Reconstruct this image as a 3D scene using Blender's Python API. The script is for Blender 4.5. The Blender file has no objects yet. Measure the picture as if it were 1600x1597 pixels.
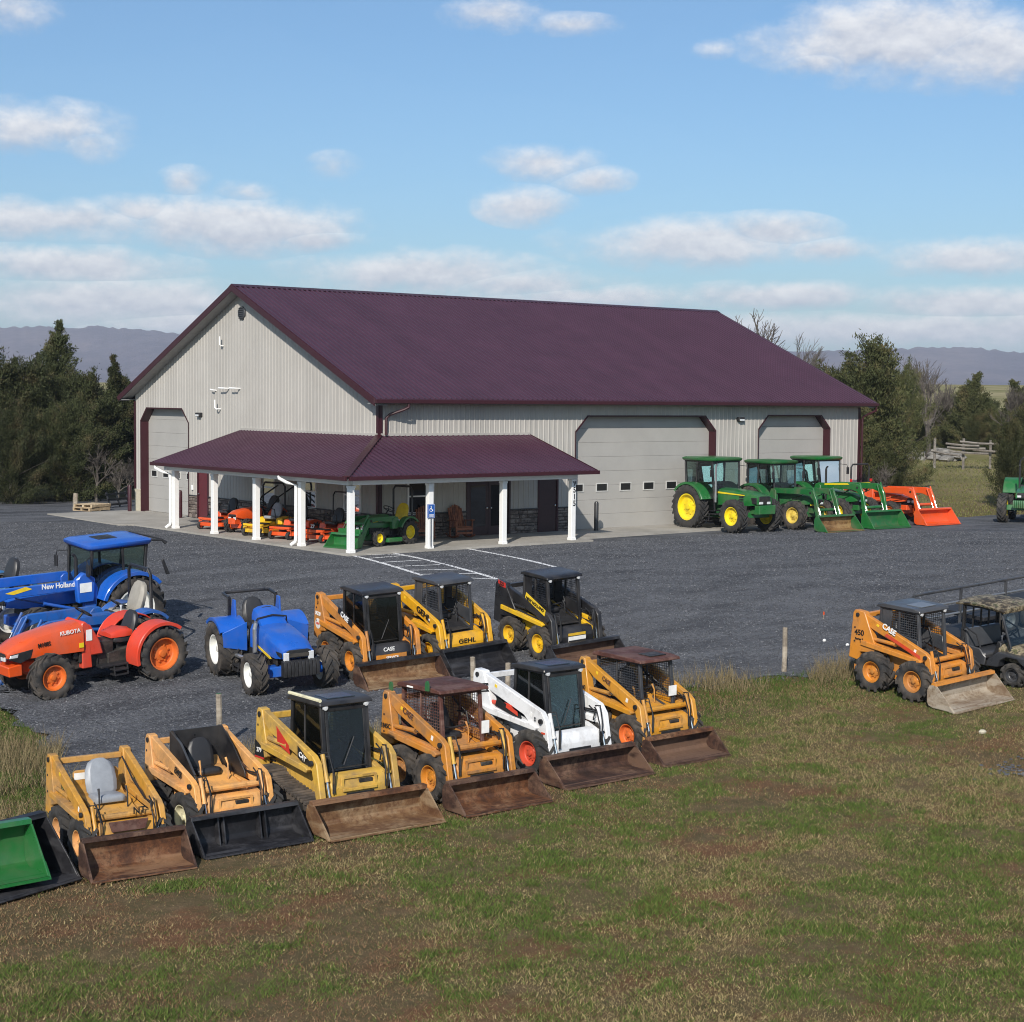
import bpy, bmesh, math, random
import numpy as np
from mathutils import Vector, Matrix
rad = math.radians
random.seed(7)
rng = np.random.default_rng(7)
SC = bpy.context.scene
COL = SC.collection

# ------------------------------------------------------------------ camera
FPX, PITCH, ROLL, YAW = 2669.6, rad(-3.827), rad(0.55), rad(38.576)
CAM = Vector((-32.842, -48.506, 5.051))
fwd = Vector((math.sin(YAW)*math.cos(PITCH), math.cos(YAW)*math.cos(PITCH), math.sin(PITCH)))
rgt = Vector((math.cos(YAW), -math.sin(YAW), 0)); upv = rgt.cross(fwd)
r2 = rgt*math.cos(ROLL)+upv*math.sin(ROLL); u2 = upv*math.cos(ROLL)-rgt*math.sin(ROLL)
cd = bpy.data.cameras.new('camera'); cam = bpy.data.objects.new('camera', cd); COL.objects.link(cam)
cam.matrix_world = Matrix(((r2.x, u2.x, -fwd.x, CAM.x), (r2.y, u2.y, -fwd.y, CAM.y), (r2.z, u2.z, -fwd.z, CAM.z), (0, 0, 0, 1)))
cd.sensor_fit = 'HORIZONTAL'; cd.sensor_width = 36; cd.lens = 36*FPX/1600; cd.clip_end = 30000; cd.clip_start = .1
SC.camera = cam

# ------------------------------------------------------------------ light
SUN_EL, SUN_AZ = rad(32), rad(49)            # the light travels towards azimuth 49 deg (from +Y to +X)
to_sun = Vector((-math.sin(SUN_AZ)*math.cos(SUN_EL), -math.cos(SUN_AZ)*math.cos(SUN_EL), math.sin(SUN_EL)))
sd = bpy.data.lights.new('sun', 'SUN'); sun = bpy.data.objects.new('sun', sd); COL.objects.link(sun)
sd.energy = 5.0; sd.angle = rad(.6); sd.color = (1, .93, .84)
sun.rotation_euler = to_sun.to_track_quat('Z', 'Y').to_euler(); sun.location = (-30, -40, 40)

SC.view_settings.view_transform = 'Standard'; SC.view_settings.look = 'None'
SC.view_settings.gamma = 1; SC.view_settings.exposure = 0.0
SC.view_settings.use_curve_mapping = False
SC.cycles.use_denoising = True; SC.cycles.filter_width = 1.05
SC.cycles.max_bounces = 6; SC.cycles.transparent_max_bounces = 12; SC.cycles.volume_bounces = 0
SC.cycles.caustics_reflective = False; SC.cycles.caustics_refractive = False

def pix_dir(px, py):
    return fwd + r2*((px-800)/FPX) - u2*((py-798.5)/FPX)
def azel(px, py):
    d = pix_dir(px, py).normalized()
    return math.atan2(d.x, d.y), math.asin(d.z)

# ------------------------------------------------------------------ sky with clouds
W = bpy.data.worlds.new('World'); SC.world = W; W.use_nodes = True
nt = W.node_tree; nt.nodes.clear(); L = nt.links
def N(t, **k):
    n = nt.nodes.new(t)
    for a, b in k.items(): setattr(n, a, b)
    return n
def mth(op, a, b=None, clamp=False):
    n = N('ShaderNodeMath', operation=op, use_clamp=clamp)
    for i, v in enumerate((a, b)):
        if v is None: continue
        if hasattr(v, 'links'): L.new(v, n.inputs[i])
        else: n.inputs[i].default_value = v
    return n.outputs[0]
sky = N('ShaderNodeTexSky', sky_type='NISHITA'); sky.sun_disc = False
sky.sun_elevation = SUN_EL; sky.sun_rotation = math.atan2(to_sun.x, to_sun.y) % (2*math.pi)
sky.altitude = 300; sky.air_density = 1.0; sky.dust_density = 1.5; sky.ozone_density = 2.0
tc = N('ShaderNodeTexCoord'); sep = N('ShaderNodeSeparateXYZ'); L.new(tc.outputs['Generated'], sep.inputs[0])
az = mth('ARCTAN2', sep.outputs[0], sep.outputs[1]); el = mth('ARCSINE', sep.outputs[2])
cmb = N('ShaderNodeCombineXYZ'); L.new(az, cmb.inputs[0]); L.new(el, cmb.inputs[1])
def noise(scale, vec, detail=6, rough=.6, sy=1.0):
    mp = N('ShaderNodeMapping'); mp.inputs['Scale'].default_value = (scale, scale*sy, scale); L.new(vec, mp.inputs[0])
    n = N('ShaderNodeTexNoise'); n.inputs['Scale'].default_value = 1; n.inputs['Detail'].default_value = detail
    n.inputs['Roughness'].default_value = rough; L.new(mp.outputs[0], n.inputs['Vector']); return n.outputs[0]
def shift(vec, dy):
    n = N('ShaderNodeVectorMath', operation='ADD'); L.new(vec, n.inputs[0]); n.inputs[1].default_value = (0, dy, 0); return n.outputs[0]
nA = noise(30, cmb.outputs[0], 7, .64, 1.5)
nU = noise(30, shift(cmb.outputs[0], rad(.3)), 3, .6, 1.5)
nB = noise(13, cmb.outputs[0], 3, .5, 2.4)
# (x, y, half width, half height, weight) read off the photograph, turned into directions
BL = [(1400, 62, 230, 66, 1.3), (1540, 80, 190, 58, 1.2), (1290, 96, 90, 30, .8), (770, 20, 85, 30, .9), (890, 38, 85, 18, .6),
      (1120, 76, 40, 16, .2), (60, 198, 150, 42, .8), (135, 224, 60, 30, .65), (290, 283, 44, 24, .7), (385, 300, 60, 20, .7),
      (522, 262, 46, 26, .4), (850, 254, 96, 30, .95), (925, 280, 70, 24, .7), (820, 322, 84, 32, 1.0), (370, 352, 215, 46, 1.15),
      (490, 376, 110, 22, .8), (90, 343, 190, 34, 1.05), (215, 328, 80, 28, .85), (110, 415, 200, 32, 1.05), (1090, 380, 235, 42, 1.15), (1200, 364, 120, 32, 1.05),
      (1290, 390, 120, 22, .8), (1530, 402, 180, 32, .95), (660, 426, 230, 40, .95), (810, 446, 190, 32, .8), (1220, 462, 180, 24, 1.0), (1500, 474, 190, 28, 1.0),
      (900, 464, 260, 24, .75), (180, 472, 330, 42, 1.05), (1400, 516, 460, 30, 1.05), (330, 505, 260, 26, .9), (25, 10, 70, 40, .6)]
tot = ysel = None
for (x, y, hw, hh_, wt) in BL:
    hw, hh_, wt = hw*1.12, hh_*1.2, wt+(.42 if y > 330 else .28)
    a0, e0 = azel(x, y); sx_, sy_ = FPX/hw, FPX/hh_
    m1 = N('ShaderNodeVectorMath', operation='MULTIPLY_ADD'); L.new(cmb.outputs[0], m1.inputs[0]); m1.inputs[1].default_value = (sx_, sy_, 0); m1.inputs[2].default_value = (-a0*sx_, -e0*sy_, 0)
    m2 = N('ShaderNodeVectorMath', operation='LENGTH'); L.new(m1.outputs[0], m2.inputs[0])
    m3 = N('ShaderNodeMath', operation='MULTIPLY_ADD'); L.new(m2.outputs['Value'], m3.inputs[0]); m3.inputs[1].default_value = -wt; m3.inputs[2].default_value = wt
    b = m3.outputs[0]; q = N('ShaderNodeSeparateXYZ'); L.new(m1.outputs[0], q.inputs[0])
    if tot is None: tot, ysel = b, q.outputs[1]
    else:
        mq = N('ShaderNodeMix', data_type='FLOAT'); L.new(mth('GREATER_THAN', b, tot), mq.inputs[0]); L.new(ysel, mq.inputs[2]); L.new(q.outputs[1], mq.inputs[3]); ysel = mq.outputs[0]
        tot = mth('MAXIMUM', tot, b)
tot = mth('MAXIMUM', tot, 0)
# scattered clouds of the same kind over the rest of the sky
inview = mth('MULTIPLY', mth('LESS_THAN', mth('ABSOLUTE', mth('SUBTRACT', az, YAW)), rad(19)), mth('LESS_THAN', el, rad(15.5)))
gen = mth('MULTIPLY', mth('MAXIMUM', mth('SUBTRACT', noise(5, cmb.outputs[0], 3, .55, 1.8), .52), 0), 5)
gen = mth('MULTIPLY', gen, mth('SUBTRACT', 1, inview))
gen = mth('MULTIPLY', gen, mth('GREATER_THAN', el, 0.0))
tot = mth('MAXIMUM', tot, gen)
den = mth('ADD', tot, mth('MULTIPLY', mth('SUBTRACT', nA, .50), 1.9))
den = mth('ADD', den, mth('MULTIPLY', mth('SUBTRACT', nB, .48), .8))
den = mth('MULTIPLY', den, mth('MINIMUM', mth('MULTIPLY', tot, 9), 1))
mr = N('ShaderNodeMapRange', interpolation_type='SMOOTHSTEP'); mr.inputs[1].default_value = -.08; mr.inputs[2].default_value = 1.2
L.new(den, mr.inputs[0])
alpha = mth('MULTIPLY', mr.outputs[0], .88)
ysel = mth('MINIMUM', mth('MAXIMUM', ysel, -1), 1)
hs = mth('ADD', mth('ADD', mth('ADD', mth('MULTIPLY', mth('SUBTRACT', nA, nU), 1.6), mth('MULTIPLY', mth('SUBTRACT', nA, .5), .6)), mth('MULTIPLY', ysel, .55)), .54, clamp=True)
cr = N('ShaderNodeMix', data_type='RGBA'); L.new(hs, cr.inputs['Factor'])
cr.inputs['A'].default_value = (.53, .56, .65, 1); cr.inputs['B'].default_value = (.97, .96, .96, 1)
SKY_K = .112
sk = N('ShaderNodeMix', data_type='RGBA', blend_type='MULTIPLY'); sk.inputs['Factor'].default_value = 1
L.new(sky.outputs[0], sk.inputs['A']); sk.inputs['B'].default_value = (SKY_K*.74, SKY_K*.96, SKY_K*1.11, 1)
mx = N('ShaderNodeMix', data_type='RGBA'); L.new(alpha, mx.inputs['Factor'])
L.new(sk.outputs['Result'], mx.inputs['A']); L.new(cr.outputs['Result'], mx.inputs['B'])
bg = N('ShaderNodeBackground'); L.new(mx.outputs['Result'], bg.inputs[0]); bg.inputs[1].default_value = 1.0
out = N('ShaderNodeOutputWorld'); L.new(bg.outputs[0], out.inputs[0])

# ------------------------------------------------------------------ terrain
FX, FY = math.sin(YAW), math.cos(YAW)
def ss(x): x = np.clip(x, 0, 1); return x*x*(3-2*x)
def ground(x, y):
    dx, dy = np.asarray(x, float)-CAM.x, np.asarray(y, float)-CAM.y
    s = dx*FX+dy*FY; t = dx*FY-dy*FX
    z = -1.5*ss((54-s)/24)
    w = ss((t-12)/6)
    sm = lambda q: np.sqrt(np.maximum(q, 0)**2+9)-3
    rise = .045*(w*sm(np.minimum(s, 245)-75)+(1-w)*sm(np.minimum(s, 245)-95))
    return z+rise*np.where(s > 60, 1, 0)
def gz(x, y): return float(ground(x, y))
def st(s, t): return CAM.x+s*FX+t*FY, CAM.y+s*FY-t*FX
def gpix(px, py):
    """pixel of the photograph -> the point of the ground it shows"""
    d = pix_dir(px, py); ts = np.linspace(8, 260, 12000)
    z = ground(CAM.x+d.x*ts, CAM.y+d.y*ts); i = int(np.argmax(CAM.z+d.z*ts < z))
    return CAM.x+d.x*ts[i], CAM.y+d.y*ts[i]
def lot_front(x): return np.interp(x, [-60, -21, -10, -7, -2.7, 3, 12, 40], [-21.9, -21.9, -21.9, -22.1, -23.2, -23.9, -25.5, -29])
def lot_left(y): return np.interp(y, [-30, -22, -20.5, -18.5, -15.2, -14, -12.5, -11], [-21.5, -21.4, -20.8, -19.9, -19.5, -20.5, -26, -60])
def lot_back(x): return np.interp(x, [-60, 2, 5, 8, 25.6, 26.6, 28.8, 33, 60], [27.3, 27.6, 24, 10, 10, -2.4, -2.6, -3.1, -5])
def in_lot(x, y): return (y > lot_front(x)) & (x > lot_left(y)) & (y < lot_back(x))

# ------------------------------------------------------------------ mesh helpers
class MB:
    def __init__(s): s.v = []; s.f = []
    def add(s, vs, fs):
        o = len(s.v); s.v += [tuple(p) for p in vs]; s.f += [tuple(i+o for i in f) for f in fs]; return s
    def box(s, x, y, z, sx, sy, sz, M=None):
        vs = [Vector((x+a*sx/2, y+b*sy/2, z+c*sz/2)) for a in (-1, 1) for b in (-1, 1) for c in (-1, 1)]
        if M is not None:
            c0 = Vector((x, y, z)); vs = [c0+M@(p-c0) for p in vs]
        return s.add(vs, [(0, 1, 3, 2), (4, 6, 7, 5), (0, 4, 5, 1), (2, 3, 7, 6), (0, 2, 6, 4), (1, 5, 7, 3)])
    def prism(s, poly, a, b, ax='y'):
        n = len(poly)
        P = {'y': lambda p, q: (p[0], q, p[1]), 'x': lambda p, q: (q, p[0], p[1]), 'z': lambda p, q: (p[0], p[1], q)}[ax]
        vs = [P(p, a) for p in poly]+[P(p, b) for p in poly]
        return s.add(vs, [tuple(range(n)), tuple(range(2*n-1, n-1, -1))]+[(i, i+n, (i+1) % n+n, (i+1) % n) for i in range(n)])
    def tube(s, pts, r, n=8, cap=True, closed=False):
        pts = [Vector(p) for p in pts]; m = len(pts)
        rs = r if isinstance(r, (list, tuple)) else [r]*m
        prev = None; rings = []
        for i, p in enumerate(pts):
            if closed: t = (pts[(i+1) % m]-pts[i-1])
            else: t = pts[min(i+1, m-1)]-pts[max(i-1, 0)]
            t = t.normalized() if t.length > 1e-9 else Vector((0, 0, 1))
            if prev is None: a = t.orthogonal().normalized()
            else:
                a = prev-t*prev.dot(t); a = a.normalized() if a.length > 1e-6 else t.orthogonal().normalized()
            prev = a; b = t.cross(a)
            rings.append([p+(a*math.cos(2*math.pi*k/n+.4)+b*math.sin(2*math.pi*k/n+.4))*rs[i] for k in range(n)])
        vs = [q for rg in rings for q in rg]; fs = []
        for i in range(m if closed else m-1):
            j = (i+1) % m
            for k in range(n): fs.append((i*n+k, i*n+(k+1) % n, j*n+(k+1) % n, j*n+k))
        if cap and not closed: fs += [tuple(range(n-1, -1, -1)), tuple(range((m-1)*n, m*n))]
        return s.add(vs, fs)
    def bar(s, p, q, w, h=None):
        """rectangular bar from p to q"""
        p, q = Vector(p), Vector(q); h = h or w; t = (q-p).normalized()
        a = Vector((0, 0, 1)) if abs(t.z) < .95 else Vector((1, 0, 0))
        sd_ = t.cross(a).normalized(); a = sd_.cross(t)
        vs = [c+sd_*i*w/2+a*j*h/2 for c in (p, q) for i, j in ((-1, -1), (1, -1), (1, 1), (-1, 1))]
        return s.add(vs, [(3, 2, 1, 0), (4, 5, 6, 7)]+[(k, (k+1) % 4, (k+1) % 4+4, k+4) for k in range(4)])
    def lathe(s, prof, c, n=24, ax='y', cap=False):
        vs = []; fs = []; m = len(prof)
        for k in range(n):
            a = 2*math.pi*k/n
            for r, h in prof:
                x, z = r*math.cos(a), r*math.sin(a)
                vs.append({'y': (c[0]+x, c[1]+h, c[2]+z), 'z': (c[0]+x, c[1]+z, c[2]+h), 'x': (c[0]+h, c[1]+x, c[2]+z)}[ax])
        for k in range(n):
            for i in range(m-1): fs.append((k*m+i, k*m+i+1, ((k+1) % n)*m+i+1, ((k+1) % n)*m+i))
        if cap:
            fs.append(tuple(k*m for k in range(n))); fs.append(tuple(k*m+m-1 for k in range(n-1, -1, -1)))
        return s.add(vs, fs)
    def loft(s, secs):
        """closed rings of equal length"""
        n = len(secs[0]); vs = [p for sc in secs for p in sc]; fs = []
        for i in range(len(secs)-1):
            for k in range(n): fs.append((i*n+k, i*n+(k+1) % n, (i+1)*n+(k+1) % n, (i+1)*n+k))
        fs += [tuple(range(n-1, -1, -1)), tuple(range((len(secs)-1)*n, len(secs)*n))]
        return s.add(vs, fs)
    def grid(s, o, du, dv, nu, nv, r):
        """wire screen: nu wires along dv and nv along du"""
        o, du, dv = Vector(o), Vector(du), Vector(dv)
        for i in range(nu+1): p = o+du*(i/nu); s.tube([p, p+dv], r, 3, False)
        for i in range(nv+1): p = o+dv*(i/nv); s.tube([p, p+du], r, 3, False)
        return s
    def mesh(s, name, bevel=0, flat=False, ang=32):
        me = bpy.data.meshes.new(name); me.from_pydata(s.v, [], s.f)
        bm = bmesh.new(); bm.from_mesh(me)
        bmesh.ops.recalc_face_normals(bm, faces=bm.faces[:])
        if bevel:
            es = [e for e in bm.edges if len(e.link_faces) == 2 and e.calc_face_angle(0) > .5]
            if es: bmesh.ops.bevel(bm, geom=es, offset=bevel, segments=1, affect='EDGES', clamp_overlap=True)
        bm.to_mesh(me); bm.free()
        if not flat:
            me.polygons.foreach_set('use_smooth', [True]*len(me.polygons)); me.set_sharp_from_angle(angle=rad(ang))
        return me
    def build(s, name, mat, parent=None, bevel=0, flat=False, ang=32):
        return put(name, s.mesh(name, bevel, flat, ang), mat, parent)
def put(name, me, mat, parent=None):
    if mat is not None and len(me.materials) == 0: me.materials.append(mat)
    o = bpy.data.objects.new(name, me); COL.objects.link(o)
    if parent is not None: o.parent = parent
    return o
def tag(o, label=None, cat=None, group=None, kind=None):
    if label: o['label'] = label
    if cat: o['category'] = cat
    if group: o['group'] = group
    if kind: o['kind'] = kind
    return o
def thing(name, label, cat, group=None):
    o = bpy.data.objects.new(name, None); COL.objects.link(o); o.empty_display_size = .3
    return tag(o, label, cat, group)
def place(o, x, y, head, z=None, size=.8):
    """stand a thing on the ground, leaning with it; head = degrees, direction of its nose in the xy plane"""
    a = rad(head)
    if z is None:
        z = gz(x, y); gx = (gz(x+size, y)-gz(x-size, y))/(2*size); gy = (gz(x, y+size)-gz(x, y-size))/(2*size)
        z = (gz(x+size, y)+gz(x-size, y)+gz(x, y+size)+gz(x, y-size))/4
    else: gx = gy = 0
    nz = Vector((-gx, -gy, 1)).normalized(); fx = Vector((math.cos(a), math.sin(a), 0)); fx = (fx-nz*fx.dot(nz)).normalized(); fy = nz.cross(fx)
    o.matrix_world = Matrix(((fx.x, fy.x, nz.x, x), (fx.y, fy.y, nz.y, y), (fx.z, fy.z, nz.z, z), (0, 0, 0, 1)))
def copy_tree(o, parent=None):
    c = o.copy(); COL.objects.link(c)
    if parent is not None: c.parent = parent
    for ch in list(o.children): copy_tree(ch, c)
    return c
_txt = {}
def text(parent, string, size, loc, mat, face='R', slope=0.0, sx=1.0, name='lettering', bold=.0):
    """flat letters on a side: face R = seen from -y, L = from +y, F = from +x; slope = rise of the line in degrees"""
    key = (string, bold)
    if key not in _txt:
        cu = bpy.data.curves.new('t', 'FONT'); cu.body = string; cu.size = 1; cu.align_x = 'CENTER'; cu.align_y = 'CENTER'; cu.offset = bold; cu.extrude = .004
        to = bpy.data.objects.new('t', cu); COL.objects.link(to); bpy.context.view_layer.update()
        me = bpy.data.meshes.new_from_object(to.evaluated_get(bpy.context.evaluated_depsgraph_get()))
        bpy.data.objects.remove(to); bpy.data.curves.remove(cu); _txt[key] = me
    me = _txt[key].copy(); me.name = name; me.materials.clear()
    o = put(name, me, mat, parent)
    Rx = Matrix.Rotation(rad(90), 4, 'X')
    if face == 'R': R = Matrix.Rotation(rad(-slope), 4, 'Y') @ Rx
    elif face == 'L': R = Matrix.Rotation(rad(180), 4, 'Z') @ Matrix.Rotation(rad(-slope), 4, 'Y') @ Rx
    elif face == 'F': R = Matrix.Rotation(rad(90), 4, 'Z') @ Matrix.Rotation(rad(-slope), 4, 'Y') @ Rx
    elif face == 'RW': R = Matrix.Rotation(rad(-90), 4, 'Z') @ Matrix.Rotation(rad(-slope), 4, 'Y') @ Rx
    o.matrix_local = Matrix.Translation(loc) @ R @ Matrix.Diagonal((size*sx, size, 1, 1))
    return o

# ------------------------------------------------------------------ materials
class MT:
    def __init__(s, name):
        s.m = bpy.data.materials.new(name); s.m.use_nodes = True; s.t = s.m.node_tree; s.b = s.t.nodes['Principled BSDF']; s.o = s.t.nodes['Material Output']
    def n(s, t, **k):
        q = s.t.nodes.new(t)
        for a, b in k.items(): setattr(q, a, b)
        return q
    def l(s, a, b): s.t.links.new(a, b)
    def co(s, kind='Object', jitter=True):
        tc = s.n('ShaderNodeTexCoord')
        if kind == 'World':
            g = s.n('ShaderNodeNewGeometry'); return g.outputs['Position']
        if not jitter: return tc.outputs[kind]
        oi = s.n('ShaderNodeObjectInfo'); ad = s.n('ShaderNodeVectorMath', operation='MULTIPLY_ADD')
        s.l(oi.outputs['Random'], ad.inputs[0]); ad.inputs[1].default_value = (37, 19, 53); s.l(tc.outputs[kind], ad.inputs[2]); return ad.outputs[0]
    def noise(s, vec, scale, detail=4, rough=.55, stretch=None):
        if stretch:
            mp = s.n('ShaderNodeMapping'); mp.inputs['Scale'].default_value = stretch; s.l(vec, mp.inputs[0]); vec = mp.outputs[0]
        q = s.n('ShaderNodeTexNoise'); q.inputs['Scale'].default_value = scale; q.inputs['Detail'].default_value = detail; q.inputs['Roughness'].default_value = rough
        s.l(vec, q.inputs['Vector']); return q.outputs[0]
    def ramp(s, fac, stops, interp='LINEAR'):
        q = s.n('ShaderNodeValToRGB'); e = q.color_ramp.elements; q.color_ramp.interpolation = interp
        while len(e) < len(stops): e.new(.5)
        for i, (p, c) in enumerate(stops):
            e[i].position = p; e[i].color = (*c, 1) if isinstance(c, tuple) else (c, c, c, 1)
        s.l(fac, q.inputs[0]); return q.outputs[0]
    def mix(s, fac, a, b, mode='MIX'):
        q = s.n('ShaderNodeMix', data_type='RGBA', blend_type=mode)
        for k, v in (('Factor', fac), ('A', a), ('B', b)):
            if hasattr(v, 'links'): s.l(v, q.inputs[k])
            else: q.inputs[k].default_value = v if k == 'Factor' else (*v, 1)
        return q.outputs['Result']
    def bump(s, h, strength, dist=.01):
        q = s.n('ShaderNodeBump'); q.inputs['Strength'].default_value = strength; q.inputs['Distance'].default_value = dist
        s.l(h, q.inputs['Height']); s.l(q.outputs[0], s.b.inputs['Normal'])
    def set(s, **k):
        for a, v in k.items():
            i = s.b.inputs[a.replace('_', ' ')]
            if hasattr(v, 'links'): s.l(v, i)
            else: i.default_value = (*v, 1) if isinstance(v, tuple) and len(v) == 3 else v
        return s
def paint(name, col, rough=.38, dirt=.3, dcol=(.14, .10, .065), fade=.12, metal=0, coat=0.0, scale=2.5):
    """weathered paint: faded patches, grime in blotches, chips"""
    col = tuple(q*.96 for q in col); fade *= .6
    m = MT(name); v = m.co()
    n1 = m.noise(v, scale, 5, .62); n2 = m.noise(v, 22, 3, .6); n3 = m.noise(v, scale*.5, 3)
    pale = tuple(min(1, c*(1-.5*fade)+.5*fade*.55) for c in col)
    c = m.mix(m.ramp(n3, [(.4, 0.), (.62, 1.)]), col, pale)
    d = m.ramp(n1, [(.52-.12*dirt, 0.), (.80-.1*dirt, 1.)])
    q = m.n('ShaderNodeMath', operation='MULTIPLY'); m.l(d, q.inputs[0]); q.inputs[1].default_value = min(1, dirt*1.5)
    c = m.mix(q.outputs[0], c, dcol)
    ch = m.ramp(n2, [(.735-.05*dirt, 0.), (.76, 1.)]); q2 = m.n('ShaderNodeMath', operation='MULTIPLY'); m.l(ch, q2.inputs[0]); q2.inputs[1].default_value = min(1, dirt*1.6)
    c = m.mix(q2.outputs[0], c, (.09, .05, .03))
    n5 = m.noise(v, 7, 4, .7, (1, 1, .45)); q3 = m.n('ShaderNodeMath', operation='MULTIPLY'); m.l(m.ramp(n5, [(.54, 0.), (.70, 1.)]), q3.inputs[0]); q3.inputs[1].default_value = min(.85, dirt*1.3)
    c = m.mix(q3.outputs[0], c, tuple(.45*q+.55*d_ for q, d_ in zip(col, (.03, .022, .016))))
    if dirt >= .3:      # chipped, rubbed edges
        bv = m.n('ShaderNodeBevel'); bv.samples = 3; bv.inputs[0].default_value = .016; gn = m.n('ShaderNodeNewGeometry'); dt = m.n('ShaderNodeVectorMath', operation='DOT_PRODUCT'); m.l(bv.outputs[0], dt.inputs[0]); m.l(gn.outputs['Normal'], dt.inputs[1])
        em = m.ramp(dt.outputs['Value'], [(.80, 1.), (.97, 0.)]); eq = m.n('ShaderNodeMath', operation='MULTIPLY'); m.l(em, eq.inputs[0]); m.l(m.ramp(n5, [(.44, 0.), (.58, .9)]), eq.inputs[1])
        c = m.mix(eq.outputs[0], c, (.085, .05, .032))
    r = m.ramp(n1, [(.3, rough*.8), (.75, min(1, rough+.35*dirt+.1))])
    m.set(Base_Color=c, Roughness=r, Metallic=metal, Coat_Weight=coat, Coat_Roughness=.15)
    m.bump(n2, .12, .004); return m.m
def rust(name, dark, mid, light, rough=.75, s=2.2, metal=0.15):
    m = MT(name); v = m.co(); n1 = m.noise(v, s, 6, .65); n2 = m.noise(v, s*5, 5, .7); n3 = m.noise(v, 1.1, 4, .6, (1, .35, 3.2))
    c = m.ramp(n1, [(.34, dark), (.5, mid), (.66, light)])
    c = m.mix(m.ramp(n2, [(.46, 0.), (.62, .75)]), c, dark); c = m.mix(m.ramp(n3, [(.50, 0.), (.60, .75)]), c, light)
    m.set(Base_Color=c, Roughness=m.ramp(n2, [(.3, rough-.18), (.7, min(1, rough+.12))]), Metallic=metal); m.bump(n2, .3, .01); return m.m
def plain(name, col, rough=.5, metal=0, var=.12, scale=6, bump=.08):
    m = MT(name); v = m.co(); n = m.noise(v, scale, 5, .6)
    lo = tuple(c*(1-var) for c in col); hi = tuple(min(1, c*(1+var)) for c in col)
    m.set(Base_Color=m.ramp(n, [(.3, lo), (.7, hi)]), Roughness=rough, Metallic=metal); m.bump(n, bump, .01); return m.m
def glass(name, tint=(.58, .70, .65), rough=.03, fr=1.5, dens=.06):
    m = MT(name); t = m.n('ShaderNodeBsdfTransparent'); t.inputs[0].default_value = (*tint, 1)
    g = m.n('ShaderNodeBsdfGlossy'); g.inputs['Roughness'].default_value = rough; g.inputs[0].default_value = (.9, .95, 1, 1)
    f = m.n('ShaderNodeFresnel'); f.inputs[0].default_value = fr
    d = m.n('ShaderNodeBsdfDiffuse'); d.inputs[0].default_value = (.16, .18, .17, 1)
    x0 = m.n('ShaderNodeMixShader'); x0.inputs[0].default_value = dens*.3; m.l(t.outputs[0], x0.inputs[1]); m.l(d.outputs[0], x0.inputs[2])
    x = m.n('ShaderNodeMixShader'); m.l(f.outputs[0], x.inputs[0]); m.l(x0.outputs[0], x.inputs[1]); m.l(g.outputs[0], x.inputs[2])
    m.l(x.outputs[0], m.o.inputs[0]); return m.m
def tyre_mat(name, base=(.022, .022, .023), dust=(.15, .13, .105), amt=.6):
    m = MT(name); v = m.co(); n = m.noise(v, 4, 5, .65); n2 = m.noise(v, 30, 3)
    q = m.n('ShaderNodeMath', operation='MULTIPLY'); m.l(m.ramp(n, [(.38, 0.), (.72, 1.)]), q.inputs[0]); q.inputs[1].default_value = amt
    m.set(Base_Color=m.mix(q.outputs[0], base, dust), Roughness=.85); m.bump(n2, .25, .006); return m.m

K = {}
K['case'] = paint('case_orange_paint', (.62, .235, .028), dirt=.42)
K['case_old'] = paint('aged_orange_paint', (.56, .22, .025), dirt=.55, fade=.3, rough=.5)
K['case18'] = paint('ochre_orange_paint', (.60, .27, .02), dirt=.48, fade=.2, rough=.45)
K['old1'] = paint('dull_ochre_paint', (.55, .27, .035), dirt=.55, fade=.3, rough=.5)
K['peach'] = paint('pale_apricot_paint', (.74, .36, .10), dirt=.45, fade=.35, rough=.5)
K['cat'] = paint('machine_yellow_paint', (.60, .36, .055), dirt=.55, fade=.2, rough=.45)
K['gehl'] = paint('bright_yellow_paint', (.70, .36, .008), dirt=.36)
K['nhy'] = paint('golden_yellow_paint', (.78, .47, .01), dirt=.32)
K['white'] = paint('white_machine_paint', (.78, .79, .80), dirt=.30)
K['black'] = paint('black_machine_paint', (.014, .014, .016), dirt=.25, rough=.28, dcol=(.07, .06, .055))
K['char'] = paint('charcoal_paint', (.040, .043, .050), dirt=.25, rough=.30, dcol=(.10, .09, .08))
K['dark'] = plain('dark_machinery', (.022, .022, .024), .6, .2, .4)
K['engine'] = rust('greasy_machinery', (.012, .012, .012), (.03, .028, .026), (.08, .07, .06), .6)
K['green'] = paint('green_tractor_paint', (.012, .135, .028), dirt=.2, rough=.3, coat=.3)
K['green2'] = paint('worn_green_paint', (.012, .115, .030), dirt=.4, rough=.4)
K['jdy'] = paint('yellow_rim_paint', (.80, .62, .015), dirt=.18, rough=.35)
K['jdy_old'] = paint('faded_yellow_rim', (.70, .52, .09), dirt=.4, rough=.5)
K['blue'] = paint('blue_tractor_paint', (.008, .105, .50), dirt=.18, rough=.3, coat=.3)
K['blue2'] = paint('worn_blue_paint', (.015, .11, .40), dirt=.4, rough=.42)
K['teal'] = paint('faded_teal_paint', (.015, .15, .36), dirt=.35, rough=.45)
K['orange'] = paint('orange_tractor_paint', (.70, .085, .012), dirt=.16, rough=.3, coat=.3)
K['red'] = paint('red_orange_fender', (.66, .05, .018), dirt=.2, rough=.35)
K['cream'] = paint('cream_rim_paint', (.72, .68, .46), dirt=.3, rough=.5)
K['rimw'] = paint('white_rim_paint', (.80, .80, .76), dirt=.2, rough=.45)
K['rimo'] = paint('orange_rim_paint', (.70, .15, .02), dirt=.25, rough=.45)
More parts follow.
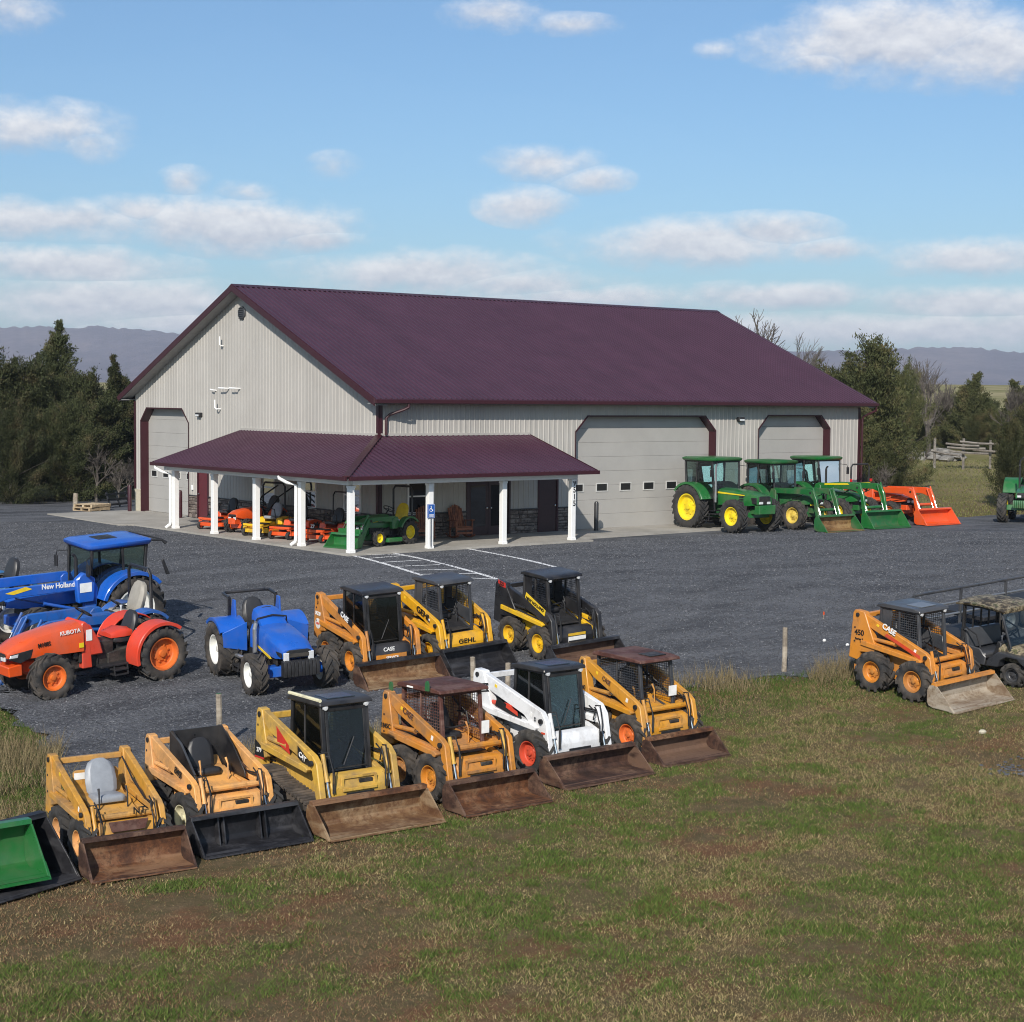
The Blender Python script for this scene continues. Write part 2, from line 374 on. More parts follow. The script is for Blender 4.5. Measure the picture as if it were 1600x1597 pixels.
K['rimred'] = paint('red_rim_paint', (.60, .06, .02), dirt=.25, rough=.45)
K['tyre'] = tyre_mat('tyre_rubber', amt=.45); K['tyre_d'] = tyre_mat('dusty_tyre_rubber', amt=.6, dust=(.13, .105, .082)); K['tyre_c'] = tyre_mat('clean_tyre_rubber', amt=.2)
K['rust'] = rust('rusty_bucket_steel', (.030, .016, .012), (.075, .036, .024), (.17, .10, .065))
K['rust2'] = rust('bright_rust_steel', (.05, .021, .011), (.14, .055, .022), (.25, .14, .075))
K['rust3'] = rust('tan_rust_steel', (.10, .045, .02), (.20, .11, .052), (.31, .22, .13))
K['rustroof'] = rust('rusted_canopy_steel', (.06, .022, .016), (.11, .04, .03), (.17, .10, .08), s=1.4)
K['mud'] = rust('muddy_worn_steel', (.18, .12, .075), (.30, .24, .17), (.42, .37, .30), .8)
K['blackst'] = rust('worn_black_steel', (.010, .010, .012), (.022, .022, .026), (.06, .06, .066), .5)
K['brownst'] = rust('brown_worn_steel', (.10, .05, .02), (.22, .12, .045), (.34, .22, .10), .6)
K['seat'] = plain('grey_vinyl', (.26, .28, .31), .45); K['seatb'] = plain('black_vinyl', (.025, .025, .027), .45); K['seaty'] = plain('yellow_vinyl', (.72, .50, .02), .45); K['seatg'] = plain('beige_grey_vinyl', (.30, .28, .24), .6)
K['chrome'] = plain('cylinder_rod', (.62, .62, .62), .18, 1, .05); K['steel'] = plain('galvanised_steel', (.36, .37, .38), .45, .8)
K['hatch'] = plain('sky_sheen_hatch', (.22, .34, .48), .12, .9, .1)  # blue metallic base paints the sky's reflection onto the hatch
K['glass'] = glass('cab_glass'); K['glassd'] = glass('dark_cab_glass', (.50, .56, .55), dens=.05)
K['lamp'] = plain('clear_lamp_lens', (.80, .82, .84), .12, .3, .1, 30); K['amber'] = plain('amber_lens', (.80, .30, .02), .2); K['redl'] = plain('red_lens', (.5, .02, .02), .2)
K['tw'] = plain('white_lettering', (.80, .80, .78), .5); K['tb'] = plain('black_lettering', (.012, .012, .012), .5); K['tr'] = plain('red_lettering', (.5, .03, .02), .5); K['ty'] = plain('yellow_lettering', (.80, .55, .03), .5); K['tblue'] = plain('blue_sign_print', (.02, .10, .38), .5)
K['paper'] = plain('white_paper', (.78, .78, .76), .7)
K['track'] = tyre_mat('worn_track_rubber', (.05, .042, .036), (.17, .135, .105), .9)

# ------------------------------------------------------------------ wheels
_wh = {}
def wheel(parent, x, y, R, w, rr, rim, tyre, kind='skid', side=1, z=None, name='wheel', steer=0):
    """rim mesh with a lugged tyre under it; side = which way the dish faces (+1 towards +y)"""
    key = (R, w, rr, rim.name, tyre.name, kind)
    if key not in _wh:
        n = 36; h = w/2; t = MB()
        tr = R-(.05 if kind == 'skid' else .02 if kind == 'turf' else .055 if R > .6 else .042)
        prof = [(rr*.98, -h*.62), (rr+.012, -h*.80), (rr+(tr-rr)*.35, -h*.99), (rr+(tr-rr)*.72, -h), (tr*.985, -h*.86), (tr, -h*.55), (tr+.004, 0), (tr, h*.55), (tr*.985, h*.86), (rr+(tr-rr)*.72, h), (rr+(tr-rr)*.35, h*.99), (rr+.012, h*.80), (rr*.98, h*.62)]
        t.lathe(prof, (0, 0, 0), n)
        if kind != 'turf':
            nl = int(2*math.pi*R/(.20 if kind == 'skid' else .23)); dth = 2*math.pi/nl
            for sd_ in (-1, 1):
                for k in range(nl):
                    a0 = (k+(.5 if sd_ > 0 else 0))*dth
                    ys = [-.06*h, .5*h, .93*h, 1.01*h]; of = [0, .55*dth, 1.15*dth, 1.2*dth] if kind != 'skid' else [0, .45*dth, .8*dth, .82*dth]
                    wd = dth*(.24 if kind == 'skid' else .16); ro = [R, R, R*.992, tr*.90]; ri = [tr-.02, tr-.02, tr*.95, tr*.84]
                    vs = []
                    for q in range(4):
                        for da, rq in ((-wd, ri[q]), (wd, ri[q]), (wd*.8, ro[q]), (-wd*.8, ro[q])):
                            a = a0-of[q]+da; vs.append((rq*math.cos(a), sd_*ys[q], rq*math.sin(a)))
                    fs = [(0, 1, 2, 3), (15, 14, 13, 12)]
                    for q in range(3):
                        for e in range(1, 4): fs.append((q*4+e, q*4+(e+1) % 4, q*4+4+(e+1) % 4, q*4+4+e))
                    t.add(vs, fs)
        tm = t.mesh('tyre', ang=40); tm.materials.append(tyre)
        r_ = MB(); d = h*.35
        r_.lathe([(rr*1.01, h*.80), (rr*.93, h*.78), (rr*.86, h*.25), (rr*.80, d*.5), (rr*.55, d*.4), (rr*.42, d*.9), (rr*.22, d*1.0), (rr*.20, d*1.6), (0.001, d*1.7)], (0, 0, 0), 24)
        r_.lathe([(rr*1.01, -h*.80), (rr*.9, -h*.7), (rr*.86, h*.2)], (0, 0, 0), 24)
        for k in range(8):
            a = k*math.pi/4; r_.lathe([(.018*R/.4, d*.4), (.018*R/.4, d*.9), (.001, d*.95)], (rr*.5*math.cos(a), 0, rr*.5*math.sin(a)), 6)
        rm = r_.mesh('wheel'); rm.materials.append(rim); _wh[key] = (rm, tm)
    rm, tm = _wh[key]
    o = put(name, rm, None, parent); o.location = (x, y, R-.012 if z is None else z)
    o.rotation_euler = (0, random.uniform(0, 6.28), (0 if side > 0 else math.pi)+rad(steer))
    o.rotation_mode = 'XYZ'
    q = put('tyre', tm, None, o); return o

# ------------------------------------------------------------------ buckets
def bucket(parent, x, w, mat, inner=None, depth=.74, height=.56, z=0.0, ribs=False, name='bucket', tilt=0, edge=None):
    """loader bucket: shell, cheeks, rolled top edge, cutting edge; its back stands at x"""
    d, h = depth, height
    pr = [(d, .0), (.22*d, .0), (.06*d, .07*h), (.0, .22*h), (.0, .70*h), (.06*d, .92*h), (.20*d, h)]
    th = .028
    inn = [(d, th), (.24*d, th), (.11*d, .07*h+th), (.05*d, .26*h), (.05*d, .68*h), (.10*d, .88*h), (.20*d, h-th)]
    B = MB().prism(pr+inn[::-1], -w/2, w/2)
    o = B.build(name, mat, parent, .004); o.location = (x, 0, z+.012); o.rotation_euler = (0, rad(tilt), 0)
    for sd_ in (-1, 1):
        c = MB().prism([(d*.98, .01), (.22*d, .012), (.08*d, .09*h), (.02, .24*h), (.02, .70*h), (.07*d, .90*h), (.20*d, h-.01), (.34*d, h*.94), (d*.80, h*.30)], sd_*w/2-.011*sd_, sd_*(w/2+.014))
        c.prism([(d*.99, .0), (d*.78, .30*h), (d*.74, .26*h), (d*.90, .0)], sd_*w/2+.014*sd_, sd_*(w/2+.03))
        c.build('side_plate', mat, o, .003)
    MB().prism([(.14*d, h-.02), (.16*d, h+.035), (.30*d, h+.03), (.32*d, h-.035), (.22*d, h-.045)], -w/2-.012, w/2+.012).build('top_edge', edge or mat, o, .004)
    MB().prism([(d*.80, -.006), (d*1.04, -.004), (d*1.04, .006), (d*.80, .044)], -w/2-.01, w/2+.01).build('cutting_edge', inner or mat, o)
    if inner:
        li = [(p[0]+.004, p[1]+.005) for p in inn[:-1]]; li[0] = (d*.99, th+.005)
        lo = [(p[0]+.012, p[1]+.011) for p in inn[:-1]]; lo[0] = (d*.99, th+.011)
        MB().prism(li+lo[::-1], -w/2+.013, w/2-.013).build('bucket_lining', inner, o)
    if ribs:
        for yy in (-.42*w/2, .36*w/2):
            for q in (-.05, .05): MB().prism([(.05*d, .12*h), (.05*d, .9*h), (.16*d, .9*h), (.30*d, .06*h)], yy+q-.012, yy+q+.012).build('rib', mat, o)
    return o

def seat(parent, x, y, z, mat, s=1.0, name='seat'):
    cx = lambda a: x+a*s
    B = MB()
    sec = lambda xx, hw, z0, z1: [(cx(xx), y-hw*s, z+z0*s), (cx(xx), y+hw*s, z+z0*s), (cx(xx), y+hw*s, z+(z0+(z1-z0)*.7)*s), (cx(xx), y+hw*.8*s, z+z1*s), (cx(xx), y-hw*.8*s, z+z1*s), (cx(xx), y-hw*s, z+(z0+(z1-z0)*.7)*s)]
    B.loft([sec(-.22, .21, 0, .10), sec(-.1, .24, 0, .11), (sec(.1, .25, 0, .12)), sec(.22, .23, .01, .13), sec(.27, .17, .03, .11)])
    o = B.build(name, mat, parent, .008)
    bk = MB(); pt = lambda t: (-.18-.16*t, .06+.52*t)
    rings = []
    for t, hw, th in ((0, .19, .05), (.12, .24, .07), (.4, .25, .065), (.7, .235, .06), (.9, .18, .05), (1, .09, .035)):
        px, pz = pt(t)
        rings.append([(cx(px-th), y-hw*s*.9, z+pz*s), (cx(px-th), y+hw*s*.9, z+pz*s), (cx(px+th*.3), y+hw*s, z+pz*s), (cx(px+th), y+hw*.7*s, z+(pz+.02)*s), (cx(px+th*.7), y, z+(pz+.02)*s), (cx(px+th), y-hw*.7*s, z+(pz+.02)*s), (cx(px+th*.3), y-hw*s, z+pz*s)])
    bk.loft(rings).build('backrest', mat, o, .006)
    return o
def cyl(parent, p, q, r, mat, frac=.6, name='hydraulic_cylinder'):
    p, q = Vector(p), Vector(q); m = p+(q-p)*frac
    o = MB().tube([p, p+(m-p)*.03, m], r, 10).tube([m-(m-p).normalized()*.04, m], r*1.18, 10).build(name, mat, parent)
    MB().tube([m, q], r*.5, 8).build('piston_rod', K['chrome'], o)
    return o

def skid(label, lipx, lipy, head, P):
    t = thing('skid_steer_loader', label, 'skid steer', 'skid steer loaders parked in rows')
    g = P.get
    c = P['col']; c2 = g('col2', c); ac = g('arm', c); R = g('R', .40); tw = g('tw', .29); yT = g('track', .70); wb = g('wb', .56)
    S = g('s', 1.0)
    # hull, coloured dark to paint in the shade between arms and body
    MB().prism([(-1.12, .30), (-1.22, .62), (-1.20, 1.02), (-1.05, 1.16), (-.72, 1.14), (-.25, .82), (.62, .72), (.86, .58), (.90, .30), (.78, .22), (-.98, .22)], -.44, .44).build('body', g('bodycol', K['engine']), t, .012)
    b = MB().prism([(-1.16, .34), (-1.20, .70), (-1.16, 1.0), (-.85, .96), (.55, .80), (.86, .70), (.90, .34), (.86, .30), (-1.1, .30)], -.56, -.45).prism([(-1.16, .34), (-1.20, .70), (-1.16, 1.0), (-.85, .96), (.55, .80), (.86, .70), (.90, .34), (.86, .30), (-1.1, .30)], .45, .56)
    b.build('side_frame', c, t, .01)
    # rear door with louvres, lamps
    rd = MB().prism([(-.40, .38), (.40, .38), (.40, 1.0), (.30, 1.08), (-.30, 1.08), (-.40, 1.0)], -1.26, -1.19, 'x').build('rear_door', c2, t, .01)
    MB().prism([(-.58, .30), (.58, .30), (.58, .44), (-.58, .44)], -1.30, -1.18, 'x').build('rear_bumper', ac, t, .012)
    for s in (-1, 1): MB().box(-1.262, s*.5, .62, .02, .09, .12).build('tail_lamp', K['redl'], t, .004)
    # towers, fenders, arms
    th = g('tower_h', 1.60); tl = g('tower_l', .40); ya, yb = .60, .76
    for s in (-1, 1):
        y0, y1 = (s*ya, s*yb) if s > 0 else (s*yb, s*ya)
        if g('tower', True):
            MB().prism([(-1.30, .62), (-1.27, 1.02), (-1.22, th-.04), (-1.17, th+.03), (-1.17+tl*.42, th+.01), (-1.22+tl, 1.02), (-1.22+tl, .82), (-1.0, .78), (-1.02, .58)], y0, y1).build('tower', g('towercol', c), t, .014)
        f = MB().prism([(-.96, .94), (.66, .80), (.70, .86), (.62, .90), (-.96, 1.05)], s*.57 if s > 0 else s*.80, s*.80 if s > 0 else s*.57)
        f.build('fender', g('fend', c), t, .01)
        k0, k1 = (s*(ya+.02), s*(yb-.03)) if s > 0 else (s*(yb-.03), s*(ya+.02))
        e = g('elbow', (.80, 1.0)); ex, ez = e; at = g('arm_t', .13)
        poly = [(-1.17, th-.10), (-1.12, th-.01), (-1.0, th+.0), (ex-.06, ez+at*.55), (ex+.07, ez-.02), (1.015, .36), (1.03, .16), (.91, .12), (.87, .32), (ex-.08, ez-at*.95), (ex-.28, ez-at*.75)]
        if g('arm_gusset', True): poly += [(ex-.55, ez+.02), (-.70, th-.34)]
        a_ = MB().prism(poly, k0, k1).build('lift_arm', ac, t, .014)
        for (px, pz) in ((-1.08, th-.07), (ex-.04, ez-.02), (.965, .20)):
            MB().lathe([(.045, -.02), (.045, .02), (.001, .022)] if s > 0 else [(.001, -.022), (.045, -.02), (.045, .02)], (px, s*(yb+.005), pz), 10).build('pivot_pin', K['dark'], a_)
        if g('low_link', True): MB().prism([(-1.0, .98), (-.95, 1.08), (ex-.22, ez-.10), (ex-.25, ez-.18)], s*.645 if s > 0 else s*.72, s*.72 if s > 0 else s*.645).build('control_link', g('linkcol', ac), t, .01)
        cyl(t, (-.98, s*.70, 1.12+g('cyl_up', 0)), (ex-.42, s*.70, ez+.10), .042, g('cylcol', ac), .66)
        cyl(t, (ex-.04, s*(yb-.20), ez+.10), (1.0, s*.56, .40), .036, g('tiltcol', ac), .6, 'tilt_cylinder')
    if g('tube', True): MB().tube([(ex-.06, -.64, ez-.12), (ex-.06, .64, ez-.12)], .055, 10).build('cross_tube', ac, t)
    MB().box(-1.10, 0, th-.12, .10, 1.2, .10).build('rear_cross_member', g('crosscol', c), t, .01)
    # front plate, step, attachment plate
    MB().prism([(.82, .40), (.93, .36), (.95, .56), (.86, .74), (.70, .76)], -.50, .50).build('front_panel', g('frontcol', ac), t, .014)
    fpz = MB().box(.96, 0, .52, .03, .62, .05).box(.93, -.30, .63, .03, .05, .14).box(.93, .30, .63, .03, .05, .14).box(.91, 0, .70, .03, .65, .04)
    if not g('plainfront'): fpz.build('front_bracket', g('frontcol', ac), t, .006)
    MB().box(.965, 0, .44, .02, .50, .07).build('step', K['dark'], t, .006)
    if not g('plainfront'): MB().box(.92, .12, .63, .05, .24, .06).build('grab_plate', K['engine'], t, .006)
    for s in (-1, 1): MB().tube([(.74, s*.50, .86), (.78, s*.50, 1.02), (.62, s*.50, 1.10)], .014, 6).build('grab_handle', K['dark'], t)
    MB().prism([(1.04, .10), (1.09, .06), (1.09, .44), (1.04, .46)], -.60, .60).build('attachment_plate', K['dark'], t, .006)
    # wheels or tracks
    if g('tracks'):
        for s in (-1, 1):
            y = s*.72; pth = []
            for (cx, cz, r, a0, a1) in ((.68, .24, .22, -90, 40), (-.55, .42, .40*.62, 40, 90), (-.95, .46, .20, 90, 200), (-.78, .22, .20, 200, 270)):
                for k in range(7):
                    a = rad(a0+(a1-a0)*k/6); pth.append((cx+r*math.cos(a), cz+r*math.sin(a)))
            # even spacing of pads along the loop
            pp = [Vector((p[0], 0, p[1])) for p in pth]; n = len(pp); seg = [(pp[(i+1) % n]-pp[i]).length for i in range(n)]; tot_ = sum(seg); cnt = 46
            belt = MB(); belt.prism(pth, y-.17, y+.17); tb = belt.build('track', K['track'], t, 0)
            pads = MB(); d = 0; i = 0; acc = 0
            for k in range(cnt):
                want = tot_*k/cnt
                while acc+seg[i] < want: acc += seg[i]; i += 1
                q = pp[i]+(pp[(i+1) % n]-pp[i])*((want-acc)/seg[i]); tg = (pp[(i+1) % n]-pp[i]).normalized(); no = Vector((tg.z, 0, -tg.x))
                M = Matrix((tg, Vector((0, 1, 0)), no)).transposed()
                pads.box(q.x, y, q.z, .055, .40, .05, M)
            pads.build('track_pad', K['track'], tb, .004)
            for cx, cz, r in ((.60, .26, .16), (.2, .2, .12), (-.2, .2, .12), (-.6, .22, .13), (-.85, .42, .15)):
                MB().lathe([(.03, -.19), (r, -.185), (r, .185), (.03, .19)], (cx, y, cz), 14).build('track_roller', K['engine'], t)
    else:
        for xx in (wb, -wb):
            for s in (-1, 1): wheel(t, xx, s*yT, R, tw, R*.52, g('rim', c), g('tyre', K['tyre']), 'skid', s)
    # cab
    cab = g('cab', None); fc = g('cabcol', K['black']); H = g('cab_h', 1.96)
    if cab:
        pf = MB(); kr_, kf_ = g('kr', 1.0), g('kf', 1.0); fx1 = g('fx', .5)/kf_-.06; fx0 = fx1+.13; hw = g('hw', .44); rx = g('rx', -.6)/kr_
        for s in (-1, 1):
            pf.bar((fx0, s*hw, .72), (fx1, s*hw, H-.03), .07, .06); pf.bar((rx-.02, s*hw, 1.12), (rx+.02, s*hw, H-.03), .07, .06)
            pf.bar((fx0, s*hw, .74), (rx-.02, s*hw, 1.12), .06, .05); pf.bar((fx1+.01, s*hw, H-.05), (rx+.02, s*hw, H-.05), .06, .05); pf.bar(((rx+fx1)/2, s*hw, .98), ((rx+fx1)/2, s*hw, H-.05), .045, .04)
        pf.bar((fx1, -hw, H-.06), (fx1, hw, H-.06), .06, .07); pf.bar((rx, -hw, H-.06), (rx, hw, H-.06), .06, .06); pf.bar((rx-.02, -hw, 1.14), (rx-.02, hw, 1.14), .06, .06)
        pf.build('cab_frame', fc, t, .008)
        ro = g('roof_over', .05)
        rp = [(rx-.08, H-.05), (rx-.05, H+.015), (rx+.10, H+.045), (fx1-.1, H+.045), (fx1+.04+ro, H+.02), (fx1+.06+ro, H-.035), (rx-.06, H-.05)]
        xm = (rx+fx1)/2
        rf = MB().prism(rp, -hw-.05-ro*.6, hw+.05+ro*.6).build('roof', g('roofcol', fc), t, .016)
        if g('hatch'): MB().box(fx1-.26, .0, H+.052, .40, .5, .012).build('roof_window', g('hatchmat', K['hatch']), rf)
        if g('roofrail'):
            for s in (-1, 1): MB().tube([(rx, s*.52, H+.04), (fx1+.06, s*.52, H+.04)], .028, 8).build('roof_rail', ac, rf)
        for s in (-1, 1):
            if cab == 'glass':
                MB().prism([(fx0-.03, .90), (fx1-.02, H-.08), (xm+.02, H-.08), (xm+.02, 1.02)], s*(hw-.006), s*(hw+.006)).build('side_window', g('glass', K['glassd']), t)
                MB().prism([(xm-.02, 1.02), (xm-.02, H-.08), (rx+.04, H-.08), (rx+.02, 1.16)], s*(hw-.006), s*(hw+.006)).build('side_window', g('glass', K['glassd']), t)
                if g('scr', True): MB().grid((xm, s*(hw-.03), 1.10), (rx-xm, 0, 0), (0, 0, H-1.16), 9, 12, .006).build('side_screen', fc, t)
            elif cab == 'mesh':
                MB().grid((fx1+.04, s*hw, 1.0), (rx-fx1-.04, 0, 0), (0, 0, H-1.06), 22, 15, .0055).build('side_screen', fc, t)
            elif cab == 'panel':
                MB().prism([(fx0-.06, .88), (fx0-.10, 1.20), (rx+.02, 1.34), (rx, 1.12)], s*(hw-.012), s*(hw+.012)).build('side_panel', fc, t, .006)
                MB().prism([(rx+.26, 1.25), (rx+.30, H-.06), (rx, H-.06), (rx-.02, 1.3)], s*(hw-.012), s*(hw+.012)).build('rear_side_panel', fc, t, .006)
                MB().grid((fx1-.02, s*hw, 1.22), (rx+.3-fx1, 0, 0), (0, 0, H-1.28), 12, 11, .006).build('side_screen', fc, t)
        MB().grid((rx, -hw, 1.16), (0, 2*hw, 0), (0, 0, H-1.22), 14, 12, .0055).build('rear_screen', fc, t)
        if g('door'):
            MB().prism([(fx0+.040, .70), (fx0+.050, .70), (fx1+.045, H-.09), (fx1+.035, H-.09)], -hw+.05, hw-.05).build('front_window', g('glass', K['glassd']), t)
            dp = MB()
            for s in (-1, 1): dp.bar((fx0+.04, s*(hw-.06), .70), (fx1+.04, s*(hw-.06), H-.1), .05, .03)
            dp.bar((fx0+.04, -hw+.05, .71), (fx0+.04, hw-.05, .71), .05, .06); dp.bar((fx1+.04, -hw+.05, H-.11), (fx1+.04, hw-.05, H-.11), .05, .05); dp.build('door_frame', fc, t, .006)
            MB().tube([(fx0+.06, -.1, .84), (fx0+.0, .12, 1.25)], .009, 5).build('wiper', K['dark'], t)
        for s in (-1, 1):
            if g('lamps', True): MB().lathe([(.001, .035), (.042, .03), (.045, 0), (.03, -.05), (.001, -.06)], (fx1+.06, s*(hw-.03), H-.06), 10, 'x').build('work_lamp', K['lamp'], t)
    # small fittings: decals, vents, hose runs, bolts
    for s in (-1, 1):
        yo = s*(yb-.027); sl_ = (th-ez)/(ex+1.0)
        for xx, w_, h_, mm in ((-.55, .07, .05, 'ty'), (.48, .06, .08, 'paper')):
            if g('decals', True): MB().box(xx, yo, th-.06-(xx+1.0)*sl_, w_, .006, h_, Matrix.Rotation(math.atan(sl_), 3, 'Y')).build('warning_decal', K[mm], t)
        vs_ = MB()
        for q in range(5): vs_.box(-.98+.0*q, s*.565, .56+.055*q, .22, .012, .022)
        vs_.build('side_vent', K['dark'], t)
        MB().tube([(-1.0, s*.585, th-.14), (-.5, s*.585, th-.22-.5*sl_), (.2, s*.585, th-.20-1.2*sl_), (ex-.1, s*.58, ez+.02)], .015, 5).build('hydraulic_line', K['dark'], t)
        MB().tube([(-1.0, s*.60, th-.17), (-.5, s*.60, th-.27-.5*sl_), (.2, s*.60, th-.24-1.2*sl_), (ex-.1, s*.585, ez-.02)], .013, 5).build('hydraulic_line', K['dark'], t)
        for xx, zz in ((-1.15, 1.30), (-1.15, 1.0), (-.98, 1.0)): MB().lathe([(.001, -.012), (.022, -.008), (.022, .008), (.001, .012)], (xx, s*yb, zz), 6).build('bolt', K['dark'], t)
    MB().box(.52, 0, .80, .26, .62, .012).build('floor_mat', K['engine'], t)
    # operator's place
    MB().prism([(-.62, .95), (-.55, 1.02), (-.1, .98), (.0, .90), (.62, .74), (.62, .68), (-.6, .7)], -.40, .40).build('operator_floor', g('floorcol', K['dark']), t, .006)
    seat(t, g('seat_x', -.22), 0, .92, g('seat', K['seatb']), g('seat_s', 1.0))
    for s in (-1, 1):
        MB().tube([(.18, s*.26, .86), (.16, s*.26, 1.12), (.10, s*.25, 1.22)], [.014, .014, .022], 8).build('control_lever', g('levcol', K['dark']), t)
    if g('lapbar', True): MB().tube([(-.36, -.36, 1.34), (-.06, -.37, 1.36), (.06, -.34, 1.16), (.07, 0, 1.14), (.06, .34, 1.16), (-.06, .37, 1.36), (-.36, .36, 1.34)], .018, 6).build('lap_bar', g('lapcol', K['dark']), t)
    # hoses
    for s in (-1, 1):
        MB().tube([(ex-.12, s*.58, ez+.10), (ex+.08, s*.52, ez+.14), (.98, s*.50, ez-.12), (.98, s*.50, .5)], .012, 5).build('hydraulic_hose', K['dark'], t)
        MB().tube([(ex-.12, s*.56, ez+.07), (ex+.04, s*.47, ez+.06), (.96, s*.46, ez-.18), (.97, s*.46, .5)], .012, 5).build('hydraulic_hose', K['dark'], t)
    bucket(t, 1.06, P.get('bw', 1.75), P['bmat'], g('binner'), g('bd', .70), g('bh', .56), ribs=g('ribs', False), edge=g('bedge'))
    t['kr'] = g('kr', 1.0); t['kf'] = g('kf', 1.0)
    place(t, lipx, lipy, head)
    return t
def settle(t, S=1.0):
    """fit the builder's standard lengths to this machine: kr behind, kf ahead of the middle, S over all"""
    kr, kf = t['kr'], t['kf']; del t['kr']; del t['kf']
    k = lambda x: x*(kr if x < 0 else kf)
    def walk(o):
        for c in o.children:
            if c.name.split('.')[0] in ('wheel', 'bucket', 'lettering', 'lifting_eye'): c.location.x = k(c.location.x)
            else:
                for v in c.data.vertices: v.co.x = k(v.co.x)
                walk(c)
    walk(t); t.scale = (S, S, S)

def arm_slope(P):
    ex, ez = P.get('elbow', (.80, 1.0)); return -math.degrees(math.atan2(P.get('tower_h', 1.60)-ez, ex+1.05))

# ------------------------------------------------------------------ the skid steers, front row from the left
HD = -90
YS = -.7635
P1 = dict(bodycol=K['old1'], plainfront=True, kr=0.97, kf=0.91, fx=.5, rx=-.5, col=K['old1'], bmat=K['rust'], binner=K['rust2'], bw=1.84, bd=.70, bh=.60, seat=K['seat'], seat_s=1.18, lapbar=False, R=.43, tw=.30, track=.68, tower_h=1.66, rim=K['peach'], floorcol=K['old1'], levcol=K['dark'], elbow=(.72, .95), tyre=K['tyre_c'])
t = skid('open ochre skid steer with bare grey bucket seat, no cab, and rusty bucket', -22.34, -26.25, -95, P1)
MB().prism([(-.42, 1.0), (.42, 1.0), (.42, 1.36), (.38, 1.40), (-.38, 1.40), (-.42, 1.36)], -.80, -.74, 'x').build('seat_panel', K['old1'], t, .01)
MB().box(-.77, -.30, 1.30, .075, .22, .12).build('decal', K['paper'], t)
MB().prism([(-.30, .62), (.30, .62), (.36, .80), (-.36, .80)], .955, .99, 'x').build('front_plate', K['rustroof'], t, .006)
text(t, 'NT', .17, (.79, .26, .905), K['tb'], 'F', bold=.02)
settle(t, 0.8)
P2 = dict(decals=False, bodycol=K['peach'], kr=0.75, kf=0.99, wb=.60, col=K['peach'], bmat=K['blackst'], bw=1.98, bd=.72, bh=.54, ribs=True, seat=K['seatb'], R=.43, tw=.30, track=.74, tower_h=1.56, rim=K['cream'], floorcol=K['peach'], levcol=K['peach'], elbow=(.78, .98), tyre=K['tyre_c'], frontcol=K['peach'], lapbar=False)
t = skid('apricot skid steer without a cab roof, black seat surround and wide black ribbed bucket', -20.51, -25.8, -91, P2)
sh = MB()
for s in (-1, 1): sh.prism([(-.74, 1.05), (-.76, 1.66), (-.60, 1.68), (-.05, 1.40), (.40, 1.0), (.42, .90), (-.2, .92)], s*.455, s*.475)
sh.box(-.75, 0, 1.34, .03, .93, .62).build('seat_surround', K['black'], t, .006)
MB().tube([(-.74, -.46, 1.66), (-.2, -.46, 1.50), (.36, -.46, 1.04)], .02, 6).build('edge_rail', K['char'], t)
text(t, '840', .17, (.32, YS, 1.12), K['tb'], 'R', arm_slope(P2), bold=.015)
settle(t, 0.88)
P3 = dict(tube=False, decals=False, kr=0.78, kf=0.97, fx=.49, rx=-.42, cab_h=1.80, hw=.40, col=K['cat'], col2=K['cat'], bmat=K['rust3'], binner=K['rust3'], bedge=K['rust2'], bw=2.04, bd=.72, bh=.46, tracks=True, cab='glass', door=True, cabcol=K['black'], tower_h=1.55, elbow=(.80, .98), arm_t=.16, hatch=True, roofrail=False, scr=True, frontcol=K['cat'], lamps=True, linkcol=K['cat'])
t = skid('yellow tracked compact loader with black glass cab and tan rusty bucket', -18.44, -25.86, -91, P3)
MB().tube([(-.58, -.45, 1.85), (.50, -.45, 1.85)], .03, 8).build('roof_rail', K['cream'], t)
text(t, 'CAT', .11, (.50, YS-.002, 1.02), K['tw'], 'R', arm_slope(P3)-4, bold=.02)
MB().prism([(.30, .98), (.30, 1.16), (.66, .98), (.66, .84)], -.737, -.733).build('decal', K['tb'], t)
MB().prism([(-.42, 1.10), (-.46, 1.36), (-.34, 1.30), (.02, 1.12), (.06, .98)], -.738, -.734).build('decal', K['tr'], t)
MB().prism([(-1.285, .80), (-1.27, 1.06), (-.94, .94), (-.90, .80)], -.765, -.761).build('decal', K['tb'], t)
MB().prism([(-1.285, .77), (-1.285, .80), (-.90, .80), (-.90, .77)], -.766, -.761).build('stripe', K['tr'], t)
text(t, '279', .10, (-1.10, -.768, .90), K['tw'], 'R', 0, bold=.015)
settle(t, 1.0)
P4 = dict(kr=0.83, kf=0.93, fx=.30, rx=-.85, cab_h=1.84, hw=.42, wb=.50, col=K['case_old'], bmat=K['rust'], binner=K['rust2'], bedge=K['rust'], bw=1.82, bd=.70, bh=.46, cab='mesh', cabcol=K['rustroof'], roofcol=K['rustroof'], roof_over=.10, lamps=False, tower_h=1.70, R=.43, tw=.30, tyre=K['tyre_d'], elbow=(.80, 1.04), rim=K['case_old'], tiltcol=K['cat'], floorcol=K['case_old'], levcol=K['case_old'], frontcol=K['case_old'])
t = skid('aged orange skid steer under a rust-brown mesh canopy, deep rusty bucket', -16.13, -25.99, -90, P4)
sl = arm_slope(P4)
text(t, 'CASE', .15, (-.28, YS, 1.42), K['rustroof'], 'R', sl, .9, bold=.0)
text(t, '1845C', .12, (-1.08, YS-.004, 1.10), K['tb'], 'R', 0, .9, bold=.015)
MB().box(-.60, -.53, 1.83, .22, .012, .03).build('decal', K['paper'], t)
MB().box(.55, .36, 1.18, .012, .16, .22).build('warning_plate', K['paper'], t)
